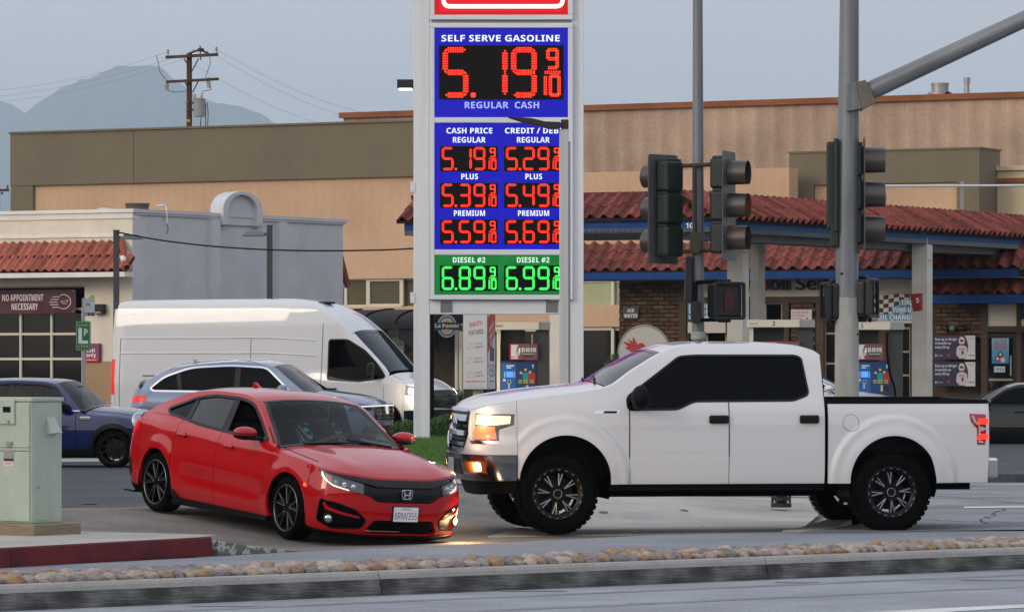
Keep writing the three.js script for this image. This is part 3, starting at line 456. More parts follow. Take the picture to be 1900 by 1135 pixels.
{ // oil spots, tar patches and rubbed tyre tracks
  const stain = rough(0x4e4d4b, { m: 2, coarse: 20, fine: 20, seed: 461, speck: 20, bump: 0 }), rub = rough(0x7b7f85, { m: 3, coarse: 16, fine: 20, seed: 463, speck: 20, bump: 0 }), r9 = rng(33);
  const spot = (px, py, rx, rz, hf, m, nm) => { const c = GP(px, py, 0.02), P = []; for (let i = 0; i < 22; i++) { const a = i / 22 * 6.283, k = 0.65 + 0.6 * vnoise(Math.cos(a) * 1.6 + px, Math.sin(a) * 1.6 + py, 4096, 7); P.push(V3(c.x + Math.cos(a) * rx * k, 0, c.z + Math.sin(a) * rz * k)); } const o = mesh(nm, sheet(P, hf, 0.6), m); o.userData.kind = 'structure'; };
  for (const [px, py, rx, rz] of [[165, 968, 0.1, 0.22], [700, 970, 0.12, 0.3], [1120, 955, 0.06, 0.2], [1270, 948, 0.05, 0.15], [330, 962, 0.07, 0.16]]) spot(px, py, rx, rz, (x, z) => hDrive(x, z) + 0.016, stain, 'oil_spot');
  for (const [px, py, rx, rz] of [[990, 1092, 0.3, 0.08], [1480, 1076, 0.2, 0.1], [1850, 1072, 0.35, 0.1], [420, 1120, 0.3, 0.06], [1190, 1115, 0.14, 0.05]]) spot(px, py, rx, rz, () => 0.004, rub, 'worn_patch');
  for (const [n, w] of [[0.7, 0.18], [2.1, 0.2], [-1.6, 0.16], [-2.9, 0.18]]) { const P = []; for (let i = 0; i <= 30; i++) P.push(onM(-3 + i * 0.6, n + (r9() - 0.5) * 0.05)); for (let i = 30; i >= 0; i--) P.push(onM(-3 + i * 0.6, n + w + (r9() - 0.5) * 0.05)); const o = mesh('tyre_track', sheet(P, () => 0.0022, 1), rub); o.userData.kind = 'structure'; }
  // tar-filled cracks in the side street
  const r = rng(5); for (const [x0, y0, x1, y1] of [[1700, 918, 1930, 938], [1690, 965, 1920, 972], [1740, 905, 1900, 902], [1820, 972, 1860, 945], [1700, 862, 1920, 858]]) { const a = GP(x0, y0), b = GP(x1, y1), pts = []; for (let i = 0; i <= 12; i++) { const p = a.clone().lerp(b, i / 12); p.x += (r() - 0.5) * 0.16; p.z += (r() - 0.5) * 0.3; p.y = 0.011; pts.push(p); } const m = mesh('road_crack', tube(pts, 0.009, 40, 4).scale(1, 0.12, 1).translate(0, 0.0085, 0), MG.dark); m.userData.kind = 'structure'; } }
// lawn island
{
  const hL = (x, z) => lin(-z, [[60, 0.165], [66, 0.22], [76, 0.41], [80, 0.43], [88, 0.43]]), fr = [[690, 888], [800, 884], [870, 893], [960, 906], [1100, 915], [1260, 904], [1330, 890]].map(p => GP(p[0], p[1] - 1, 0.15));
  const back = [PX(1330, 700, 82), PX(1150, 700, 82.5), PX(950, 700, 82.5), PX(735, 700, 81.5)];
  struct('lawn', sheet([...fr, ...back], hL, 1.2), MG.soil);
  const kb = thing('lawn_kerb', 'pale concrete kerb edging the lawn under the price sign', 'kerb', V3(0, 0, 0));
  const outer = [[690, 897], [800, 893], [870, 902], [960, 914], [1100, 923], [1260, 912], [1330, 897]].map(p => GP(p[0], p[1] - 1, 0.15));
  mesh('kerb_strip', sheet([...outer, ...fr.slice().reverse()], () => 0.17, 1, 0.2), MG.walk, kb);
  const blade = new THREE.BufferGeometry(); blade.setAttribute('position', new THREE.Float32BufferAttribute([-0.006, 0, 0, 0.006, 0, 0, 0.004, 0.05, 0.006, -0.006, 0, 0, 0.004, 0.05, 0.006, -0.004, 0.05, 0.006, -0.004, 0.05, 0.006, 0.004, 0.05, 0.006, 0.001, 0.1, 0.022], 3)); blade.computeVertexNormals();
  const N = 70000, im = new THREE.InstancedMesh(blade, new THREE.MeshPhysicalMaterial({ color: 0xffffff, roughness: 0.7, transmission: 0.3, thickness: 0 }), N), r = rng(11), mt = new THREE.Matrix4(), c = new THREE.Color();
  for (let i = 0; i < N; i++) { const px = 700 + r() * 420, d = 61.6 + Math.pow(r(), 0.9) * 18, x = (px - CX) * d / F, z = -d, s = 0.7 + r() * 0.7; mt.compose(V3(x, hL(x, z), z), new THREE.Quaternion().setFromEuler(new THREE.Euler((r() - 0.5) * 0.7, r() * 6.28, (r() - 0.5) * 0.7)), V3(1.6 * s, s, s)); im.setMatrixAt(i, mt); const k = 0.7 + r() * 0.6; c.setRGB(0.085 * k, 0.20 * k, 0.022 * k); im.setColorAt(i, c); }
  im.name = 'lawn_grass'; im.userData = { kind: 'stuff', label: 'bright green mown grass blades on the sign island', category: 'grass' }; scene.add(im);
}
// clipped shrubs
const leafMat = [0x355a18, 0x426c20, 0x2c4c12, 0x527e2a].map(c => new THREE.MeshPhysicalMaterial({ color: c, roughness: 0.65, transmission: 0.25, thickness: 0 }));
function shrub(label, cx, cy, cz, rx, ry, rz, n, seed, group) {
  const s = thing('clipped_shrub', label, 'shrub', V3(cx, cy, cz), 0, group), r = rng(seed), gs = [[], [], [], []];
  for (let i = 0; i < n; i++) {
    const a = r() * 6.283, u = Math.pow(r(), 0.7), el = Math.asin(u), k = 0.82 + 0.2 * r() + 0.12 * (vnoise(a * 3, el * 4, 19, seed) - 0.5), p = [Math.cos(a) * Math.cos(el) * rx * k, Math.sin(el) * ry * k, Math.sin(a) * Math.cos(el) * rz * k];
    const L = 0.03 + r() * 0.025, g = [[-L * 0.4, 0, 0], [0, L * 0.9, 0.01], [L * 0.4, 0, 0], [0, -L * 0.8, 0]].map(q => V3(...q).applyEuler(new THREE.Euler(r() * 6, r() * 6, r() * 6)).add(V3(...p)));
    const b = gs[Math.floor(r() * 4)]; for (const i2 of [0, 1, 2, 0, 2, 3]) b.push(g[i2].x, g[i2].y, g[i2].z);
  }
  gs.forEach((b, i) => { const g = new THREE.BufferGeometry(); g.setAttribute('position', new THREE.Float32BufferAttribute(b, 3)); g.computeVertexNormals(); const m = mesh('foliage', g, leafMat[i], s); m.userData.kind = 'stuff'; });
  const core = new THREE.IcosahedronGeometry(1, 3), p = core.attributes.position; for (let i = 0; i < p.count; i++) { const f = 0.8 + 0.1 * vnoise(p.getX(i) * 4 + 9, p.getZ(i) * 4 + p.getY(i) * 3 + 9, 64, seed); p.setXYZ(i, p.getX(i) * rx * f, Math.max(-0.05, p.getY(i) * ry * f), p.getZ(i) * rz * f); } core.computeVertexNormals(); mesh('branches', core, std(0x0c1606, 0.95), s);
}
{ const a = PX(752, 815, 78.2), b = PX(838, 815, 79), c = PX(905, 815, 79.5);
  shrub('low rounded shrub between the grey SUV and the sign post', a.x, 0.38, a.z, 0.36, 0.42, 0.5, 5200, 21, 'shrubs around the sign base'); shrub('broad clipped shrub between the sign post and the pickup grille', b.x, 0.38, b.z, 0.62, 0.52, 0.6, 8000, 22, 'shrubs around the sign base'); shrub('dark shrub mostly hidden behind the pickup bonnet', c.x, 0.4, c.z, 0.5, 0.5, 0.5, 4500, 23, 'shrubs around the sign base');
  const e = PX(1140, 690, 104); shrub('green shrub against the station windows beside the round sign', e.x, 0.35, e.z, 0.42, 1.75, 0.4, 5200, 24); const f = PX(921, 690, 107); shrub('small shrub behind the tall white promotional sign', f.x, 0.35, f.z, 0.26, 2.15, 0.3, 3500, 25); const g = PX(850, 700, 104); shrub('small dark shrub below the awning by the van nose', g.x, 0.3, g.z, 0.4, 0.9, 0.4, 2500, 26); }
// ---------- buildings ----------
const MB = {
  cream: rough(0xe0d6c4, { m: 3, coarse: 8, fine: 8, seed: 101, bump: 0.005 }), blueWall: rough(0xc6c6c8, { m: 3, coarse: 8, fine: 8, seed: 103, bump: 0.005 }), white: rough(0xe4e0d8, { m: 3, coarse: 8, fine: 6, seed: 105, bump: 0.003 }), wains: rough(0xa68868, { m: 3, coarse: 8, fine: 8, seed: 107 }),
  tan: rough(0xc4a284, { m: 9, coarse: 4, fine: 5, seed: 109, streak: 5, bump: 0.006 }), tanDark: rough(0xaa917e, { m: 9, coarse: 8, fine: 6, seed: 111, streak: 12, bump: 0.006 }), olive: rough(0x726855, { m: 8, coarse: 4, fine: 4, seed: 113, streak: 4, bump: 0.006 }), cap: rough(0x8a5434, { m: 3, coarse: 10, fine: 8, seed: 115, bump: 0 }), creamBand: rough(0xc7b796, { m: 3, coarse: 8, fine: 8, seed: 117 }),
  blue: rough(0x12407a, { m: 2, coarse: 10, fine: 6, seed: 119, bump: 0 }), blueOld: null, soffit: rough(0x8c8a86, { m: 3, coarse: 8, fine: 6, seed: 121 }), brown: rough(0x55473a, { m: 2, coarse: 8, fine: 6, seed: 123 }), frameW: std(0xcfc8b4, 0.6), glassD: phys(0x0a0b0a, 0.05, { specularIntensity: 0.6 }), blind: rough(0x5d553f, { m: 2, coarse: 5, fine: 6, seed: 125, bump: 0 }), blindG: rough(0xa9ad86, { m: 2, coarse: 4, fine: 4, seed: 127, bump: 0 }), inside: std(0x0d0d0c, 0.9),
  awn: rough(0x1c1e22, { m: 1.5, coarse: 8, fine: 6, seed: 129 }), col: rough(0xd2cec2, { m: 2, coarse: 8, fine: 6, seed: 131, bump: 0.002 }), colSide: rough(0xb2b6ba, { m: 2, coarse: 8, fine: 6, seed: 133, bump: 0.002 }), galv: std(0x9a9c9c, 0.45, { metalness: 0.7 }),
};
{ // sun-bleached, mossy blue fascia: flaking green-grey patches over the blue
  const map = dataTex(512, 4, (u, v) => { const f = fbm(u * 5, v * 9, 1, 5, 201), k = smooth(0.44, 0.62, f), n = (hash(u * 512 | 0, v * 512 | 0, 5) - 0.5) * 14; return [lerp(34, 92, k) + n, lerp(78, 110, k) + n, lerp(122, 108, k) + n]; });
  MB.blueOld = new THREE.MeshStandardMaterial({ map, roughness: 0.85 });
}
const tileMats = (c, seed) => [0, 1, 2, 3, 4].map(i => { const h = hex(c), k = [0, -14, 12, -24, 6][i]; return rough((clamp(h[0] + k, 0, 255) << 16) | (clamp(h[1] + k * 0.6, 0, 255) << 8) | clamp(h[2] + k * 0.6, 0, 255), { size: 128, m: 0.5, coarse: 16, fine: 14, seed: seed + i, bump: 0, r: 0.85 }); });
function tileGeo(p, L, A) {                                                             // S-shaped clay tile: width p along x, length L down +z, open lip at the front
  const n = 12, pos = [], top = [], t = 0.02; for (let j = 0; j <= 1; j++) for (let i = 0; i <= n; i++) { const x = lerp(-p / 2, p / 2, i / n), c = Math.cos(Math.PI * 2 * i / n - Math.PI), h = A * (c > 0 ? Math.pow(c, 0.75) : -0.55 * Math.pow(-c, 0.9)) ; top.push([x * (j ? 1.0 : 0.97), h + (j ? 0.022 : 0), j * L]); }
  const q = (a, b, c, d) => { for (const v of [a, b, c, a, c, d]) pos.push(...v); };
  for (let i = 0; i < n; i++) { const a = top[i], b = top[i + 1], c = top[n + 1 + i + 1], d = top[n + 1 + i], dn = v => [v[0], v[1] - t, v[2]]; q(a, d, c, b); q(d, dn(d), dn(c), c); q(dn(a), dn(b), dn(c), dn(d)); }
  const g = new THREE.BufferGeometry(); g.setAttribute('position', new THREE.Float32BufferAttribute(pos, 3)); g.computeVertexNormals();
  const P = g.attributes.position, uv = []; for (let i = 0; i < P.count; i++) uv.push(P.getX(i), P.getZ(i)); g.setAttribute('uv', new THREE.Float32BufferAttribute(uv, 2)); return g;
}
// rows of tiles from the top edge (y1, z1) down to the eave (y0, z0) between u0 and u1 of a wall frame
function tileRoof(parent, fr, u0, u1, y1, z1, y0, z0, rows, pitch, mats, seed) {
  const sl = Math.hypot(y1 - y0, z0 - z1), ang = Math.atan2(y1 - y0, z0 - z1), L = sl / rows * 1.1, geo = tileGeo(pitch, L, pitch * 0.2), r = rng(seed), n = Math.round((u1 - u0) / pitch);
  for (let j = 0; j < rows; j++) for (let i = 0; i < n; i++) {
    const t = j / rows, m = mesh('roof_tile', geo, mats[Math.floor(r() * mats.length)], parent), u = u0 + (i + 0.5) * (u1 - u0) / n, p = fr ? fr.at(u, 0, 0) : null;
    m.position.set(u, lerp(y1, y0, t) + 0.045 + (r() - 0.5) * 0.008, lerp(z1, z0, t)); m.rotation.order = 'YXZ'; m.rotation.x = ang + (r() - 0.5) * 0.02; m.rotation.y = (r() - 0.5) * 0.025;
  }
  mesh('roof_deck', [slab([[z1 - 0.05, y1 - 0.0], [z0, y0 - 0.0], [z0, y0 - 0.06], [z1 - 0.05, y1 - 0.06]], u1 - u0).rotateY(-Math.PI / 2).translate(u1, 0, 0)], std(0x2a1512, 0.9), parent);
}
const inFrame = (fr, name, label, cat) => thing(name, label, cat, fr.pos.clone(), fr.rotY);
// rectangle by sight: [px0, py0] upper corner to [px1, py1] lower corner on the wall plane pushed out by off
const rect = (fr, px0, py0, px1, py1, off = 0) => { const a = fr.hit(px0, py0, off), b = fr.hit(px1, py1, off); return [a[0], b[0], b[1], a[1]]; };
const wallBox = (fr, px0, py0, px1, py1, z0, z1) => { const [u0, u1, y0, y1] = rect(fr, px0, py0, px1, py1, z1); return boxb(u0, u1, y0, y1, z0, z1); };
// window: frame bars and panes in a wall frame
function windowSet(parent, fr, px0, py0, px1, py1, cols, rows, z, glass, bar = 0.05, fm = MB.frameW) {
  const [u0, u1, y0, y1] = rect(fr, px0, py0, px1, py1, z), w = new THREE.Group(); w.name = 'window'; parent.add(w);
  for (let i = 0; i < cols; i++) for (let j = 0; j < rows; j++) mesh('pane', boxb(lerp(u0, u1, i / cols) + bar / 2, lerp(u0, u1, (i + 1) / cols) - bar / 2, lerp(y0, y1, j / rows) + bar / 2, lerp(y0, y1, (j + 1) / rows) - bar / 2, z - 0.05, z - 0.03), glass, w);
  for (let i = 0; i <= cols; i++) mesh('mullion', boxb(lerp(u0, u1, i / cols) - bar / 2, lerp(u0, u1, i / cols) + bar / 2, y0, y1, z - 0.06, z + 0.02), fm, w);
  for (let j = 0; j <= rows; j++) mesh('transom', boxb(u0, u1, lerp(y0, y1, j / rows) - bar / 2, lerp(y0, y1, j / rows) + bar / 2, z - 0.058, z + 0.017), fm, w);
  return w;
}
// ---- white oil-change shop ----
{
  const D = 98, fr = frameSeen([0, 397], [245, 392], D), c = PX(245, 392, D), far = PX(636, 411.5, 288 * D / 268.5), fs = frame(c.x, c.z, far.x, far.z);
  const s = inFrame(fr, 'white_shop', 'white stucco shop with a clay tile pent roof and curved gable', 'building');
  const Y = py => fr.hit(200, py)[1], L = fr.L, U = px => fr.hit(px, 560)[0], top = fr.hit(245, 392)[1], rotS = fs.rotY - fr.rotY, g0 = 0.25;
  const yo = fr.hit(156, 533)[1], uo = fr.hit(156, 533)[0], yw = fr.hit(190, 670)[1];
  mesh('front_wall', [boxb(-9, L, yo, top - 0.02, -0.3, 0), boxb(uo, L, yw, yo, -0.3, 0)], MB.cream, s); mesh('wainscot', boxb(uo, L + 0.0, g0 - 0.3, yw, -0.3, 0.03), MB.wains, s);
  mesh('parapet_cap', boxb(-9, L + 0.06, top - 0.02, top + 0.06, -0.35, 0.07), MB.white, s); mesh('parapet_band', boxb(-9, L + 0.02, fr.hit(120, 407)[1], top - 0.02, -0.25, 0.03), MB.white, s); mesh('string_course', boxb(-9, L + 0.01, fr.hit(120, 441)[1], fr.hit(120, 437)[1], -0.2, 0.035), MB.white, s);
  const side = new THREE.Group(); side.name = 'side_wall'; s.add(side); side.rotation.y = rotS; side.position.set(L, 0, 0);
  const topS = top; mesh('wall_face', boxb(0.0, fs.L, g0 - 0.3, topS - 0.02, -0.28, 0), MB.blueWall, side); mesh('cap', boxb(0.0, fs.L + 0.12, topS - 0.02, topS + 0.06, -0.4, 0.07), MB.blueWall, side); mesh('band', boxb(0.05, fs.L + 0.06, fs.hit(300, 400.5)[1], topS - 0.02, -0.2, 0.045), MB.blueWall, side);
  for (const px of [386, 511]) { const u = fs.hit(px, 480)[0]; mesh('pilaster', boxb(u - 0.02, u + 0.3, g0, fs.hit(px, px < 400 ? 406 : 412)[1], -0.1, 0.13), MB.blueWall, side); }
  { const a = fs.hit(405, 404)[0], b = fs.hit(476, 404)[0], cu = (a + b) / 2, w = (b - a) / 2, y0 = topS - 0.22, hy = fs.hit(440, 354)[1] - w - 0.0, out = [], inn = [];
    for (let i = 0; i <= 20; i++) { const t = Math.PI * i / 20; out.push([cu + w * Math.cos(t), Math.max(topS, hy) + w * 0.62 * Math.sin(t)]); }
    const k = (fs.hit(440, 354)[1] - topS) ; const arch = (q) => { const o = []; for (let i = 0; i <= 24; i++) { const t = Math.PI * i / 24; o.push([cu + w * q * Math.cos(t), topS - 0.02 + k * (1 - (1 - q) * 0.55) * 0.28 + (k * (1 - (1 - q) * 0.55) * 0.72) * Math.sin(t)]); } return [[cu + w * q, y0], ...o, [cu - w * q, y0]]; };
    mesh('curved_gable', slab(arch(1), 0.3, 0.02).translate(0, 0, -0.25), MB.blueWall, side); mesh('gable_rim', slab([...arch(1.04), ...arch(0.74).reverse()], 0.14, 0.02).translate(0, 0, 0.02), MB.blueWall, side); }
  mesh('side_tile_end', slab([[0, 0], [0.42, -0.95], [0.30, -1.02], [0, -0.3]], 0.9).translate(fs.L - 0.02, fs.hit(636, 456)[1], -0.95), tileMats(0x8a4536, 301)[1], side);
  mesh('side_soffit', slab([[0, -0.62], [0.3, -1.02], [0, -1.1]], 0.8).translate(fs.L - 0.02, fs.hit(636, 456)[1], -0.92), MB.blueWall, side);
  // pent roof
  const yt = fr.hit(120, 452)[1], z0 = 0.75, yb = fr.hit(120, 503, z0)[1], ue = fr.hit(238, 500, z0)[0];
  const tm = tileMats(0xa05a48, 305), um = fr.hit(226, 455, 0.05)[0], uh = (um + ue) / 2, zm = (0.05 + z0) / 2, ym = (yt + yb) / 2; tileRoof(s, fr, -4.2, um, yt, 0.05, ym, zm, 1, 0.225, tm, 3); tileRoof(s, fr, -4.2, ue - 0.1, ym, zm, yb, z0, 1, 0.225, tm, 4);
  mesh('hip_tile', tube([[um - 0.02, yt + 0.05, 0.06], [ue - 0.06, yb + 0.06, z0]], 0.075, 12, 8), tileMats(0x8f4334, 307)[0], s);
  mesh('eave_board', boxb(-9, ue - 0.1, yb - 0.14, yb - 0.03, z0 - 0.35, z0 + 0.02), MB.white, s);
  // garage window
  mesh('room_back', [boxb(-9, uo, g0, yo, -4.2, -4.0), boxb(-9, uo, g0 - 0.05, g0 + 0.02, -4, 0), boxb(-9, uo, yo, yo + 0.04, -4, 0), boxb(uo + 0.02, uo + 0.06, g0, yo, -4, -0.3)], MB.inside, s);
  windowSet(s, fr, -132, 575, 153, 712, 5, 3, -0.1, phys(0x0c0d0c, 0.04, { specularIntensity: 0.6 }), 0.055);
  mesh('red_machine', [rbox(0.9, 1.2, 0.6, 0.08, fr.hit(20, 680)[0], 0.9, -0.9)], std(0x7a1408, 0.5), s);
  // things on and around it
  const onF = (px, py, off) => { const h = fr.hit(px, py, off); return fr.at(h[0], h[1], off); };
  { const [u0, u1, y0, y1] = rect(fr, -6, 538, 139, 581, 0.06), bn = thing('shop_banner', 'maroon vinyl banner reading no appointment necessary over the shop window', 'banner', fr.at((u0 + u1) / 2, (y0 + y1) / 2, 0.05), fr.rotY), w = u1 - u0, h = y1 - y0;
    const g = new THREE.PlaneGeometry(w, h, 24, 8), p = g.attributes.position; for (let i = 0; i < p.count; i++) p.setZ(i, 0.025 * Math.sin(p.getX(i) * 3.1) * Math.cos(p.getY(i) * 4) + 0.012 * Math.sin(p.getX(i) * 9 + p.getY(i) * 5)); g.computeVertexNormals();
    mesh('banner_cloth', g, print(1024, 312, (x, W, H) => { x.fillStyle = '#4c1726'; x.fillRect(0, 0, W, H); txt(x, 'NO APPOINTMENT', 330, 105, 120, '#e4ddd8', { w: 560 }); txt(x, 'NECESSARY', 350, 220, 118, '#e4ddd8', { w: 360 }); x.strokeStyle = '#e4ddd8'; x.lineWidth = 9; x.lineCap = 'round'; x.beginPath(); x.arc(870, 160, 92, -2.0, 2.05); x.stroke(); [[730, 96, 820], [705, 130, 805], [690, 164, 790], [705, 198, 800], [728, 232, 815]].forEach(([a, y, b]) => { x.beginPath(); x.moveTo(a, y); x.lineTo(b, y); x.stroke(); }); x.lineWidth = 6; x.beginPath(); x.moveTo(836, 150); x.lineTo(866, 160); x.lineTo(900, 152); x.lineTo(930, 140); x.lineTo(906, 186); x.lineTo(862, 186); x.lineTo(836, 150); x.stroke(); }, { rough: 0.6 }), bn);
    mesh('grommets', [[-1, 1], [1, 1], [-1, -1], [1, -1]].map(([a, b]) => new THREE.TorusGeometry(0.018, 0.006, 6, 14).translate(a * (w / 2 - 0.04), b * (h / 2 - 0.04), 0.03)), MB.galv, bn); }
  { const p = onF(186, 574, 0.02), l = thing('wall_light', 'dark wedge-shaped wall light on the white shop', 'wall light', p, fr.rotY); mesh('housing', slab([[0, -0.1], [0, 0.12], [0.1, 0.12], [0.2, -0.02], [0.14, -0.1]], 0.3, 0.01).rotateY(-Math.PI / 2).translate(0.15, 0, 0), std(0x2a2723, 0.6), l); mesh('diffuser', rbox(0.24, 0.09, 0.03, 0.01, -0.0, -0.05, 0.165), std(0x8d8a80, 0.3), l); }
  { const [u0, u1, y0, y1] = rect(fr, 158, 637, 185, 671, 0.06), e = thing('exit_sign', 'small plum sign reading exit only on the shop wall', 'sign', fr.at((u0 + u1) / 2, (y0 + y1) / 2, 0.05), fr.rotY), w = u1 - u0, h = y1 - y0;
    mesh('sign_box', rbox(w, h, 0.08, 0.01), std(0x6b2a4a, 0.5), e); mesh('sign_face', face(w * 0.92, h * 0.96, -0.01, 0, 0.0425), print(256, 320, (x, W, H) => { x.fillStyle = '#7e3a60'; x.fillRect(0, 0, W, H); txt(x, 'exit', 110, 120, 92, '#f0e6e6'); txt(x, 'only', 116, 205, 92, '#f0e6e6'); x.fillStyle = '#c9253a'; x.fillRect(0, 268, W, 52); x.fillStyle = '#f0d8d8'; x.fillRect(20, 288, 190, 8); }), e); }
  { const p = PX(228, 480, 96.5), cm = thing('security_camera', 'white dome security camera hanging on a short arm', 'camera', p, fr.rotY); mesh('arm', [rod([-0.16, 0.03, 0], [0, 0.06, 0], 0.018), rod([-0.16, 0.0, 0], [-0.16, 0.08, 0], 0.03)], MT.white, cm); mesh('dome', [cyl(0.07, 0.055, 0.08, 0, 0.02, 0, 16), new THREE.SphereGeometry(0.06, 16, 10, 0, 6.283, Math.PI / 2, Math.PI / 2).translate(0, -0.02, 0)], MT.white, cm); }
  { const p = PX(254, 393, 101), v = thing('roof_drum_vent', 'grey drum-shaped vent on the white shop roof', 'vent', p.setY(p.y - 0.3)); mesh('drum', cyl(0.26, 0.27, 0.42, 0, 0.25, 0, 28), std(0x5a554f, 0.7), v); mesh('lid', cyl(0.285, 0.285, 0.06, 0, 0.47, 0, 28), std(0x4e4a46, 0.7), v);
    const q = PX(193, 396, 103), d2 = thing('rooftop_dish', 'white rounded rim of a dish or sign above the shop parapet', 'roof sign', q); mesh('disc', new THREE.CylinderGeometry(0.5, 0.5, 0.12, 40).rotateX(Math.PI / 2).translate(0, -0.36, 0), MB.white, d2); mesh('rim', new THREE.TorusGeometry(0.44, 0.02, 8, 40).translate(0, -0.36, 0.06), std(0x7fb7c9, 0.5), d2); }
  { const h = fs.hit(303, 392), p = fs.at(h[0], h[1], 0.06), cb = thing('cable_bracket', 'thin white conduit bent over the grey side parapet', 'conduit', p, fs.rotY); mesh('pipe', tube([[-0.25, 0.12, -0.1], [-0.02, 0.12, 0.0], [0, 0.02, 0.02], [0.01, -0.28, 0.02]], 0.022, 24, 6), MT.white, cb); mesh('wire_tail', tube([[0.01, -0.28, 0.02], [0.05, -0.4, 0.03], [0.02, -0.52, 0.02]], 0.008, 12, 5), MT.black, cb); }
}
// ---- tan store building ----
{
  const fr = frameSeen([22, 245], [767, 222], 125), s = inFrame(fr, 'tan_store', 'large tan stucco store building with olive parapet and brown cap', 'building');
  const H = (px, py, o) => fr.hit(px, py, o), topY = H(767, 222)[1], u22 = H(22, 300)[0], yb = H(400, 336)[1];
  mesh('olive_parapet', boxb(u22, 15, yb, topY - 0.06, -1.2, 0.12), MB.olive, s); mesh('parapet_cap', boxb(u22 - 0.03, 15, topY - 0.06, topY, -1.25, 0.17), MB.olive, s);
  mesh('corner_pier', boxb(u22, H(60, 380, 0.1)[0], 0, yb, -0.6, 0.1), MB.olive, s);
  const yWin = H(700, 517)[1], ySill = H(700, 569)[1], ySp = H(1110, 606)[1], uW0 = H(600, 540)[0];
  mesh('lower_wall', [boxb(H(60, 380)[0], 26, yWin, yb, -0.6, 0), boxb(H(60, 380)[0], uW0, 0, yWin, -0.6, 0)], MB.tan, s);
  mesh('spandrel', boxb(uW0, 26, ySp, ySill, -0.6, -0.03), MB.tan, s);
  mesh('room_back', boxb(uW0, 26, 0, yWin, -3, -2.9), MB.inside, s);
  windowSet(s, fr, 600, 518, 683, 568, 2, 1, -0.12, MB.blind, 0.09); windowSet(s, fr, 683, 518, 745, 567, 1, 1, -0.1, MB.blind, 0.12); windowSet(s, fr, 747, 518, 775, 570, 1, 1, -0.22, MB.blind, 0.07);
  windowSet(s, fr, 1060, 521, 1137, 575, 1, 1, -0.12, MB.blindG, 0.09); windowSet(s, fr, 1137, 521, 1200, 575, 1, 1, -0.2, MB.blindG, 0.09); windowSet(s, fr, 860, 612, 1000, 760, 2, 1, -0.12, MB.glassD, 0.1); windowSet(s, fr, 1060, 610, 1137, 760, 1, 1, -0.12, MB.glassD, 0.09); windowSet(s, fr, 1137, 610, 1200, 760, 1, 1, -0.2, MB.glassD, 0.09);
  mesh('fine_joint', boxb(H(251, 300)[0] - 0.008, H(251, 300)[0] + 0.008, yb, topY - 0.1, 0.12, 0.123), std(0x3a352a, 0.9), s);
  // upper mass set back
  const f2 = frameSeen([637, 209], [1900, 170], 129), g2 = new THREE.Group(); g2.name = 'upper_storey'; s.add(g2); const inv = new THREE.Matrix4().makeRotationY(-fr.rotY); g2.position.copy(f2.pos.clone().sub(fr.pos).applyMatrix4(inv)); g2.rotation.y = f2.rotY - fr.rotY;
  const t2 = f2.hit(1900, 170)[1], tb = f2.hit(1900, 181)[1]; mesh('wall', boxb(0, 34, 0, tb, -14, 0), MB.tanDark, g2); mesh('brown_cap', boxb(-0.1, 34.1, tb, t2, -14.1, 0.14), MB.cap, g2);
  // cream banded lower parapet
  const f3 = frameSeen([1085, 325.5], [1465, 317], 122), g3 = new THREE.Group(); g3.name = 'lower_parapet'; s.add(g3); g3.position.copy(f3.pos.clone().sub(fr.pos).applyMatrix4(inv)); g3.rotation.y = f3.rotY - fr.rotY;
  const yA = f3.hit(1465, 317)[1], Yp = py => f3.hit(1275, py)[1]; mesh('trim', boxb(-6, 18, Yp(329), yA, -1, 0.1), MB.creamBand, g3); mesh('band', boxb(-6, 18, Yp(343), Yp(329), -1, 0), MB.creamBand, g3); mesh('brown_line', boxb(-6, 18, Yp(351), Yp(343), -1, 0.08), MB.cap, g3); mesh('base', boxb(-6, 18, 0.5, Yp(351), -1, -0.02), MB.creamBand, g3);
  // olive box
  const f4 = frameSeen([1465, 284.5], [1818, 275.5], 118), g4 = new THREE.Group(); g4.name = 'olive_bay'; s.add(g4); g4.position.copy(f4.pos.clone().sub(fr.pos).applyMatrix4(inv)); g4.rotation.y = f4.rotY - fr.rotY;
  const y4 = f4.hit(1818, 275.5)[1], dep = 1.55, ip = rect(f4, 1510, 343, 1776, 400, 0); mesh('front', [boxb(0, f4.L, ip[3], y4, -dep, 0), boxb(0, ip[0], 0.5, ip[3], -dep, 0), boxb(ip[1], f4.L, 0.5, ip[3], -dep, 0)], MB.olive, g4); mesh('inset_panel', boxb(ip[0], ip[1], 0.5, ip[3], -dep, -0.1), MB.tan, g4); mesh('top_cap', boxb(-0.03, f4.L + 0.03, y4, y4 + 0.05, -dep - 0.03, 0.03), MB.olive, g4); mesh('rear_mass', boxb(f4.L - 0.5, f4.L + 8, 0.5, f4.hit(1880, 332)[1], -dep - 1, -dep - 0.05), MB.tan, g4); mesh('rear_cap', boxb(f4.L - 0.3, f4.L + 8, f4.hit(1880, 343)[1], f4.hit(1880, 331)[1], -dep - 1, -dep + 0.1), MB.cap, g4); mesh('rear_band', boxb(f4.L - 0.5, f4.L + 8, f4.hit(1880, 328)[1], f4.hit(1880, 303)[1], -dep - 2, -dep - 1.2), MB.creamBand, g4);
  // rooftop vents on the upper roof
  const v1 = PX(1745, 184, 131), a = thing('mushroom_vent', 'galvanised round roof vent with wide collar on the tan store', 'vent', v1); mesh('collar', cyl(0.38, 0.38, 0.16, 0, 0.12, 0, 28), MB.galv, a); mesh('barrel', cyl(0.26, 0.26, 0.36, 0, 0.3, 0, 28), MB.galv, a); mesh('cap', cyl(0.28, 0.28, 0.06, 0, 0.46, 0, 28), MB.galv, a); mesh('outlet', cyl(0.07, 0.07, 0.1, 0, 0, 0, 14).rotateX(1.57).translate(0.2, 0.14, 0.36), MT.black, a);
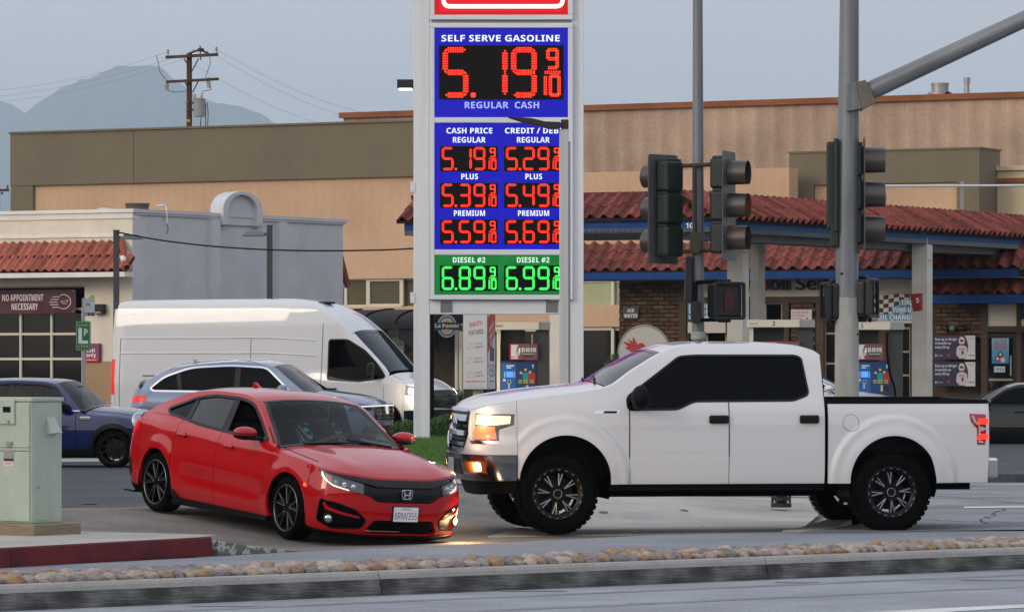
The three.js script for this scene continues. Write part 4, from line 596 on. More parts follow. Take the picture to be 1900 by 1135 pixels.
  const v2 = PX(1795, 184, 131), b = thing('pipe_vent', 'thin galvanised vent pipe with a fluted cap on the tan store', 'vent', v2); mesh('pipe', cyl(0.1, 0.07, 0.5, 0, 0.25, 0, 16), MB.galv, b); mesh('cap', [cyl(0.1, 0.1, 0.2, 0, 0.56, 0, 16)], MB.galv, b); mesh('flashing', cyl(0.2, 0.1, 0.16, 0, 0.06, 0, 16), MB.galv, b);
}
// ---- dark awning with the oval town sign ----
{
  const fr = frameSeen([680, 576], [860, 574], 112), s = inFrame(fr, 'black_awning', 'black curved storefront awning beside the price sign', 'awning'), [u0, , , yt] = rect(fr, 668, 575, 860, 640), u1 = fr.hit(862, 600)[0], yb = fr.hit(760, 602)[1], pr = [];
  for (let i = 0; i <= 12; i++) { const t = i / 12 * Math.PI / 2; pr.push([Math.sin(t) * 1.3, yb + (yt - yb) * Math.cos(t)]); }
  mesh('canvas', slab([...pr, [1.3, yb - 0.12], [1.27, yb - 0.12], [1.27, yb], [0, yb]].map(p => [p[0], p[1]]), u1 - u0).rotateY(-Math.PI / 2).translate(u1, 0, 0), MB.awn, s);
  for (const k of [0.02, 0.33, 0.66, 0.98]) mesh('hoop', tube(pr.map(p => [lerp(u0, u1, k), p[1] + 0.015, p[0] + 0.015]), 0.025, 20, 6), MT.black, s);
  mesh('hanging_flap', slab([[fr.hit(797, 640)[0], yb - 0.1], [u1, yb - 0.1], [u1, fr.hit(830, 625)[1]], [fr.hit(832, 640)[0], fr.hit(832, 652)[1]], [fr.hit(797, 640)[0], fr.hit(797, 628)[1]]], 0.03).translate(0, 0, 1.2), MB.awn, s);
  mesh('recess', [boxb(u0, u1 + 0.1, 0, yb, -0.4, -0.3)], rough(0x3a352c, { m: 1.5, seed: 141, coarse: 14 }), s);
  for (const px of [848, 856]) { const u = fr.hit(px, 640, 0.3)[0]; mesh('post', boxb(u - 0.045, u + 0.045, 0.2, yb, 0.25, 0.34), MB.frameW, s); }
  const c = PX(829, 605, 108), t = thing('oval_town_sign', 'oval town emblem sign with a green ribbon under the awning', 'sign', c); mesh('board', new THREE.CylinderGeometry(1, 1, 0.05, 40).rotateX(Math.PI / 2).scale(0.245, 0.29, 1), std(0x8a8d96, 0.5), t);
  mesh('emblem', new THREE.CircleGeometry(1, 40).scale(0.235, 0.28, 1).translate(0, 0, 0.028), print(256, 300, (x, W, H) => { x.fillStyle = '#8c93a6'; x.fillRect(0, 0, W, H); x.fillStyle = '#39425e'; x.beginPath(); x.ellipse(W / 2, H / 2, 108, 130, 0, 0, 7); x.fill(); x.fillStyle = '#b6b9a8'; x.beginPath(); x.ellipse(W / 2, H / 2, 90, 110, 0, 0, 7); x.fill(); x.fillStyle = '#c39a2c'; for (const [a, b, r] of [[128, 80, 36], [96, 110, 26], [160, 110, 26], [100, 215, 26], [156, 215, 26], [128, 235, 24]]) { for (let k = 0; k < 6; k++) { x.beginPath(); x.ellipse(a + Math.cos(k) * r * 0.5, b + Math.sin(k) * r * 0.5, r * 0.5, r * 0.28, k, 0, 7); x.fill(); } } }), t);
  const rb = curvePts([[-0.4, -0.06], [-0.2, 0.0], [0, 0.02], [0.2, 0.0], [0.4, -0.06]], 6), rp = [...rb.map(p => [p[0], p[1] + 0.085]), ...rb.slice().reverse().map(p => [p[0], p[1] - 0.085])]; mesh('ribbon', slab(rp, 0.02).translate(0, 0, 0.035), std(0x23372c, 0.6), t);
  mesh('ribbon_text', face(0.66, 0.15, 0, 0.012, 0.058), print(512, 120, (x, W, H) => { x.fillStyle = '#23372c'; x.fillRect(0, 0, W, H); txt(x, 'La Puente', W / 2, 62, 96, '#d8dcd6', { font: 'serif', w: 470 }); }), t);
}
// ---------- fuel station: shop, canopy, pumps ----------
const font = await new FontLoader().loadAsync('fonts/droid/droid_sans_bold.typeface.json');
const letters = (s, size, depth) => { const g = new TextGeometry(s, { font, size, depth, curveSegments: 5, bevelEnabled: false }); g.computeBoundingBox(); return g; };
const tS = tileMats(0x74382c, 320), tC = tileMats(0x73342a, 330);
{
  const fr = frameSeen([1090, 516], [1900, 510], 106), s = inFrame(fr, 'station_shop', 'brown brick service station shop with red tile eaves and blue fascia', 'building');
  const Y = (py, o = 0, px = 1500) => fr.hit(px, py, o)[1], U = (px, o = 0) => fr.hit(px, 600, o)[0], z0 = 1.1, uE = U(1900) + 3, uL = U(960);
  tileRoof(s, fr, uL, U(1893, z0), Y(450), 0.1, Y(500, z0), z0, 3, 0.325, tS, 5);
  mesh('blue_fascia', boxb(uL, U(1890, z0), Y(516, z0), Y(503, z0), z0 - 0.08, z0 + 0.02), MB.blue, s); mesh('soffit', boxb(uL, U(1890, z0), Y(516, z0) - 0.02, Y(516, z0), 0, z0 - 0.08), MB.soffit, s);
  mesh('roof_gable', [slab([[0.1, Y(450)], [z0, Y(503, z0)], [0.1, Y(503, z0)]], 0.08).rotateY(-Math.PI / 2).translate(U(1893, z0) + 0.08, 0, 0)], tS[1], s);
  const g0 = 0.2, yT = Y(516);
  mesh('wall_core', boxb(U(1149), uE, g0, Y(455), -6, -0.25), MB.brown, s);
  mesh('sign_band', boxb(U(1268), U(1700), Y(550), yT + 0.1, -0.25, 0.0), MB.cream, s); mesh('sign_band_end', boxb(U(1832), uE, Y(606), Y(565), -0.25, 0.0), MB.cream, s);
  for (const [a, b] of [[1262, 1275], [1453, 1465], [1516, 1530], [1690, 1700], [1822, 1834], [1888, 1896]]) mesh('timber_post', boxb(U(a), U(b), g0, a < 1300 || a > 1800 ? yT : Y(550), -0.2, 0.06), MB.brown, s);
  mesh('timber_beam', [boxb(U(1262), U(1700), Y(562), Y(550), -0.2, 0.05), boxb(U(1822), uE, Y(617), Y(606), -0.2, 0.05)], MB.brown, s);
  // bricks, one by one
  const br = [0x5d4634, 0x52402f, 0x6a5240, 0x4a3a2c, 0x63493a].map((c, i) => rough(c, { size: 128, m: 0.6, coarse: 16, fine: 14, seed: 340 + i, bump: 0, r: 0.9 })), bg = rbox(0.285, 0.088, 0.1, 0.012, 0, 0, 0, 1), rb = rng(15);
  const brickWall = (px0, px1, py0, py1) => { const u0 = U(px0), u1 = U(px1), y0 = Y(py1), y1 = Y(py0); mesh('mortar', boxb(u0, u1, y0, y1, -0.24, -0.035), rough(0x3c342c, { m: 1, size: 128, seed: 350 }), s); let row = 0; for (let y = y1 - 0.05; y > y0; y -= 0.105, row++) for (let u = u0 + (row % 2 ? 0.0 : 0.15); u < u1 + 0.05; u += 0.302) { const m = mesh('brick', bg, br[Math.floor(rb() * 5)], s); const lo = Math.max(u - 0.1425, u0), hi = Math.min(u + 0.1425, u1); m.scale.x = Math.max(0.05, (hi - lo) / 0.285); m.position.set((lo + hi) / 2, y, -0.045 + rb() * 0.02); } };
  brickWall(1149, 1262, 518, 655); brickWall(1737, 1822, 566, 625); brickWall(1468, 1514, 563, 640);
  // shop glazing and doors
  mesh('room_back', boxb(U(1275), uE, g0, yT, -0.9, -0.8), MB.inside, s);
  for (const [a, b, c, d, nx, ny] of [[1277, 1348, 565, 730, 2, 2], [1532, 1610, 563, 730, 2, 3], [1655, 1690, 565, 740, 1, 4], [1421, 1452, 563, 740, 1, 2]]) windowSet(s, fr, a, c, b, d, nx, ny, -0.05, MB.glassD, 0.05, std(0x9a8f78, 0.6));
  { const w = new THREE.Group(); w.name = 'shop_door'; s.add(w); const [u0, u1, y0, y1] = rect(fr, 1826, 619, 1888, 790, 0.0); mesh('door_glass', boxb(u0, u1, y0, y1, -0.06, -0.03), MB.glassD, w); mesh('door_frame', [boxb(u0, u0 + 0.14, y0, y1, -0.06, 0.03), boxb(u1 - 0.1, u1, y0, y1, -0.06, 0.03), boxb(u0, u1, y1 - 0.1, y1, -0.06, 0.028)], std(0x2b241d, 0.6), w); mesh('push_bar', boxb(u0 + 0.14, u1 - 0.1, Y(706), Y(702), -0.02, 0.04), MB.galv, w); mesh('door_handle', rod([u1 - 0.14, Y(660), 0.06], [u1 - 0.14, Y(697), 0.06], 0.025), MB.galv, w); }
  for (const [t, px, col, w] of [['M', 1386, 0x101c3c, 27], ['o', 1412, 0x8e1a1e, 17], ['b', 1431, 0x101c3c, 17], ['i', 1450, 0x101c3c, 8], ['l', 1460, 0x101c3c, 8], ['S', 1478, 0x101c3c, 18], ['e', 1499, 0x101c3c, 17], ['r', 1519, 0x101c3c, 12], ['v', 1532, 0x101c3c, 17], ['i', 1552, 0x101c3c, 8], ['c', 1562, 0x101c3c, 16], ['e', 1580, 0x101c3c, 17]]) {
    const g = letters(t, 0.31, 0.06), bb = g.boundingBox, W = U(px + w) - U(px); g.translate(-bb.min.x, 0, 0).scale(W / (bb.max.x - bb.min.x), 1, 1); mesh('sign_letter', g, std(col, 0.5), s).position.set(U(px), Y(537.5), 0.01);
  }
  // lower eave over the door
  const uA = U(1737), y1 = Y(512), zz = 0.75; tileRoof(s, fr, uA, uE, y1, 0.02, Y(547, zz), zz, 2, 0.325, tS, 9); mesh('lower_fascia', boxb(uA, uE, Y(564, zz), Y(549, zz), zz - 0.08, zz + 0.02), MB.blue, s); mesh('blue_blade', boxb(U(1896), uE, Y(593), Y(562), 0.0, 0.1), std(0x141a52, 0.5), s);
  { const [u0, u1, ya, yb2] = rect(fr, 1694, 532, 1733, 552, 0.3); mesh('gutter_tile_end', rbox(u1 - u0, 0.16, 0.35, 0.05, (u0 + u1) / 2, (ya + yb2) / 2, 0.2), tS[2], s); }
  const at = (px, py, o) => { const h = fr.hit(px, py, o); return fr.at(h[0], h[1], o); };
  const board = (name, label, cat, r4, off, draw, W, Hh, edge, group, emit) => { const [u0, u1, ya, yb] = rect(fr, ...r4, off), o = thing(name, label, cat, fr.at((u0 + u1) / 2, (ya + yb) / 2, off - 0.03), fr.rotY, group); mesh('board', rbox(u1 - u0, yb - ya, 0.05, 0.008), std(edge, 0.5), o); mesh('print', face((u1 - u0) * 0.985, (yb - ya) * 0.975, 0, 0, 0.0275), print(W, Hh, draw, { emit }), o); return o; };
  board('air_water_sign', 'small dark sign reading air water on the brick wall', 'sign', [1156, 569, 1185, 592], 0.08, (x, W, H) => { x.fillStyle = '#44464c'; x.fillRect(0, 0, W, H); txt(x, 'AIR', W / 2, 62, 84, '#e8e8ea', { w: 118 }); txt(x, 'WATER', W / 2, 152, 88, '#e8e8ea', { w: 226 }); }, 256, 208, 0x3a3c42);
  { const c = at(1197, 655, 1.6), g = thing('round_emblem_sign', 'large round white sign with a red winged emblem half hidden by the pickup', 'sign', c, fr.rotY); mesh('disc', new THREE.CylinderGeometry(0.68, 0.68, 0.14, 48).rotateX(Math.PI / 2), std(0xb9b8ae, 0.5), g); mesh('rim', new THREE.TorusGeometry(0.68, 0.03, 8, 48).translate(0, 0, 0.05), std(0x8c887c, 0.5), g);
    mesh('winged_emblem', slab([[-0.42, 0.36], [-0.34, 0.24], [-0.55, 0.30], [-0.42, 0.16], [-0.5, 0.14], [-0.3, 0.02], [-0.35, -0.3], [-0.2, -0.1], [0.1, -0.16], [0.3, -0.4], [0.32, -0.1], [0.5, 0.05], [0.46, 0.2], [0.3, 0.12], [0.1, 0.12], [-0.05, 0.26], [-0.18, 0.22], [-0.28, 0.4], [-0.3, 0.28]], 0.02).translate(0, 0, 0.072), std(0xb01e26, 0.45), g); mesh('post', boxb(-0.08, 0.08, -c.y + 0.25, -0.6, -0.08, 0.04), MB.colSide, g); }
  const racer = (x, W, H) => { x.fillStyle = '#d9d9d9'; x.fillRect(0, 0, W, H); x.fillStyle = '#33304e'; x.beginPath(); x.moveTo(0, 0); x.lineTo(W * 0.74, 0); x.bezierCurveTo(W * 0.86, H * 0.3, W * 0.86, H * 0.7, W * 0.74, H); x.lineTo(0, H); x.fill(); const L = { align: 'left' }; txt(x, 'Earn up to 20¢/gal', 14, 46, 44, '#eceaf0', { ...L, w: 270 }); txt(x, 'in benefits on', 14, 96, 44, '#eceaf0', { ...L, w: 200 }); txt(x, 'every fill-up', 14, 146, 44, '#eceaf0', { ...L, w: 180 }); x.fillStyle = '#d8d3d0'; x.beginPath(); x.ellipse(345, 66, 38, 52, 0, 0, 7); x.fill(); x.fillStyle = '#5a5348'; x.fillRect(322, 50, 46, 30); x.fillStyle = '#b5552e'; x.fillRect(318, 104, 54, 12); x.fillStyle = '#cfc9c8'; x.beginPath(); x.moveTo(285, 150); x.lineTo(320, 124); x.lineTo(372, 124); x.lineTo(412, 150); x.lineTo(420, 250); x.lineTo(380, 290); x.lineTo(318, 290); x.lineTo(276, 240); x.fill(); x.fillStyle = '#2a2622'; x.fillRect(345, 190, 22, 50); txt(x, 'Mobil', 345, 168, 26, '#8a2a2a'); x.fillStyle = '#b02028'; x.beginPath(); x.moveTo(160, 240); x.lineTo(205, 225); x.lineTo(200, 262); x.lineTo(176, 268); x.fill(); x.fillStyle = '#b9b8c8'; x.fillRect(16, 236, 20, 30); x.fillRect(44, 248, 70, 8); txt(x, 'Mobil', 466, 250, 26, '#2a3050'); x.fillStyle = '#9a9a9a'; x.fillRect(425, 26, 70, 6); x.fillRect(440, 42, 50, 6); };
  board('offer_poster', 'upper of two identical purple racing-driver posters beside the shop door', 'poster', [1733, 622, 1811, 667], 0.12, racer, 512, 300, 0x1c1a18, 'racing driver posters'); board('offer_poster', 'lower of two identical purple racing-driver posters beside the shop door', 'poster', [1733, 671, 1811, 717], 0.12, racer, 512, 300, 0x1c1a18, 'racing driver posters');
  board('lottery_poster', 'blue and red poster reading let the dreams begin on the shop door', 'poster', [1841, 627, 1873, 675], 0.06, (x, W, H) => { const g = x.createLinearGradient(0, 0, 0, H); g.addColorStop(0, '#9fc4d8'); g.addColorStop(1, '#2b7fae'); x.fillStyle = g; x.fillRect(0, 0, W, H); txt(x, 'LET THE', W / 2, 40, 54, '#b02430', { w: 190 }); txt(x, 'DREAMS', W / 2, 88, 54, '#b02430', { w: 200 }); txt(x, 'BEGIN', W / 2, 138, 58, '#b02430', { w: 190 }); x.fillStyle = '#b02430'; x.fillRect(38, 172, 180, 8); for (const [a, b, c] of [[130, 245, '#1b2a6a'], [88, 310, '#a02428'], [168, 330, '#d9b48a']]) { x.fillStyle = c; x.beginPath(); x.arc(a, b, 42, 0, 7); x.fill(); x.fillStyle = '#e8e2d8'; x.beginPath(); x.arc(a, b, 20, 0, 7); x.fill(); } }, 256, 384, 0x5a7c8c);
  board('open_sign', 'small white and blue sign reading open on the shop door', 'sign', [1845, 679, 1866, 691], 0.06, (x, W, H) => { x.fillStyle = '#3f9ac4'; x.fillRect(0, 0, W, H); x.fillStyle = '#e6e8e4'; x.fillRect(10, 14, W - 20, H - 28); txt(x, 'OPEN', W / 2, H / 2 + 3, 100, '#1a1a1a', { w: 210 }); }, 256, 144, 0x3f9ac4);
  board('paper_notice', 'white paper notice with faded red lines on the brick pier', 'notice', [1468, 574, 1507, 594], 0.08, (x, W, H) => { x.fillStyle = '#d8d0d2'; x.fillRect(0, 0, W, H); txt(x, 'ENGINE REPAIR', 20, 40, 40, '#b86a70', { align: 'left', w: 250 }); txt(x, 'A/C SERVICE', 20, 84, 40, '#b86a70', { align: 'left', w: 210 }); txt(x, 'CV AXLES', 20, 126, 38, '#b86a70', { align: 'left', w: 160 }); x.fillStyle = '#333'; x.fillRect(236, 116, 26, 22); }, 320, 150, 0xbdb6b6);
  // chequered service banners
  const chk = (x, W, H, ox) => { x.fillStyle = '#c9c5b8'; x.fillRect(0, 0, W, H); x.fillStyle = '#1c1c1a'; for (let i = -1; i < 9; i++) for (let j = 0; j < 5; j++) if ((i + j) % 2 === 0) { x.beginPath(); const a = i * 62 + ox, b = j * 50 + Math.sin(i * 0.9) * 16, b2 = j * 50 + Math.sin((i + 1) * 0.9) * 16; x.moveTo(a, b); x.lineTo(a + 62, b2); x.lineTo(a + 62, b2 + 50); x.lineTo(a, b + 50); x.fill(); } };
  board('service_banner', 'chequered flag banner reading tires tune-up oil change above pump five', 'banner', [1618, 545, 1700, 600], 0.16, (x, W, H) => { chk(x, W, H, 10); x.fillStyle = '#4f8fb8'; x.fillRect(330, 62, 182, 70); x.fillRect(230, 146, 282, 76); x.fillRect(50, 232, 462, 80); txt(x, 'TIRES', 345, 98, 74, '#e4e8ea', { align: 'left', w: 160 }); txt(x, 'TUNE-UP', 240, 186, 74, '#e4e8ea', { align: 'left', w: 260 }); txt(x, 'OIL CHANGE', 66, 274, 78, '#e4e8ea', { align: 'left', w: 430 }); x.fillStyle = '#b8323a'; x.fillRect(0, 290, 50, 30); }, 512, 340, 0x777777);
  board('repair_banner', 'blue and chequered banner partly hidden behind the signal pole', 'banner', [1276, 562, 1347, 618], 0.16, (x, W, H) => { chk(x, W, H, 0); x.fillStyle = '#4f8fb8'; x.fillRect(0, 0, 430, 70); x.fillRect(0, 84, 420, 60); x.fillRect(0, 156, 470, 62); txt(x, 'ENGINE', 10, 40, 66, '#e4e8ea', { align: 'left', w: 360 }); txt(x, 'BRAKES', 10, 116, 60, '#e4e8ea', { align: 'left', w: 330 }); txt(x, 'REPAIR', 10, 190, 62, '#e4e8ea', { align: 'left', w: 400 }); }, 512, 400, 0x777777);
  { const f = [[1757, 609], [1769, 609], [1788, 609]]; f.forEach(([px, py], i) => { const p = at(px, py, 0.05), o = thing('wall_bulb', ['dark left bulb of three on the brick above the posters', 'small pale bulb of three on the brick above the posters', 'dark oblong bulb of three on the brick above the posters'][i], 'bulb', p, fr.rotY); mesh('socket', cyl(0.05, 0.05, 0.06).rotateX(1.57), MT.trim, o); mesh('bulb', new THREE.SphereGeometry(0.075, 14, 10).scale(i === 2 ? 1.6 : 1, 0.95, 1).translate(0, 0, 0.06), std([0x33301f, 0x6f9a8c, 0x1a1815][i], 0.4), o); }); }
}
// ---- canopy on columns ----
const cA = frameSeen([750, 437], [1330, 430], 92), cB = (() => { const a = PX(1330, 430, 92), b = PX(1900, 462.5, 250 * 92 / 217.5); return frame(a.x, a.z, b.x, b.z); })();
{
  const s = inFrame(cA, 'station_canopy', 'fuel canopy with red tile mansard and blue fascia over the pumps', 'canopy'), L = cA.L, yb = cA.hit(1330, 430)[1], yf = cA.hit(1330, 404)[1], yr = cA.hit(1330, 361, -0.9)[1], LB = cB.L + 4;
  tileRoof(s, cA, -0.15, L, yr, -0.9, yf + 0.02, 0.08, 2, 0.30, tC, 13); mesh('ridge_cap', [boxb(-0.2, L - 0.7, yr - 0.02, yr + 0.09, -1.1, -0.85)], tC[1], s);
  mesh('blue_fascia', boxb(0, L, yb, yf, -0.12, 0), MB.blue, s);
  const g = new THREE.Group(); g.name = 'canopy_wing'; s.add(g); g.position.set(L, 0, 0); g.rotation.y = cB.rotY - cA.rotY;
  const geo = tileGeo(0.30, 0.66, 0.075), r = rng(77), n = Math.round(LB / 0.30), ang = Math.atan2(yr - yf, 0.98);
  for (let j = 0; j < 2; j++) for (let i = 0; i < n; i++) { const m = mesh('roof_tile', geo, tC[Math.floor(r() * 5)], g); m.position.set(0.02 + (i + 0.5) * LB / n, lerp(yr, yf + 0.02, j / 2) + 0.045 + (r() - 0.5) * 0.01, lerp(-0.9, 0.08, j / 2)); m.rotation.order = 'YXZ'; m.rotation.x = ang; m.rotation.y = (r() - 0.5) * 0.03; }
  mesh('wing_fascia', boxb(0, LB, yb, yf, -0.12, 0), MB.blueOld, g); mesh('wing_deck', slab([[-0.95, yr], [0.08, yf], [0.08, yf - 0.06], [-0.95, yr - 0.06]], LB).rotateY(-Math.PI / 2).translate(LB, 0, 0), std(0x2a1512, 0.9), g); mesh('wing_ridge', boxb(-0.3, LB, yr - 0.02, yr + 0.08, -1.1, -0.85), tC[1], g);
  mesh('hip_ridge', tube([[L - 0.62, yr + 0.06, -0.75], [L + 0.04, yf + 0.1, 0.06]], 0.09, 10, 8), tC[2], s);
  // soffit slab in plan
  const e = cB.at(LB, 0, 0), inv = new THREE.Matrix4().makeRotationY(-cA.rotY), le = e.clone().sub(cA.pos).applyMatrix4(inv);
  mesh('soffit', slab([[0, 0], [L, 0], [le.x, -le.z], [le.x - 2.5, -le.z + 2.5], [L - 2, 5.2], [0, 5.2]], 0.1).rotateX(-Math.PI / 2).translate(0, yb + 0.005, 0), MB.soffit, s);
  mesh('roof_sheet', slab([[0.2, 0.8], [L - 0.3, 0.9], [le.x - 1, -le.z + 0.5], [le.x - 2.5, -le.z + 2.4], [L - 2, 5.1], [0.2, 5.1]], 0.05).rotateX(-Math.PI / 2).translate(0, yr - 0.15, 0), MB.soffit, s);
  { const h = cA.hit(1273, 418, 0.01), gg = letters('10', 0.115, 0.015), b = gg.boundingBox; gg.translate(-b.min.x, -0.06, 0); mesh('street_number', gg, MT.white, s).position.set(h[0], h[1], 0.0); }
  // soffit beam under the wing
  mesh('soffit_beam', boxb(0.4, LB, yb - 0.14, yb, -1.2, -0.5), MB.soffit, g);
  const colm = (label, px0, pxm, px1, pyTop, d, txtOn) => { const a = PX(px0, 500, d), b = PX(pxm, 500, d), w = b.x - a.x, yaw = -0.42, wd = (px1 - pxm) * d / F / Math.sin(-yaw), ww = w / Math.cos(yaw), o = thing('canopy_column', label, 'column', V3(b.x, 0, b.z), yaw, 'canopy columns'), top = EYE + (HY - pyTop) * d / F; 
    mesh('shaft', boxb(-ww, 0, 0.25, top, -wd, 0), MB.col, o); mesh('side_plate', boxb(0, 0.012, 0.25, top, -wd, 0.0), MB.col, o); mesh('base_plinth', boxb(-ww - 0.1, 0.1, 0.2, 0.45, -wd - 0.1, 0.1), MG.walk, o);
    if (txtOn) { mesh('clearance_text', face(wd * 0.95, 0.16).rotateY(Math.PI / 2).translate(0.0145, EYE + (HY - txtOn) * d / F, -wd / 2), print(128, 96, (x, W, H) => { x.fillStyle = '#d2cec2'; x.fillRect(0, 0, W, H); txt(x, "13' 3\"", W / 2, 50, 58, '#3a3d40', { w: 110 }); }), o); } return o; };
  colm('cream canopy column beside the traffic signal pole', 1350, 1377, 1391, 428, 95, 468); colm('shorter cream column just behind the signal-side column', 1393, 1407, 1421, 450, 99); const rc = colm('cream canopy column carrying the red number five sign', 1694, 1720, 1733, 440, 101, 483); colm('cream column behind the white flood light post', 1020, 1040, 1052, 460, 92);
  { const p = PX(1704, 560, 100), o = thing('red_number_sign', 'tapered red box numbered five hung on the canopy column', 'sign', p, -0.42); mesh('box', slab([[-0.13, 0.18], [0.12, 0.2], [0.12, -0.2], [-0.06, -0.22]], 0.2, 0.01), std(0x8e1218, 0.5), o); mesh('digit', letters('5', 0.11, 0.008).translate(0.02, -0.02, 0.2), MT.white, o); }
  // roof pipe rail
  const rp = thing('roof_pipe_rail', 'white horizontal pipe on perforated post above the canopy tiles', 'pipe rail', V3(0, 0, 0)); mesh('pipe', rod(PX(1636, 345, 98), PX(1960, 344, 104), 0.028), MT.white, rp); const pp = PX(1786, 388, 101); mesh('perforated_post', boxb(pp.x - 0.04, pp.x + 0.04, pp.y, pp.y + 0.65, pp.z - 0.02, pp.z + 0.02), MB.galv, rp); mesh('elbow_conduit', tube([PX(1600, 350, 97.5), PX(1634, 350, 97.5), PX(1642, 356, 97.5), PX(1642, 382, 97.5)], 0.035, 24, 8), MB.galv, rp);
}
// ---- pumps ----
const adDraw = (x, W, H) => { x.fillStyle = '#cfcac6'; x.fillRect(0, 0, W, H); x.fillStyle = '#5c5552'; x.beginPath(); x.moveTo(150, 0); x.bezierCurveTo(90, 80, 90, 160, 150, H); x.lineTo(W, H); x.lineTo(W, 0); x.fill(); x.fillStyle = '#caa58a'; x.beginPath(); x.ellipse(150, 130, 34, 52, 0.4, 0, 7); x.fill(); x.fillStyle = '#e2ddd4'; x.fillRect(150, 50, 34, 70); txt(x, '$5·$5·$10', 205, 80, 92, '#eceae6', { align: 'left', w: 290 }); x.fillStyle = '#cfcdca'; x.fillRect(220, 140, 250, 6); txt(x, 'Mobil', 44, 190, 32, '#30303a'); x.fillStyle = '#2a2a3a'; x.fillRect(230, 170, 220, 24); };
function pump(label, px0, px1, pyTop, d, num, o = {}) {
  const a = PX(px0, pyTop, d), w = (px1 - px0) * d / F, k = d / F, g = thing('fuel_pump', label, 'fuel pump', V3(a.x, 0, a.z), 0, 'fuel pumps'), Y = py => EYE + (HY - py) * k, X = px => (px - px0) * k;
  const t0 = pyTop, face1 = w * (o.faceW ?? 0.8);
  mesh('topper', [boxb(0, face1, Y(t0 + 14), Y(t0), -0.5, 0)], MB.frameW, g); mesh('topper_end', boxb(face1, w, Y(t0 + 14), Y(t0), -0.5, -0.02), MB.galv, g);
  mesh('topper_print', face(face1 * 0.98, 12.5 * k, face1 / 2, Y(t0 + 7), 0.004), print(512, 64, (x, W, H) => { x.fillStyle = '#cfc8b4'; x.fillRect(0, 0, W, H); if (o.logoRed) { txt(x, 'M', 26, 32, 34, '#2a3050'); txt(x, 'o', 50, 32, 34, '#b02028'); txt(x, 'bil', 76, 32, 34, '#2a3050'); } else txt(x, 'Mobil', 56, 34, 30, '#6a6a6a', { weight: 'normal' }); if (o.topNum) txt(x, num, W * o.topNum, 33, 58, '#1c1c1c'); }), g);
  mesh('frame_post', [boxb(0.05, 0.12, 0.3, Y(t0 + 14), -0.42, -0.08)], MB.frameW, g); mesh('frame_post', boxb(w * 0.74, w * 0.98, 0.3, Y(t0 + 14), -0.42, -0.12), std(0x3c3b39, 0.7), g);
  mesh('cabinet', boxb(0.12, w * 0.74, 0.3, Y(t0 + 72), -0.45, -0.1), std(0x12305c, 0.5), g); mesh('dark_recess', boxb(0.13, w * 0.55, Y(t0 + 72), Y(t0 + 14), -0.44, -0.3), std(0x24211f, 0.6), g);
  const xa = o.adX ?? w * 0.3, xw = w * 0.46; mesh('ad_frame', boxb(xa - 0.03, xa + xw + 0.02, Y(t0 + 70), Y(t0 + 40), -0.16, -0.03), std(0xa31a20, 0.5), g); mesh('ad_print', face(xw, 26 * k, xa + xw / 2, Y(t0 + 55), -0.026), print(512, 220, adDraw), g);
  const pw = w * 0.74 - 0.12, ph = 56 * k; mesh('control_panel', face(pw, ph, 0.12 + pw / 2, Y(t0 + 74) - ph / 2, -0.096), print(512, 420, (x, W, H) => { x.fillStyle = '#123a6c'; x.fillRect(0, 0, W, H); x.fillStyle = '#1d5a9a'; x.fillRect(14, 20, 210, 390); x.fillStyle = '#5a9fe0'; x.fillRect(86, 130, 104, 82); x.fillStyle = '#cfd8e2'; for (let i = 0; i < 4; i++) { x.fillRect(58, 140 + i * 20, 16, 11); x.fillRect(200, 140 + i * 20, 16, 11); } x.fillRect(90, 44, 110, 16); x.fillRect(90, 72, 70, 14); x.fillRect(44, 236, 34, 30); x.fillStyle = '#8f8f8c'; x.fillRect(104, 250, 56, 50); x.fillStyle = '#222'; x.fillRect(118, 262, 26, 26); x.fillStyle = '#a8a8a4'; x.fillRect(114, 300, 28, 70); txt(x, num, 470, 60, 64, '#d8e4f0'); x.fillStyle = '#1f8a80'; x.fillRect(326, 150, 80, 150); x.fillStyle = '#b02430'; x.fillRect(414, 150, 86, 140); x.fillStyle = '#c9b43a'; for (const [p, q] of [[300, 150], [366, 106], [430, 140]]) { x.beginPath(); x.arc(p, q, 18, 0, 7); x.fill(); } x.fillStyle = '#c8ac30'; for (const p of [266, 346, 434]) { x.fillRect(p, 250, 46, 44); } x.fillStyle = '#2a2616'; for (const p of [276, 356, 444]) x.fillRect(p, 262, 26, 22); x.fillStyle = '#c3b28a'; x.fillRect(376, 320, 30, 90); x.fillStyle = '#10141a'; x.fillRect(420, 330, 80, 80); }), g);
  mesh('screen', face(pw * 0.2, ph * 0.19, 0.12 + pw * 0.27, Y(t0 + 74) - ph * 0.41, -0.09), glow(0x5a9cff, 0.6, 0x3a6ab0), g);
  if (o.hose) mesh('hose', tube([[w * 0.68, Y(t0 + 20), -0.05], [w * 0.685, Y(t0 + 60), 0.0], [w * 0.73, Y(t0 + 95), 0.05], [w * 0.82, Y(t0 + 125), 0.02], [w * 0.8, 0.6, 0]], 0.022, 40, 8), MT.rubber, g);
  if (o.pulley) mesh('hose_retractor', rod([w * 0.68, Y(t0 + 22), -0.05], [w * 0.68, Y(t0 + 70), -0.05], 0.018), MB.galv, g);
  mesh('island', boxb(-0.3, w + 0.3, 0.15, 0.42, -0.8, 0.35), MG.walk, g);
}
pump('fuel pump one with a red framed ad seen under the price sign', 917, 1021, 597.5, 88, '1', { logoRed: true, pulley: true });
pump('fuel pump three behind the pickup roof', 1388, 1513, 593, 90, '3', { topNum: 0.5, faceW: 0.77 });
pump('fuel pump five with a black hose beside the big steel pole', 1578, 1679, 597.5, 90, '5', { topNum: 0.3, hose: true, faceW: 0.74, adX: 0.16 });
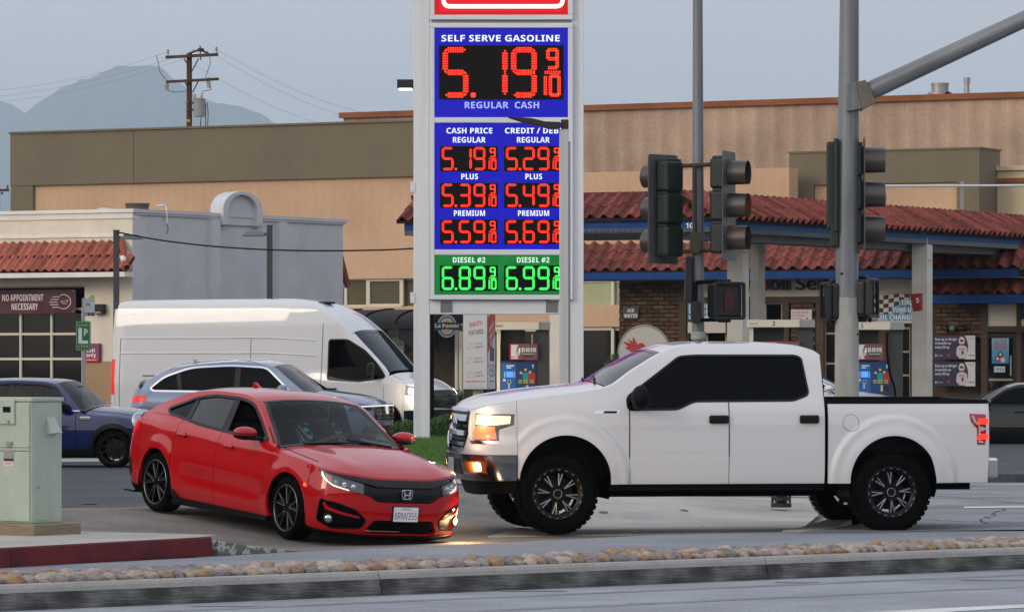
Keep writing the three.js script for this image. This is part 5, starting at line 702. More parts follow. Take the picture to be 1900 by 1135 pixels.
// ---- tall cigarette price sign ----
{
  const d = 83, k = d / F, a = PX(859, 590, d), g = thing('promotional_sign', 'tall two-sided white advertising box on a post reading quality features', 'sign', V3(PX(904, 590, d).x, 0, -d), 0.0), Y = py => EYE + (HY - py) * k, w = 45 * k, dp = 0.62, y0 = Y(722), y1 = Y(578);
  g.rotation.y = -0.25; const ww = w / Math.cos(0.25);
  mesh('box', boxb(-ww, 0, y0, y1, -dp, 0), std(0xb9bcc0, 0.5), g);
  mesh('front_print', face(ww * 0.97, (y1 - y0) * 0.98, -ww / 2, (y0 + y1) / 2, 0.004), print(300, 860, (x, W, H) => { x.fillStyle = '#cfd0d2'; x.fillRect(0, 0, W, H); txt(x, 'QUALITY+', 160, 130, 70, '#c02238', { w: 180, rot: -0.14, weight: 'bold' }); txt(x, 'FEATURES', 162, 225, 72, '#55565c', { w: 200, rot: -0.1 }); [[380, 'TOP LEAF', 'TOBACCO'], [545, 'AMERICAN', 'BLEND'], [705, 'DOUBLE', 'LAYERED FOIL']].forEach(([y, s1, s2]) => { x.strokeStyle = '#c08a90'; x.lineWidth = 4; x.strokeRect(50, y - 30, 66, 62); x.beginPath(); x.moveTo(50, y + 32); x.lineTo(116, y - 30); x.stroke(); txt(x, s1, 140, y - 22, 30, '#7a7b80', { align: 'left', rot: -0.08, w: 100 }); txt(x, s2, 140, y + 16, 32, '#b8324a', { align: 'left', rot: -0.08, w: 120 }); }); txt(x, 'LDCIGARETTES.COM', 150, 782, 32, '#b8283c', { w: 250 }); x.fillStyle = '#9a9ca0'; x.fillRect(60, 825, 190, 4); x.fillRect(60, 845, 190, 4); }), g);
  mesh('side_print', face(dp * 0.96, (y1 - y0) * 0.98).rotateY(Math.PI / 2).translate(0.004, (y0 + y1) / 2, -dp / 2), print(300, 860, (x, W, H) => { x.fillStyle = '#cfd0d2'; x.fillRect(0, 0, W, H); x.fillStyle = '#b04a3a'; x.beginPath(); x.moveTo(0, 60); x.lineTo(300, -60); x.lineTo(300, 240); x.lineTo(0, 470); x.fill(); txt(x, 'GREAT', 150, 160, 76, '#d6d2d0', { rot: -0.5, w: 220 }); txt(x, 'TREAT', 170, 250, 76, '#d6d2d0', { rot: -0.5, w: 220 }); x.fillStyle = '#7c3a34'; x.fillRect(90, 380, 90, 170); x.fillStyle = '#3c3f62'; x.fillRect(182, 400, 70, 150); x.fillStyle = '#9c9ea2'; x.fillRect(100, 310, 120, 74); txt(x, '$', 30, 600, 60, '#333'); txt(x, '650', 175, 660, 190, '#3a3a3e', { w: 220, weight: 'normal' }); x.fillStyle = '#6c6e72'; x.fillRect(80, 770, 160, 14); }), g);
  mesh('leg', boxb(-ww * 0.68, -ww * 0.36, 0.2, y0, -dp * 0.6, -dp * 0.25), MB.frameW, g);
}
// ---------- price sign ----------
{
  const d = 77, k = d / F, c = PX(925, 817, d), base = 0.38, g = thing('fuel_price_sign', 'tall white-posted fuel price sign with red and green LED prices', 'price sign', V3(c.x, 0, -d)), X = px => (px - 925) * k, Y = py => EYE + (HY - py) * k;
  const wp = rough(0xdcdee2, { m: 2, coarse: 5, fine: 4, seed: 401, bump: 0, r: 0.55 });
  for (const [a, b] of [[767, 797], [1053, 1083]]) mesh('post', rboxb(X(a), X(b), base - 0.4, Y(-70), -0.34, 0.0, 0.012), wp, g);
  mesh('cabinet', rboxb(X(800), X(1060), Y(556), Y(-70), -0.42, 0.02, 0.01), std(0x8d9095, 0.5, { metalness: 0.3 }), g);
  const fr = (p0, q0, p1, q1, t, nm = 'panel_frame') => { for (const b of [[X(p0), X(p1), Y(q0 + t), Y(q0)], [X(p0), X(p1), Y(q1), Y(q1 - t)]]) mesh(nm, rboxb(...b, 0.02, 0.085, 0.01), wp, g); for (const b of [[X(p0), X(p0 + t)], [X(p1 - t), X(p1)]]) mesh(nm, rboxb(...b, Y(q1 - t), Y(q0 + t), 0.021, 0.083, 0.01), wp, g); };
  fr(797, -60, 1063, 37, 9); fr(797, 43, 1063, 556, 9); mesh('divider', rboxb(X(806), X(1054), Y(228), Y(218), 0.021, 0.08, 0.008), wp, g); mesh('divider', rboxb(X(806), X(1054), Y(473), Y(463), 0.021, 0.08, 0.008), wp, g);
  mesh('lower_beam', rboxb(X(797), X(1053), Y(583), Y(557), -0.3, -0.01, 0.01), wp, g);
  for (const px of [828, 1024]) mesh('ventilation_plate', rboxb(X(px - 11), X(px + 11), Y(579), Y(558), -0.01, 0.006, 0.004), rough(0x77787a, { size: 128, m: 0.12, coarse: 30, fine: 24, seed: px, bump: 0 }), g);
  for (const [px, py] of [[763, 347], [763, 552]]) mesh('hinge_plate', rboxb(X(px - 2), X(px + 7), Y(py + 10), Y(py - 10), -0.2, 0.015, 0.006), wp, g);
  // translucent panels
  const pan = (nm, p0, q0, p1, q1, draw, emit, sc = 5) => mesh(nm, face(X(p1) - X(p0), Y(q0) - Y(q1), (X(p0) + X(p1)) / 2, (Y(q0) + Y(q1)) / 2, 0.034), print(Math.round((p1 - p0) * sc), Math.round((q1 - q0) * sc), (x, W, H) => { x.scale(sc, sc); x.translate(-p0, -q0); draw(x); }, { emit, rough: 0.25 }), g);
  const noise = (x, p0, q0, p1, q1, seed, n, col) => { const r = rng(seed); x.fillStyle = col; for (let i = 0; i < n; i++) { x.globalAlpha = 0.03 + r() * 0.05; x.fillRect(p0 + r() * (p1 - p0), q0 + r() * (q1 - q0), 10 + r() * 60, 3 + r() * 14); } x.globalAlpha = 1; };
  pan('brand_panel', 806, -52, 1054, 29, x => { x.fillStyle = '#d0101c'; x.fillRect(806, -52, 248, 81); x.fillStyle = '#b00e18'; x.fillRect(806, 22, 248, 7); x.fillRect(806, -52, 9, 81); x.fillRect(1045, -52, 9, 81); x.strokeStyle = '#fff3f3'; x.lineWidth = 8; x.beginPath(); x.moveTo(823, -52); x.lineTo(823, 0); x.quadraticCurveTo(823, 12, 836, 12); x.lineTo(1030, 12); x.quadraticCurveTo(1044, 12, 1044, 0); x.lineTo(1044, -52); x.stroke(); }, 0.9);
  const navy = '#0c0c9a', W = '#d7def6';
  pan('regular_panel', 806, 52, 1054, 218, x => { x.fillStyle = navy; x.fillRect(806, 52, 248, 166); noise(x, 806, 52, 1000, 210, 5, 40, '#1c1cf0'); txt(x, 'SELF SERVE GASOLINE', 929, 71.5, 16.5, W, { w: 222 }); txt(x, 'REGULAR', 902, 195, 17, '#9a9ed8', { w: 83 }); txt(x, 'CASH', 978, 195, 17, '#9a9ed8', { w: 48 }); }, 0.95);
  pan('price_panel', 806, 228, 1054, 463, x => { x.fillStyle = navy; x.fillRect(806, 228, 248, 235); noise(x, 806, 228, 1000, 460, 6, 60, '#2222ff'); const t = (s, a, b, w) => txt(x, s, a, b, 14.5, W, { w }); t('CASH PRICE', 871, 243, 87); t('REGULAR', 870, 260, 62); t('CREDIT / DEBIT', 994, 243, 116); t('REGULAR', 989, 260, 62); t('PLUS', 871, 328, 33); t('PLUS', 990, 328, 33); t('PREMIUM', 871, 396, 60); t('PREMIUM', 990, 396, 60); }, 0.95);
  pan('diesel_panel', 806, 473, 1054, 547, x => { x.fillStyle = '#066b2c'; x.fillRect(806, 473, 248, 74); noise(x, 806, 473, 1000, 500, 7, 20, '#10b04a'); txt(x, 'DIESEL #2', 870, 482, 13.5, '#cfe8d4', { w: 62 }); txt(x, 'DIESEL #2', 989, 482, 13.5, '#cfe8d4', { w: 62 }); }, 0.85);
  // LED read-outs: dots along seven segments
  const SEG = { 0: 'abcdef', 1: 'bc', 2: 'abged', 3: 'abgcd', 4: 'fgbc', 5: 'afgcd', 6: 'afgedc', 7: 'abc', 8: 'abcdefg', 9: 'abcdfg' };
  const led = (x, p0, q0, p1, q1, price, hot, mid) => {
    const w = p1 - p0, h = q1 - q0, dot = (a, b, r) => { const gr = x.createRadialGradient(a, b, 0, a, b, r * 1.6); gr.addColorStop(0, hot); gr.addColorStop(0.42, mid); gr.addColorStop(1, 'rgba(0,0,0,0)'); x.fillStyle = gr; x.fillRect(a - r * 2, b - r * 2, r * 4, r * 4); };
    const run = (ax, ay, bx, by, n, r, th) => { for (let i = 0; i < n; i++) for (let j = -1; j <= 1; j++) { const t = (i + 0.5) / n, L = Math.hypot(bx - ax, by - ay); if (j && (i === 0 || i === n - 1) && n > 4) continue; dot(lerp(ax, bx, t) - (by - ay) / L * j * th, lerp(ay, by, t) + (bx - ax) / L * j * th, r); } };
    const dig = (ch, a, b, dw, dh, n, r, th) => { const S = { a: [a, b, a + dw, b], b: [a + dw, b, a + dw, b + dh / 2], c: [a + dw, b + dh / 2, a + dw, b + dh], d: [a, b + dh, a + dw, b + dh], e: [a, b + dh / 2, a, b + dh], f: [a, b, a, b + dh / 2], g: [a, b + dh / 2, a + dw, b + dh / 2] }; for (const q of SEG[ch]) run(...S[q], n, r, th); };
    const y0 = q0 + h * 0.08, dh = h * 0.84, dw = w * 0.165, n = 9, r = h * 0.022, th = h * 0.033;
    dig(price[0], p0 + w * 0.05, y0, dw, dh, n, r, th); for (let i = -1; i <= 1; i++) for (let j = -1; j <= 1; j++) dot(p0 + w * 0.275 + i * th * 0.8, y0 + dh - j * th * 0.8, r); dig(price[1], p0 + w * 0.345 + (price[1] === '1' ? 0.02 * w : 0), y0, dw, dh, n, r, th); dig(price[2], p0 + w * 0.60, y0, dw, dh, n, r, th);
    const r2 = r * 0.8, t2 = th * 0.72; const small = (ch, a, b, dw2, dh2) => { const S = { a: [a, b, a + dw2, b], b: [a + dw2, b, a + dw2, b + dh2 / 2], c: [a + dw2, b + dh2 / 2, a + dw2, b + dh2], d: [a, b + dh2, a + dw2, b + dh2], e: [a, b + dh2 / 2, a, b + dh2], f: [a, b, a, b + dh2 / 2], g: [a, b + dh2 / 2, a + dw2, b + dh2 / 2] }; for (const q of SEG[ch]) { const [ax, ay, bx, by] = S[q]; for (let i = 0; i < 6; i++) for (const j of [-0.5, 0.5]) { const t = (i + 0.5) / 6, L = Math.hypot(bx - ax, by - ay); dot(lerp(ax, bx, t) - (by - ay) / L * j * t2 * 1.4, lerp(ay, by, t) + (bx - ax) / L * j * t2 * 1.4, r2); } } };
    small('9', p0 + w * 0.875, y0, w * 0.075, dh * 0.40); for (let i = 0; i < 8; i++) for (const j of [-0.5, 0.5]) dot(p0 + w * 0.855 + i * w * 0.0165, y0 + dh * 0.5 + j * t2 * 1.4, r2); small('1', p0 + w * 0.80, y0 + dh * 0.58, w * 0.055, dh * 0.42); small('0', p0 + w * 0.895, y0 + dh * 0.58, w * 0.07, dh * 0.42);
  };
  const disp = (p0, q0, p1, q1, price, green, sc, off = 0.045) => {
    const o = new THREE.Group(); o.name = 'price_display'; g.add(o); mesh('display_box', rboxb(X(p0), X(p1), Y(q1), Y(q0), 0.03, off, 0.004), std(0x14100e, 0.4), o);
    const wpx = Math.round((p1 - p0) * sc), hpx = Math.round((q1 - q0) * sc), cv = (bg) => { const c2 = document.createElement('canvas'); c2.width = wpx; c2.height = hpx; const x = c2.getContext('2d'); x.fillStyle = bg; x.fillRect(0, 0, wpx, hpx); x.globalCompositeOperation = 'lighter'; x.scale(sc, sc); led(x, 0, 0, p1 - p0, q1 - q0, price, green ? 'rgba(150,255,160,1)' : 'rgba(255,158,70,1)', green ? 'rgba(20,225,60,0.95)' : 'rgba(255,0,8,0.95)'); const t = new THREE.CanvasTexture(c2); t.colorSpace = THREE.SRGBColorSpace; return t; };
    const t = cv('#000000'); mesh('led_face', face(X(p1) - X(p0) - 0.01, Y(q0) - Y(q1) - 0.01, (X(p0) + X(p1)) / 2, (Y(q0) + Y(q1)) / 2, off + 0.003), phys(green ? 0x040804 : 0x0d0907, 0.35, { specularIntensity: 0.3, emissiveMap: t, emissive: 0xffffff, emissiveIntensity: 1.3 }), o);
  };
  disp(814, 84, 1046, 185, '519', false, 4); disp(816, 271, 924, 318, '519', false, 6); disp(935, 271, 1043, 318, '529', false, 6); disp(816, 339, 924, 386, '539', false, 6); disp(935, 339, 1043, 386, '549', false, 6); disp(816, 407, 924, 453, '559', false, 6); disp(935, 407, 1043, 453, '569', false, 6); disp(816, 492, 924, 540, '689', true, 6); disp(935, 492, 1043, 540, '699', true, 6);
  const RL = (p0, q0, p1, q1, col, I) => { const l = new THREE.RectAreaLight(col, I, X(p1) - X(p0), Y(q0) - Y(q1)); l.position.set((X(p0) + X(p1)) / 2, (Y(q0) + Y(q1)) / 2, 0.14); l.lookAt(V3(l.position.x, l.position.y, 50).add(V3(0, 0, 0))); l.rotation.set(0, Math.PI, 0); g.add(l); };
  RL(810, 56, 1050, 460, 0x8a3ce0, 0.16); RL(810, 478, 1050, 545, 0x30d060, 0.2);
}
{ const p = PX(735, 632, 113.5), g = thing('market_window_sign', 'pale green shop window sign behind the van windshield', 'sign', p); mesh('board', rbox(0.42, 0.6, 0.04, 0.01), std(0xb9c4b0, 0.6), g); mesh('lettering', face(0.4, 0.56, 0, 0, 0.0225), print(200, 280, (x, W, H) => { x.fillStyle = '#bcc7b4'; x.fillRect(0, 0, W, H); txt(x, 'Graces', 100, 70, 60, '#46544a', { font: 'serif', w: 180 }); txt(x, 'MARKET', 100, 190, 44, '#46544a', { w: 170 }); }), g); }
// slim white flood light post in front of the sign
{
  const d = 72, k = d / F, a = PX(1047, 235, d), g = thing('flood_light_post', 'slim white post with a long black flood light arm before the price sign', 'light post', V3(a.x, 0, -d)), Y = py => EYE + (HY - py) * k;
  mesh('post', rboxb(-9 * k, 8 * k, 0.2, Y(240), -0.1, 0.1, 0.012), rough(0xbfc0c0, { m: 1, coarse: 12, fine: 8, seed: 411, bump: 0 }), g); mesh('conduit', rod([9 * k, 0.3, 0.04], [9 * k, Y(262), 0.04], 0.022), MB.galv, g); mesh('bracket', rboxb(-6 * k, 8 * k, Y(240), Y(222), -0.08, 0.1, 0.01), std(0x3c1c1a, 0.6), g);
  mesh('lamp_head', slab([[-104, -3], [-98, 0], [-60, 3], [-36, 9], [-8, 10], [-8, 22], [-30, 22], [-44, 17], [-70, 12], [-104, 1]].map(p => [p[0] * k, -p[1] * k]), 0.34, 0.01).translate(0, Y(217), -0.17), std(0x1d1a18, 0.5), g);
}
// lit lamp head beside the sign post
{ const p = PX(752, 156, 84), g = thing('lit_area_light', 'small dark area light glowing beside the top of the price sign', 'light', p), L = new THREE.PointLight(0xdfffe0, 3); mesh('housing', rbox(0.32, 0.17, 0.3, 0.02), std(0x1a1a1a, 0.6), g); mesh('diffuser', rbox(0.26, 0.03, 0.24, 0.008, 0, -0.098, 0), glow(0xd6ffdc, 2.2), g); mesh('arm', boxb(0.16, 0.5, -0.03, 0.03, -0.03, 0.03), MT.black, g); mesh('pole', rod([0.5, 0.1, 0], [0.5, -p.y, 0], 0.06), MT.black, g); L.position.set(0, -0.16, 0); L.castShadow = true; g.add(L); }
// ---------- signals ----------
const MS = { green: rough(0x10201b, { size: 128, m: 0.8, coarse: 8, fine: 6, seed: 421, bump: 0, r: 0.5 }), plate: rough(0x4c4c4e, { size: 128, m: 0.8, coarse: 12, fine: 8, seed: 423, bump: 0, r: 0.5 }), visor: std(0x57524f, 0.4, { metalness: 0.7 }), bronze: rough(0x3c3a2a, { size: 128, m: 0.6, coarse: 10, fine: 8, seed: 425, bump: 0 }), pole: rough(0x6e7276, { m: 1.5, coarse: 14, fine: 12, seed: 427, streak: 8, bump: 0, r: 0.5 }), poleLow: rough(0x9a9994, { m: 1.2, coarse: 14, fine: 10, seed: 429, bump: 0 }), lens: std(0x1a1414, 0.2) };
const visorGeo = (r, L) => { const g = new THREE.CylinderGeometry(r, r * 1.02, L, 28, 1, true, -Math.PI * 0.83, Math.PI * 1.66).rotateX(Math.PI / 2); return join([g.rotateZ(0), new THREE.TorusGeometry(r, 0.008, 6, 28).translate(0, 0, -L / 2)]); };
function signalHead(name, label, pos, yaw, lit) {                                        // lens side +z
  const g = thing(name, label, 'traffic signal', pos, yaw, 'traffic signal heads');
  mesh('backplate', slab(rounded([[-0.31, -0.72], [0.31, -0.72], [0.31, 0.72], [-0.31, 0.72]], 0.05), 0.012).translate(0, 0, -0.0), MS.plate, g);
  for (let i = 0; i < 3; i++) { const y = 0.43 - i * 0.43, q = new THREE.Group(); q.name = 'signal_section'; g.add(q); mesh('housing', join([rbox(0.36, 0.40, 0.2, 0.04, 0, y, -0.11), rbox(0.32, 0.04, 0.16, 0.01, 0, y + 0.21, -0.1)]), MS.green, q); mesh('lens', new THREE.SphereGeometry(0.15, 20, 10, 0, 6.283, 0, 0.7).rotateX(Math.PI / 2).scale(1, 1, 0.4).translate(0, y, -0.02), lit === i ? glow(0xff7a14, 3) : MS.lens, q); const v = new THREE.CylinderGeometry(0.165, 0.172, 0.26, 30, 1, true, Math.PI * 0.17, Math.PI * 1.66).rotateX(Math.PI / 2).translate(0, y, 0.14); mesh('visor', v, MS.visor, q); }
  return g;
}
function pedHead(label, pos, yaw, glowRed) { const g = thing('pedestrian_signal', label, 'pedestrian signal', pos, yaw, 'pedestrian signals'); mesh('housing', rbox(0.42, 0.46, 0.24, 0.05, 0, 0, -0.02), std(0x0c0d0e, 0.45), g); mesh('visor_frame', slab(rounded([[-0.23, -0.25], [0.23, -0.25], [0.23, 0.25], [-0.23, 0.25]], 0.05), 0.05, 0.01, [rounded([[-0.19, -0.21], [0.19, -0.21], [0.19, 0.21], [-0.19, 0.21]], 0.03)]).translate(0, 0, 0.1), std(0x0a0b0c, 0.5), g); if (glowRed) mesh('hand_symbol', [slab(rounded([[-0.06, -0.13], [0.06, -0.13], [0.085, 0.03], [0.06, 0.14], [-0.05, 0.15], [-0.08, 0.02]], 0.02), 0.01).translate(0, 0, 0.103)], glow(0x9c0a10, 0.03, 0x140203), g); for (const y of [0.26, -0.26]) mesh('lug', rbox(0.12, 0.05, 0.16, 0.015, -0.0, y, -0.02), std(0x0c0d0e, 0.5), g); return g; }
{ // slimmer pole with two heads
  const d = 57, k = d / F, a = PX(1296, 700, d), g = thing('signal_pole', 'grey round signal pole between the two green signal heads', 'pole', V3(a.x, 0, -d)), X = px => (px - 1296) * k, Y = py => EYE + (HY - py) * k;
  mesh('shaft', rod([0, 0, 0], [-1 * k, Y(-40), 0], 13 * k, 9 * k, 24), MS.pole, g);
  mesh('bracket_pipe', [rod([X(1253), Y(309), 0.12], [X(1335), Y(305), 0.12], 0.028), rod([X(1253), Y(309), 0.12], [X(1248), Y(318), 0.12], 0.03), rod([X(1335), Y(304), 0.12], [X(1338), Y(316), 0.12], 0.03)], MS.bronze, g);
  mesh('vertical_pipe', rod([X(1288), Y(305), 0.12], [X(1289), Y(440), 0.12], 0.026), MS.bronze, g); mesh('terminal_box', rboxb(X(1280), X(1297), Y(471), Y(432), 0.06, 0.22, 0.01), MS.bronze, g);
  mesh('lower_pipe', [rod([X(1245), Y(467), 0.1], [X(1283), Y(467), 0.12], 0.026), rod([X(1295), Y(466), 0.12], [X(1334), Y(464), 0.1], 0.026)], MS.bronze, g);
  mesh('side_head_edge', [slab(rounded([[X(1270), Y(560)], [X(1284), Y(560)], [X(1284), Y(476)], [X(1273), Y(476)]], 0.03), 0.3, 0.01).translate(0, 0, -0.15)], std(0x141312, 0.6), g);
  mesh('ped_bracket', [rod([X(1290), Y(524), 0.12], [X(1340), Y(522), 0.12], 0.025), rod([X(1340), Y(522), 0.12], [X(1343), Y(535), 0.12], 0.028), rod([X(1288), Y(594), 0.12], [X(1343), Y(593), 0.12], 0.025), rod([X(1343), Y(593), 0.12], [X(1344), Y(580), 0.12], 0.025), rod([X(1290), Y(524), 0.12], [X(1289), Y(570), 0.12], 0.03)], MT.black, g);
  mesh('push_button_box', rboxb(X(1281), X(1299), Y(598), Y(560), 0.06, 0.24, 0.01), std(0x101112, 0.5), g);
  mesh('pole_collar', cyl(14 * k, 14 * k, 0.1, 0, Y(622), 0, 24), MS.poleLow, g);
  signalHead('traffic_signal', 'signal head with dark green back on the price sign side of the slim pole', PX(1231, 388, d - 0.1), Math.PI + 0.86);
  signalHead('traffic_signal', 'signal head with metal visors and lit amber lens beside the pole', PX(1352, 382, d - 0.1), 1.25, 1);
  pedHead('black pedestrian signal with a dull red hand on the slim pole', PX(1346, 558, d - 0.25), 0.45, true);
}
{ // big mast-arm pole
  const d = 54, k = d / F, a = PX(1572, 700, d), g = thing('mast_arm_pole', 'thick grey steel pole carrying a long signal mast arm', 'pole', V3(a.x, 0, -d)), X = px => (px - 1572) * k, Y = py => EYE + (HY - py) * k;
  mesh('shaft', rod([0, Y(552), 0], [5 * k, Y(-40), 0], 21.8 * k, 17.5 * k, 32), MS.pole, g); mesh('repainted_base', rod([0, 0, 0], [0, Y(552), 0], 23.5 * k, 21.9 * k, 32), MS.poleLow, g); mesh('base_flange', cyl(0.3, 0.3, 0.05, 0, 0.03, 0, 24), MS.pole, g);
  mesh('arm_gusset', slab([[X(1570), Y(208)], [X(1600), Y(203)], [X(1622), Y(188)], [X(1594), Y(152)], [X(1570), Y(158)]], 0.3, 0.01).translate(0, 0, -0.1), MS.pole, g); mesh('arm_flange', slab([[X(1598), Y(206)], [X(1624), Y(191)], [X(1604), Y(150)], [X(1588), Y(154)]], 0.36, 0.01).translate(0, 0, -0.13), rough(0x67625a, { size: 128, m: 0.5, coarse: 20, fine: 10, seed: 431, bump: 0 }), g);
  mesh('mast_arm', rod([X(1604), Y(174), 0.05], [X(1990), Y(-2), 0.9], 17.5 * k, 14.5 * k, 28), MS.pole, g);
  for (const [px, py] of [[1561, 508], [1592, 540], [1592, 590], [1590, 620], [1593, 468]]) mesh('bolt', new THREE.SphereGeometry(0.018, 10, 8).translate(X(px), Y(py), Math.sqrt(Math.max(0.0001, (21 * k) ** 2 - X(px) ** 2)) + 0.004), MT.black, g);
  mesh('head_bracket', [rod([X(1548), Y(440), 0], [X(1572), Y(440), 0], 0.03), rod([X(1572), Y(300), 0], [X(1600), Y(300), 0], 0.03)], MS.bronze, g); mesh('junction_box', rboxb(X(1541), X(1556), Y(458), Y(412), -0.1, 0.12, 0.02), MS.green, g);
  const h = signalHead('traffic_signal', 'signal head half hidden behind the thick mast pole, three visors showing', PX(1603, 362, d + 0.1), 1.52); const h2 = thing('traffic_signal', 'edge-on dark signal back between the slim pole and the thick mast pole', 'traffic signal', PX(1552, 345, d + 0.1), 1.5); mesh('backplate', rbox(1.0 * 0.5, 1.18, 0.06, 0.025), MS.green, h2); mesh('housing', rbox(0.36, 1.1, 0.12, 0.03, 0, 0, -0.06), MS.green, h2);
  pedHead('black pedestrian signal on the chequered banner side of the thick pole', PX(1602, 553, d + 0.1), 1.2); pedHead('black pedestrian signal box edge-on between pump three and the thick pole', PX(1550, 560, d + 0.1), -1.4);
}
// ---------- hydrant, cabinet, bus stop, shop lamp posts ----------
{ const p = GP(1450, 940, 0.03), g = thing('fire_hydrant', 'dark fire hydrant with yellow cap behind the pickup', 'hydrant', p); mesh('barrel', [cyl(0.075, 0.075, 0.5, 0, 0.25, 0, 20), cyl(0.13, 0.13, 0.05, 0, 0.02, 0, 20)], std(0x17191a, 0.6), g); mesh('flange', [cyl(0.125, 0.125, 0.05, 0, 0.16, 0, 20), cyl(0.125, 0.125, 0.04, 0, 0.10, 0, 20)], std(0x1c1e1f, 0.6), g); for (let i = 0; i < 6; i++) mesh('bolt', cyl(0.016, 0.016, 0.16, 0.108 * Math.cos(i * 1.047), 0.13, 0.108 * Math.sin(i * 1.047), 8), std(0x1c1e1f, 0.5), g); mesh('bonnet', [cyl(0.12, 0.12, 0.06, 0, 0.5, 0, 20), new THREE.SphereGeometry(0.1, 16, 10, 0, 6.283, 0, 1.57).translate(0, 0.53, 0)], std(0xa8862a, 0.6), g); mesh('outlet_cap', cyl(0.06, 0.06, 0.3, 0, 0, 0, 14).rotateZ(1.57).translate(0, 0.42, 0), std(0xa8862a, 0.6), g); }
{ // utility cabinet
  const yaw = -0.42, c = GP(57, 993, 0.17), d = -c.z, k = d / F, g = thing('utility_cabinet', 'pale green metal utility cabinet on a concrete plinth', 'utility cabinet', V3(c.x, 0.17, c.z), 0), H = (982 - 738) * k;
  const pm = rough(0xa9b5a6, { m: 1.2, coarse: 6, fine: 5, seed: 441, bump: 0, r: 0.5 }), sd = pm, w0 = (57 + 60) * k, w1 = 50 * k;
  g.rotation.y = -0.62; const fw = w0 / Math.cos(0.62), dw = w1 / Math.sin(0.62);
  mesh('plinth', rboxb(-fw - 0.1, 0.14, -0.02, 0.11, -dw - 0.12, 0.12, 0.015), rough(0x857a63, { m: 1, coarse: 18, fine: 14, seed: 443 }), g);
  mesh('body', rboxb(-fw, 0, 0.11, H + 0.02, -dw, 0, 0.012), pm, g); mesh('lid', rboxb(-fw - 0.015, 0.015, H + 0.02, H + 0.06, -dw - 0.015, 0.015, 0.01), pm, g);
  mesh('upper_door', rboxb(-fw + 0.01, -0.012, H * 0.64, H + 0.01, 0.0, 0.018, 0.006), pm, g); mesh('lower_door', rboxb(-fw + 0.01, -0.012, 0.13, H * 0.635, 0.0, 0.016, 0.006), pm, g);
  const U = px => -(57 - px) * k / Math.cos(0.62), Y = py => (982 - py) * k + 0.06;
  mesh('meter_hatch', rboxb(U(-14), U(28), Y(788), Y(742), 0.016, 0.04, 0.008), pm, g); mesh('meter_window', rboxb(U(5), U(21), Y(766), Y(755), 0.036, 0.043, 0.003), std(0x1a1c1c, 0.2), g);
  mesh('lock', [rboxb(U(12), U(22), Y(831), Y(820), 0.015, 0.04, 0.006), rod([U(17), Y(786), 0.045], [U(17), Y(780), 0.045], 0.012)], MB.galv, g);
  mesh('hinge_lip', rboxb(U(-40), U(55), Y(830.5), Y(828), 0.0, 0.03, 0.004), pm, g);
  mesh('label', face(U(24) - U(4), Y(837) - Y(866), (U(4) + U(24)) / 2, (Y(837) + Y(866)) / 2, 0.02), print(128, 180, (x, W, H2) => { x.fillStyle = '#8d8f90'; x.fillRect(0, 0, W, 92); x.fillStyle = '#2a2a2a'; x.fillRect(0, 92, W, 30); x.fillStyle = '#d8c8c4'; x.fillRect(0, 122, W, 58); x.fillStyle = '#b04a44'; x.fillRect(12, 136, 100, 8); x.fillRect(12, 156, 80, 6); }), g);
  const S = px => -(px - 57) * k / Math.sin(0.62); mesh('side_vent_hood', slab([[0, 0.17], [0.1, 0.02], [0, 0]], 0.13, 0.004).translate(0.0, Y(808), S(88) - 0.065), pm, g); mesh('side_handle', [rod([0.02, Y(905), S(66)], [0.02, Y(905), S(56) - 0.1], 0.012)], MB.galv, g); mesh('side_plate', rboxb(0.0, 0.006, Y(967), Y(926), S(84), S(66), 0.003), pm, g);
}
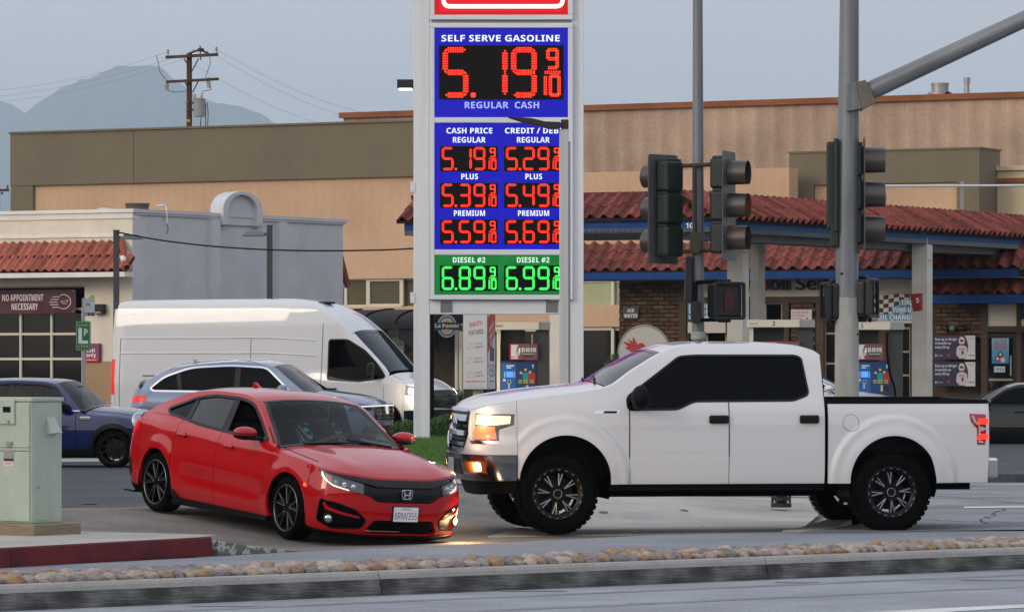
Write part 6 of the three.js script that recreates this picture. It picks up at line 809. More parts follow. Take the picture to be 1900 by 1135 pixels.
{ // bus stop
  const d = 83, k = d / F, a = PX(154, 700, d), g = thing('bus_stop_post', 'galvanised post with green shuttle sign and grey bus route sign', 'bus stop sign', V3(a.x, 0, -d)), X = px => (px - 154) * k, Y = py => EYE + (HY - py) * k;
  mesh('post', boxb(-3 * k, 3 * k, 0.1, Y(553), -0.03, 0.0), MB.galv, g);
  const s1 = new THREE.Group(); s1.name = 'shuttle_sign'; g.add(s1); const w = 28 * k, h = 55 * k, sh = rounded([[-w / 2, -h / 2], [w / 2, -h / 2], [w / 2, h / 2], [-w / 2, h / 2]], 0.03); mesh('plate', slab(sh, 0.008).translate(X(153.5), Y(623), 0.004), std(0x0a5a3c, 0.5), s1);
  mesh('print', face(w * 0.96, h * 0.97, X(153.5), Y(623), 0.0145), print(256, 500, (x, W, H) => { x.fillStyle = '#0b5e40'; x.fillRect(0, 0, W, H); x.strokeStyle = '#b9c8b8'; x.lineWidth = 5; x.strokeRect(12, 12, W - 24, H - 24); txt(x, 'La Puente', W / 2, 62, 48, '#c2b13a', { font: 'serif', w: 180 }); x.fillStyle = '#c3cccb'; x.fillRect(44, 110, 62, 275); x.fillRect(44, 330, 170, 55); txt(x, 'P', 172, 190, 170, '#c3cccb', { w: 84 }); txt(x, 'L I N K', 128, 432, 50, '#c2b13a', { w: 170 }); }), s1);
  const s2 = new THREE.Group(); s2.name = 'route_sign'; g.add(s2); mesh('plate', slab([[X(155.5), Y(586)], [X(175), Y(586)], [X(175), Y(549)], [X(171), Y(546.5)], [X(167), Y(549)], [X(161), Y(554)], [X(155.5), Y(551)]], 0.008).translate(0, 0, 0.004), std(0x9aa0a8, 0.5), s2); mesh('green_crest', slab([[X(163), Y(554)], [X(175), Y(554)], [X(175), Y(549.2)], [X(171), Y(546.8)], [X(167), Y(549.2)]], 0.004).translate(0, 0, 0.0125), std(0x8fae2e, 0.5), s2);
  mesh('print', face(18.6 * k, 31 * k, X(165.4), Y(570), 0.0145), print(200, 320, (x, W, H) => { x.fillStyle = '#a4abb4'; x.fillRect(0, 0, W, H); x.fillStyle = '#3a5a78'; x.fillRect(20, 22, 24, 18); x.fillStyle = '#6c7884'; x.fillRect(54, 26, 130, 12); txt(x, '185', 66, 108, 84, '#262a30', { w: 100 }); x.fillStyle = '#2c2440'; x.fillRect(0, 262, W, 58); x.fillStyle = '#a9a6b8'; x.fillRect(14, 276, 44, 34); x.fillRect(90, 282, 60, 10); }), s2);
}
for (const [px, py0, side, label] of [[215, 428, 1, 'dark square lamp post by the shop corner with flat head'], [500, 419, -1, 'dark square lamp post before the grey shop wall with flat head']]) {
  const d = 93.5, k = d / F, a = PX(px, 700, d), g = thing('car_park_lamp', label, 'lamp post', V3(a.x, 0, -d), 0, 'car park lamps'), Y = py => EYE + (HY - py) * k;
  mesh('post', boxb(-5.2 * k, 5.2 * k, 0.2, Y(py0), -0.06, 0.06), std(0x3a3c3e, 0.5), g); mesh('cap', boxb(-6 * k, 6 * k, Y(py0), Y(py0 - 1.5), -0.07, 0.07), std(0x2c2d2e, 0.5), g);
  const X = p => side * p * k, yo = side > 0 ? 5 : 8; mesh('lamp_head', slab([[X(8), Y(py0 + yo + 10)], [X(16), Y(py0 + yo + 2)], [X(42), Y(py0 + yo + 2)], [X(50), Y(py0 + yo + 9)], [X(50), Y(py0 + yo + 11)], [X(8), Y(py0 + yo + 11)]], 0.4, 0.008).translate(0, 0, -0.2), std(0x76828a, 0.4, { metalness: 0.4 }), g); mesh('arm', boxb(X(4), X(14), Y(py0 + yo + 9), Y(py0 + yo + 5), -0.03, 0.03), std(0x4a4c4e, 0.5), g);
}
tag(mesh('overhead_wire', tube([PX(218, 431, 93.4), PX(300, 446, 92), PX(420, 459, 90), PX(560, 465, 88), PX(700, 464, 86), PX(766, 461, 84)], 0.018, 60, 5), MT.black), 'black cable sagging from the shop lamp post to the price sign', 'wire');
// ---------- utility poles and wires ----------
{
  const d = 150, k = d / F, a = PX(350, 700, d), g = thing('utility_pole', 'brown wooden utility pole with crossarms and transformer above the store', 'utility pole', V3(a.x, 0, -d)), X = px => (px - 350) * k, Y = py => EYE + (HY - py) * k;
  const wd = rough(0x54352a, { m: 2, coarse: 18, fine: 14, seed: 451, streak: 16, bump: 0 }), wd2 = rough(0x4c3a30, { m: 2, coarse: 14, fine: 12, seed: 453, bump: 0 }), por = std(0x8e8c84, 0.4);
  mesh('pole', rod([0, 0, 0], [0.6 * k, Y(99), 0], 6.2 * k, 5 * k, 16), wd, g);
  mesh('upper_crossarm', boxb(X(307), X(405), -2.7 * k, 2.7 * k, 0.1, 0.2).rotateZ(0.052).translate(0, Y(104.5), 0), wd2, g); mesh('lower_crossarm', boxb(X(308), X(406), -2.5 * k, 2.5 * k, 0.1, 0.2).rotateZ(0.055).translate(0, Y(150), 0), wd2, g);
  mesh('brace', [rod([X(368), Y(109), 0.1], [X(356), Y(132), 0.1], 0.022), rod([X(341), Y(109), 0.1], [X(346), Y(117), 0.1], 0.022), rod([X(369), Y(148), 0.1], [X(357), Y(172), 0.1], 0.022), rod([X(342), Y(151), 0.1], [X(346), Y(159), 0.1], 0.022)], std(0x3c3836, 0.6), g);
  const ins = (px, py, s = 1) => mesh('insulator', [cyl(0.02, 0.02, 9 * k, X(px), Y(py + 1), 0.12, 8), ...[0, 1, 2].map(i => cyl(0.05 * s, 0.035 * s, 0.05, X(px), Y(py - 1.5 - i * 2.6), 0.12, 12))], por, g); ins(311.5, 100); ins(401.5, 95.5);
  mesh('ridge_pin', [rod([X(351), Y(99), 0.1], [X(371), Y(92), 0.1], 0.035), rod([X(371), Y(92), 0.1], [X(392), Y(103), 0.1], 0.035), new THREE.SphereGeometry(0.09, 12, 8).scale(1.4, 0.8, 1).translate(X(372), Y(92.5), 0.1), rod([X(372), Y(112), 0.1], [X(371), Y(85), 0.1], 0.02), rod([X(358), Y(97), 0.1], [X(358), Y(92), 0.1], 0.015), rod([X(384), Y(98), 0.1], [X(384), Y(94), 0.1], 0.015)], std(0x35312e, 0.6), g);
  for (const [x0, y0, x1, y1] of [[310, 158, 311, 168], [386, 148, 390, 163]]) mesh('fuse_cutout', [rod([X(x0), Y(y0 - 4), 0.14], [X(x1), Y(y1), 0.14], 0.05, 0.04, 10), rod([X(x0 - 3), Y(y0), 0.14], [X(x1 - 4), Y(y1 + 1), 0.14], 0.02)], por, g);
  mesh('transformer', [cyl(10.8 * k, 11.2 * k, 32 * k, X(370), Y(201), 0.18, 28)], rough(0x8c8f90, { m: 1, coarse: 6, fine: 6, seed: 455, bump: 0, r: 0.5 }), g); mesh('transformer_lid', [cyl(12 * k, 11 * k, 2.4 * k, X(370), Y(184.5), 0.18, 28)], std(0x7d8081, 0.5), g); mesh('transformer_bracket', [boxb(X(354), X(362), Y(193), Y(189), 0.05, 0.2), boxb(X(354), X(362), Y(206), Y(202), 0.05, 0.2)], std(0x3a3a3a, 0.6), g);
  for (const [px, q] of [[361, 0.1], [374, 0.1]]) mesh('bushing', [0, 1, 2].map(i => cyl((3 - i * 0.5) * k, (2.3 - i * 0.5) * k, 2.6 * k, X(px + i * 0.3), Y(181 - i * 3), 0.18, 12)), por, g);
  mesh('pole_tag', rbox(8 * k, 5 * k, 0.03, 0.02, X(348.5), Y(224), 6 * k), std(0xc9a21c, 0.5), g); for (const py of [190, 204]) mesh('spool', cyl(0.05, 0.05, 0.1, X(346), Y(py), 6 * k, 10), por, g);
  const W = (pts, r = 0.011) => mesh('jumper_wire', tube(pts.map(([px, py]) => [X(px), Y(py), 0.16]), r, 24, 5), MT.black, g); W([[290, 103], [294, 118], [296, 132], [302, 141], [309, 148]]); W([[312, 168], [322, 171], [334, 171], [346, 169]]); W([[389, 106], [390, 118], [386, 130], [381, 144]]); W([[390, 162], [392, 166], [386, 168], [377, 170], [375, 174]]); W([[381, 190], [382, 205], [381, 236]], 0.014); W([[384, 190], [386, 206], [385, 236]], 0.014); W([[373, 218], [372, 236]], 0.014);
  const wireM = std(0x8e96a2, 0.7), span = (p, q, sag, label) => { const a = PX(p[0], p[1], p[2]), b = PX(q[0], q[1], q[2]), m = a.clone().lerp(b, 0.5); m.y -= sag; tag(mesh('power_line', tube([a, a.clone().lerp(m, 0.5).add(V3(0, -sag * 0.25, 0)), m, m.clone().lerp(b, 0.5).add(V3(0, -sag * 0.25, 0)), b], 0.005, 40, 4), wireM), label, 'power line', 'power lines on the utility pole'); };
  span([311, 96, 150], [-60, 170, 160], 0.3, 'topmost power line running off from the pole past the mountain'); span([372, 90, 150], [-60, 184, 160], 0.3, 'middle power line from the pole past the mountain'); span([345, 108, 150], [-60, 194, 160], 0.3, 'lowest power line from the pole past the mountain'); span([402, 92, 150], [700, 215, 170], 0.3, 'upper power line descending from the pole toward the price sign'); span([402, 104, 150], [690, 228, 170], 0.3, 'middle power line descending from the pole toward the price sign'); span([360, 120, 150], [640, 240, 170], 0.3, 'lower power line descending from the pole toward the store roof');
  const d2 = 210, k2 = d2 / F, p2 = PX(-6, 700, d2), g2 = thing('distant_utility_pole', 'distant utility pole crossarm at the frame edge beside the olive wall', 'utility pole', V3(p2.x, 0, -d2)), Y2 = py => EYE + (HY - py) * k2; mesh('pole', rod([0, 0, 0], [0, Y2(330), 0], 0.15, 0.12), wd, g2); mesh('crossarm', boxb(-0.6, 22 * k2, Y2(355), Y2(350.5), 0, 0.1), wd2, g2); mesh('insulator', cyl(0.06, 0.05, 0.2, 19 * k2, Y2(347), 0.05, 10), std(0x55524c, 0.6), g2); mesh('cutout', rod([9 * k2, Y2(356), 0.06], [8 * k2, Y2(361), 0.06], 0.06), std(0x55524c, 0.6), g2);
}
// ---------- red five-door hatchback leaving the forecourt, with its driver ----------
const fiveTwin = {
  hubZ: 0.62, hub: MT.rimblack,
  spokes: (rr, b) => Array.from({ length: 5 }, (_, i) => [spokeBar(0.03, rr - 0.008, 0.03, 0.013, i * 1.2566 + 0.13, b * 0.6, 0.03, 0.016), spokeBar(0.03, rr - 0.008, 0.03, 0.013, i * 1.2566 - 0.13, b * 0.6, 0.03, -0.016), spokeBar(0.04, rr - 0.02, 0.012, 0.009, i * 1.2566 + 0.6283, b * 0.5, 0.02)]).flat(),
  cut: (rr, b) => [new THREE.TorusGeometry(rr + 0.001, 0.0035, 6, 56).translate(0, 0, b * 0.97), ...Array.from({ length: 5 }, (_, i) => [spokeBar(0.07, rr - 0.012, 0.003, 0.002, i * 1.2566 + 0.14, b * 0.6 + 0.031, 0.004, 0.026).translate(0, 0, 0), spokeBar(0.07, rr - 0.012, 0.003, 0.002, i * 1.2566 - 0.14, b * 0.6 + 0.031, 0.004, -0.026)]).flat(), ...Array.from({ length: 5 }, (_, i) => new THREE.SphereGeometry(0.008, 8, 6).translate(0.055, 0, b * 0.6 + 0.03).rotateZ(i * 1.2566))],
};
function redHatch() {
  const psi = -55.5 * Math.PI / 180, dir = V3(Math.cos(psi), 0, -Math.sin(psi)), rgt = V3(Math.sin(psi), 0, Math.cos(psi));
  const cf = PX(540, 1010, 44.3), cr = PX(300, 957, 46.5), mid = cf.clone().add(cr).multiplyScalar(0.5).addScaledVector(rgt, -0.775);
  mid.y += 0.02;
  const grp = carGroup('red_hatchback', 'glossy red five-door hatchback with black wheels nosing out of the driveway', 'car', mid, psi, { pitch: -4.4 * Math.PI / 180, roll: -2.2 * Math.PI / 180 });
  const P = paint(0xac0008, { rough: 0.45 });
  const dlo = rounded([[0.80, 0.968], [0.20, 1.315], [-0.1, 1.345], [-0.55, 1.335], [-0.95, 1.275], [-1.45, 1.115], [-1.36, 1.07], [-0.6, 1.005], [0.25, 0.972]], [0.03, 0.06, 0.1, 0.1, 0.1, 0.03, 0.05, 0.1, 0.05]);
  const S = {
    paint: P, half: 0.9, track: 0.885, floor: 0.14, step: 0.075, beltY: 0.97, zref: 0.62, dropPow: 2.4, deck: 0.6,
    C: [[-2.26, 0.82], [-2.14, 0.96], [-2.02, 1.075], [-1.87, 1.165], [-1.5, 1.305], [-1.0, 1.398], [-0.5, 1.43], [-0.1, 1.434], [0.15, 1.42], [0.36, 1.372], [0.7, 1.195], [1.0, 1.04], [1.14, 0.975], [1.3, 0.95], [1.6, 0.905], [1.9, 0.84], [2.08, 0.775], [2.2, 0.71]],
    bow: [[-2.1, -0.1], [-1.5, -0.12], [-0.6, 0.02], [0.2, 0.16], [0.9, 0.26], [1.3, 0.2], [1.8, 0.1], [2.2, 0.07]], drop: [[-2.1, 0.05], [-1.5, 0.07], [-0.6, 0.05], [0.3, 0.05], [0.9, 0.035], [1.3, 0.03], [2.1, 0.02]],
    crease: (x, z) => x > 1.0 ? 0.014 * Math.exp(-(((z - lin(x, [[1.1, 0.64], [2.1, 0.47]])) / 0.13) ** 2)) * smooth(1.0, 1.25, x) * smooth(2.2, 1.9, x) : 0,
    prof: [[0.1, 0.80], [0.2, 0.852], [0.3, 0.878], [0.45, 0.893], [0.58, 0.897], [0.68, 0.888], [0.78, 0.872], [0.845, 0.862], [0.9, 0.842], [0.97, 0.795], [1.1, 0.735], [1.25, 0.672], [1.36, 0.618], [1.42, 0.57], [1.55, 0.40]],
    lift: [[-2.2, 0.075], [-1.2, 0.05], [0.2, 0.01], [1.0, 0], [1.7, -0.03], [2.2, -0.05]], plan: [[-2.25, 0.9], [-1.85, 0.955], [-1.3, 1.0], [0, 1], [1.3, 1.0], [1.72, 0.97], [2.1, 0.93]], planTop: [[-2, 0.86], [-1.3, 0.93], [-0.4, 1], [1, 1]],
    bump: (x, y) => { let b = 0; for (const ax of [1.35, -1.35]) { const r = Math.hypot(x - ax, y - 0.33); b += 0.02 * Math.exp(-(((r - 0.4) / 0.09) ** 2)); } b -= 0.014 * Math.exp(-(((y - lin(x, [[-1, 0.48], [1, 0.42]])) / 0.09) ** 2)) * smooth(-1.0, -0.6, x) * smooth(1.0, 0.6, x); return b; },
    belt: [[-2, 1.045], [-1.3, 1.045], [-0.6, 0.99], [0.3, 0.958], [1.1, 0.94]], gh: [-1.72, 1.0], dlo: [dlo], trimW: 0.014, rail: 0.05,
    windows: [{ poly: [[-0.19, 1.0], [-0.19, 1.38], [-0.55, 1.36], [-0.9, 1.34], [-0.93, 1.02], [-0.6, 0.995]], mat: phys(0x1a2026, 0.03, {}) }, { poly: [[-0.97, 1.03], [-0.97, 1.32], [-1.49, 1.12], [-1.36, 1.05]], mat: MT.dark }],
    posts: [[[-0.07, 0.97], [-0.1, 1.39], [-0.2, 1.39], [-0.21, 0.98]], [[-0.91, 1.01], [-0.9, 1.32], [-0.98, 1.30], [-1.0, 1.02]], [[0.93, 0.95], [0.66, 1.11], [0.66, 0.955]]],
    panels: [{ name: 'fender', x1: 0.99, x2: 1.722 }, { name: 'front_door', x1: -0.13, x2: 0.99, top: 'belt' }, { name: 'rear_door', x1: -1.02, x2: -0.13, top: 'belt' }, { name: 'quarter_panel', x1: -1.852, x2: -1.02 }],
    nose: [[0.08, 2.12], [0.16, 2.2], [0.28, 2.235], [0.45, 2.245], [0.56, 2.24], [0.66, 2.215], [0.75, 2.16], [0.84, 2.05], [0.98, 1.8]], tail: [[0.15, -2.12], [0.3, -2.24], [0.5, -2.285], [0.7, -2.265], [0.85, -2.21], [1.0, -2.1], [1.1, -1.98]], noseN: 2.5, tailN: 2.8,
    xs: 1.722, xe: -1.852, sill: [[-1.9, 0.22], [-1.7, 0.2], [1.7, 0.2], [1.9, 0.2]], arches: [{ x: 1.35, y: 0.335, r: 0.357, steer: -0.03, spin: 0.2 }, { x: -1.35, y: 0.335, r: 0.357, spin: 0.5 }],
    cowl: 1.16, hoodInset: 0.075, ws: [1.13, 0.33], wsInset: 0.055, rear: [-1.02, -1.92], screenMat: MT.screen,
  };
  const M = buildCar(S, grp), ref = { ref: [0, 0.5, 0], step: 0.06 }, half = L => [...L, ...L.slice().reverse().map(p => [-p[0], p[1]])];
  // front bumper skin with its openings
  const nt = s => M.noseTop(s), wingTop = []; for (let i = 0; i <= 12; i++) { const s = lerp(0, 0.865, i / 12); wingTop.push([s, nt(s) - 0.014]); }
  const wl = s => s < 0.27 ? 0.478 : s < 0.40 ? lerp(0.478, nt(0.4) - 0.185, smooth(0.27, 0.4, s)) : lin(s, [[0.4, nt(0.4) - 0.185], [0.55, nt(0.55) - 0.17], [0.7, nt(0.7) - 0.15], [0.8, nt(0.8) - 0.11], [0.865, nt(0.865) - 0.045]]);
  const wingLow = [0.86, 0.8, 0.7, 0.6, 0.5, 0.4, 0.36, 0.32, 0.27, 0].map(s => [s, wl(s)]);
  const wing = half([...wingTop, ...wingLow]).filter((p, i, a) => i === 0 || Math.abs(p[0] - a[i - 1][0]) + Math.abs(p[1] - a[i - 1][1]) > 1e-4);
  const fog = rounded([[0.81, 0.485], [0.62, 0.45], [0.48, 0.395], [0.375, 0.29], [0.43, 0.20], [0.70, 0.185], [0.85, 0.26]], 0.03);
  const low = rounded([[-0.31, 0.295], [0.31, 0.295], [0.36, 0.22], [0.40, 0.168], [0.37, 0.145], [-0.37, 0.145], [-0.40, 0.168], [-0.36, 0.22]], 0.02), neg = L => L.map(p => [-p[0], p[1]]);
  const skin = []; for (let i = 0; i <= 40; i++) skin.push([lerp(-1, 1, i / 40), 0.135 + 0.05 * Math.abs(lerp(-1, 1, i / 40)) ** 3]); for (let i = 40; i >= 0; i--) { const s = lerp(-1, 1, i / 40); skin.push([s, nt(s)]); }
  mesh('front_bumper', patch(skin, M.Fm, { ...ref, step: 0.05, holes: [wing, fog, neg(fog), low], rim: 0.045 }), P, grp);
  mesh('bumper_backing', [patch(inset(skin, 0.03), M.Fm, { ...ref, off: -0.05 })], MT.black, grp);
  // upper grille: mesh field under a thick black bar
  const gr = half([[0, nt(0) - 0.02], [0.2, nt(0.2) - 0.02], [0.42, nt(0.42) - 0.02], [0.42, wl(0.42) + 0.004], [0.34, wl(0.34) + 0.004], [0.27, 0.482], [0, 0.482]]);
  mesh('grille', [patch(gr, M.Fm, { ...ref, off: -0.03 }), ...[0.492, 0.508, 0.524, 0.54].map((y, i) => patch([[-0.25 - i * 0.02, y], [0.25 + i * 0.02, y], [0.25 + i * 0.02, y + 0.005], [-0.25 - i * 0.02, y + 0.005]], M.Fm, { ...ref, off: -0.012, rim: 0.015 }))], MT.trim, grp);
  const bs = [0, 0.1, 0.2, 0.3, 0.4, 0.5, 0.6, 0.7, 0.78, 0.855];
  const bar = half([...bs.map(s => [s, nt(s) - 0.016]), ...bs.slice().reverse().map(s => [s, nt(s) - lin(s, [[0, 0.085], [0.3, 0.085], [0.44, 0.06], [0.7, 0.04], [0.86, 0.022]])])]);
  mesh('grille_bar', patch(bar, M.Fm, { ...ref, off: 0.0, rim: 0.03 }), MT.gloss, grp);
  mesh('lower_grille', [...Array.from({ length: 6 }, (_, i) => patch([[-0.33, 0.155 + i * 0.024], [0.33, 0.155 + i * 0.024], [0.33, 0.161 + i * 0.024], [-0.33, 0.161 + i * 0.024]], M.Fm, { ...ref, off: -0.015, rim: 0.02 }))], MT.trim, grp);
  const lip = half([[0, 0.14], [0.4, 0.14], [0.8, 0.165], [0.99, 0.185], [0.99, 0.165], [0.8, 0.135], [0.4, 0.108], [0, 0.105]]);
  mesh('front_lip', patch(lip, M.Fm, { ...ref, off: 0.02, rim: 0.05 }), MT.black, grp);
  // head lamps
  const ls = [0.42, 0.5, 0.58, 0.66, 0.74, 0.8, 0.855], lt = s => nt(s) - lin(s, [[0.42, 0.075], [0.7, 0.04], [0.86, 0.022]]);
  const ll = [...ls.map(s => [s, lt(s)]), ...ls.slice().reverse().map(s => [s, wl(s) + 0.006])];
  const ds = [0.55, 0.62, 0.7, 0.76, 0.8, 0.835], drl = [...ds.map(s => [s, wl(s) + lin(s, [[0.55, 0.016], [0.76, 0.022], [0.84, 0.05]])]), ...ds.slice().reverse().map(s => [s, wl(s) + 0.007])];
  for (const sg of [1, -1]) {
    const hl = new THREE.Group(); hl.name = 'headlight'; grp.add(hl); const f = L => sg > 0 ? L : neg(L);
    mesh('housing', patch(f(ll), M.Fm, { ...ref, off: -0.035 }), std(0x15171a, 0.3, { metalness: 0.5 }), hl);
    mesh('running_light', patch(f(drl), M.Fm, { ...ref, off: -0.012, rim: 0.012 }), glow(0xfff1d8, 0.95, 0xffffff), hl);
    for (const [s, r, m] of [[0.5, 0.034, MT.chrome], [0.58, 0.032, MT.chrome], [0.66, 0.026, MT.satin]]) { const y = lerp(wl(s), lt(s), 0.52), p = M.Fm(sg * s, y); mesh('reflector', [new THREE.SphereGeometry(r, 16, 12).scale(0.7, 0.9, 1).translate(p.x - 0.03, p.y, p.z)], m, hl); }
    mesh('turn_lamp', patch(f([[0.72, wl(0.72) + 0.03], [0.79, wl(0.79) + 0.03], [0.79, lt(0.79) - 0.008], [0.72, lt(0.72) - 0.008]]), M.Fm, { ...ref, off: -0.022 }), MT.amber, hl);
    mesh('lens', patch(f(ll), M.Fm, { ...ref, off: -0.002 }), MT.lens, hl);
    // fog lamp pocket
    const pk = new THREE.Group(); pk.name = 'fog_pocket'; grp.add(pk);
    mesh('surround', patch(f(fog), M.Fm, { ...ref, holes: [f(inset(fog, 0.016))], off: 0.004, rim: 0.03 }), MT.gloss, pk);
    mesh('blade', patch(f([[0.765, 0.455], [0.735, 0.405], [0.60, 0.36], [0.44, 0.325], [0.45, 0.305], [0.60, 0.335], [0.75, 0.375], [0.785, 0.44]]), M.Fm, { ...ref, off: -0.004, rim: 0.02 }), P, pk);
    const p = M.Fm(sg * 0.72, 0.285), lit = sg < 0;
    mesh('bezel', [new THREE.TorusGeometry(0.046, 0.01, 8, 24).rotateY(Math.PI / 2 - sg * 0.5).translate(p.x - 0.008, p.y, p.z)], MT.gloss, pk);
    mesh('fog_lamp', [new THREE.SphereGeometry(0.04, 20, 14).scale(0.45, 1, 1).rotateY(-sg * 0.5).translate(p.x - 0.01, p.y, p.z)], lit ? glow(0xffd9a0, 9) : MT.chrome, pk);
    if (lit) { const L = new THREE.PointLight(0xffcf94, 1.3, 12); L.position.set(p.x + 0.07, p.y, p.z - 0.02); L.shadow.radius = 2; L.castShadow = true; grp.add(L); }
    // side marker, door mirror, handles
    mesh('side_marker', patch([[1.69, 0.585], [1.75, 0.575], [1.75, 0.603], [1.70, 0.618]].map(q => [q[0] - 0.02, q[1]]), (x, y) => V3(x, y, sg * M.sideZ(Math.min(x, 1.72), y)), { ...ref, off: 0.006 }), glow(0xff5a10, 0.9, 0xd14a08), grp);
    const mr = new THREE.Group(); mr.name = 'door_mirror'; grp.add(mr);
    mesh('cover', [new THREE.SphereGeometry(1, 22, 16).scale(0.085, 0.062, 0.135).translate(0.62, 1.03, sg * 0.985)], P, mr);
    mesh('lower_shell', [new THREE.SphereGeometry(1, 20, 14).scale(0.088, 0.046, 0.138).translate(0.615, 0.996, sg * 0.985), rbox(0.07, 0.035, 0.16, 0.012, 0.64, 0.97, sg * 0.87)], MT.trim, mr);
    mesh('mirror_glass', [new THREE.SphereGeometry(1, 18, 12).scale(0.01, 0.052, 0.1).translate(0.54, 1.025, sg * 0.985)], MT.chrome, mr);
    for (const hx of [0.12, -0.86]) mesh('door_handle', [rbox(0.19, 0.03, 0.035, 0.013, hx, 0.845 - hx * 0.035, sg * (M.sideZ(hx, 0.845 - hx * 0.035) + 0.022)), new THREE.SphereGeometry(1, 14, 10).scale(0.045, 0.035, 0.012).translate(hx + 0.02, 0.845 - hx * 0.035, sg * (M.sideZ(hx, 0.845) - 0.0))], P, grp);
    mesh('side_skirt', [patch([[-0.98, 0.2], [0.98, 0.2], [0.985, 0.15], [-0.9, 0.125], [-1.0, 0.16]], (x, y) => V3(x, y, sg * (M.sideZ(x, 0.2) + 0.012)), { ...ref, rim: 0.05 }), patch([[-0.99, 0.2], [-0.83, 0.165], [-0.9, 0.12], [-0.99, 0.13]].map(q => [q[0] - 0.0, q[1]]), (x, y) => V3(x, y, sg * (M.sideZ(x, 0.2) + 0.02)), { ...ref, rim: 0.03 }), patch([[-0.995, 0.16], [-0.995, 0.29], [-0.93, 0.27], [-0.86, 0.2]], (x, y) => V3(x, y, sg * (M.sideZ(x, y) + 0.012)), { ...ref, rim: 0.02 })], MT.trim, grp);
    const tl = new THREE.Group(); tl.name = 'taillight'; grp.add(tl);
    const tlp = [[0.52, 0.98], [0.78, 0.955], [0.98, 0.93], [0.99, 0.86], [0.90, 0.80], [0.80, 0.81], [0.74, 0.90]];
    mesh('lens', patch(f(tlp), M.Rm, { ...ref, off: 0.006 }), glow(0xd00808, 0.55, 0x6b0306), tl);
    mesh('vent', patch(f([[0.60, 0.52], [0.9, 0.54], [0.93, 0.40], [0.86, 0.33], [0.62, 0.34]]), M.Rm, { ...ref, off: 0.004 }), MT.trim, tl);
  }
  mesh('rear_diffuser', patch(half([[0, 0.34], [0.5, 0.33], [0.96, 0.24], [0.98, 0.19], [0.6, 0.16], [0, 0.16]]), M.Rm, { ...ref, off: 0.012, rim: 0.03 }), MT.black, grp);
  mesh('hatch_spoiler', patch(half([[0, 1.06], [0.5, 1.05], [0.86, 1.02], [0.9, 0.985], [0.5, 1.005], [0, 1.012]]), M.Rm, { ...ref, off: 0.008, rim: 0.01 }), MT.gloss, grp);
  mesh('roof_antenna', [slab([[0.09, 0], [-0.09, 0], [-0.07, 0.055], [-0.03, 0.06], [0.02, 0.03]], 0.03, 0.008).translate(-0.82, M.top(-0.82, 0) - 0.005, -0.015)], P, grp);
  mesh('rear_splitter', [slab([[0, 0], [0.22, 0], [0.22, 0.12], [0.1, 0.05]], 0.015).rotateX(-Math.PI / 2).translate(-2.12, 0.16, 0.82)], MT.black, grp);
  // badge and plate
  const bm = new THREE.Group(); bm.name = 'grille_badge'; grp.add(bm);
  const xb = M.xf(0.56) + 0.012, ring = rounded([[-0.062, -0.05], [0.062, -0.05], [0.07, 0.052], [-0.07, 0.052]], 0.03);
  mesh('badge_frame', slab(ring, 0.012, 0.003, [inset(ring, 0.010)]).rotateY(Math.PI / 2).translate(xb - 0.006, 0.565, 0), MT.chrome, bm);
  mesh('badge_letter', [slab([[-0.048, 0.04], [-0.03, 0.04], [-0.022, 0.006], [0.022, 0.006], [0.03, 0.04], [0.048, 0.04], [0.034, -0.042], [0.018, -0.042], [0.02, -0.012], [-0.02, -0.012], [-0.018, -0.042], [-0.034, -0.042]], 0.012, 0.003).rotateY(Math.PI / 2).translate(xb - 0.002, 0.565, 0)], MT.chrome, bm);
  const pl = new THREE.Group(); pl.name = 'licence_plate'; grp.add(pl);
  const px = M.xf(0.37) + 0.012;
  mesh('plate_frame', [rbox(0.012, 0.168, 0.322, 0.008, px - 0.006, 0.362, 0)], MT.black, pl);
  mesh('plate_face', face(0.3, 0.148).rotateY(Math.PI / 2).translate(px + 0.0025, 0.364, 0), print(512, 256, (x, w, h) => { x.fillStyle = '#e6e7ea'; x.fillRect(0, 0, w, h); txt(x, 'California', w / 2, 34, 52, '#c0263a', { font: 'serif', italic: true, weight: 'bold', w: 210 }); txt(x, '8RNV355', w / 2, 158, 168, '#20283c', { w: 470, weight: 'normal' }); }, { rough: 0.4 }), pl);
  // cabin
  mesh('cabin_floor', [boxb(-1.5, 1.25, 0.3, 0.36, -0.72, 0.72), boxb(-1.55, -1.45, 0.3, 0.95, -0.6, 0.6)], MT.interior, grp);
  mesh('dashboard', [new THREE.SphereGeometry(1, 24, 12).scale(0.42, 0.16, 0.72).translate(0.95, 0.83, 0), boxb(0.75, 1.2, 0.36, 0.86, -0.7, 0.7)], MT.interior, grp);
  mesh('headliner', patch(topPoly(M, 0.25, -1.0, x => M.zS(x) - 0.05), M.topM, { step: 0.15, off: -0.04 }), MT.interior, grp);
  for (const [x, z] of [[0.0, 0.37], [0.0, -0.37]]) mesh('front_seat', [rbox(0.5, 0.16, 0.5, 0.06, x + 0.1, 0.46, z), rbox(0.15, 0.62, 0.48, 0.06, 0, 0, 0).rotateZ(0.32).translate(x - 0.26, 0.78, z), rbox(0.1, 0.17, 0.26, 0.045, 0, 0, 0).rotateZ(0.25).translate(x - 0.38, 1.17, z)], MT.seat, grp);
  mesh('rear_bench', [rbox(0.5, 0.18, 1.2, 0.06, -0.85, 0.46, 0), rbox(0.16, 0.55, 1.15, 0.06, 0, 0, 0).rotateZ(0.35).translate(-1.2, 0.76, 0)], MT.seat, grp);
  mesh('steering_wheel', [new THREE.TorusGeometry(0.18, 0.015, 10, 36).rotateY(Math.PI / 2).rotateZ(0.38).translate(0.52, 0.88, -0.37), rbox(0.03, 0.06, 0.3, 0.012, 0, 0, 0).rotateZ(0.38).translate(0.53, 0.88, -0.37)], MT.trim, grp);
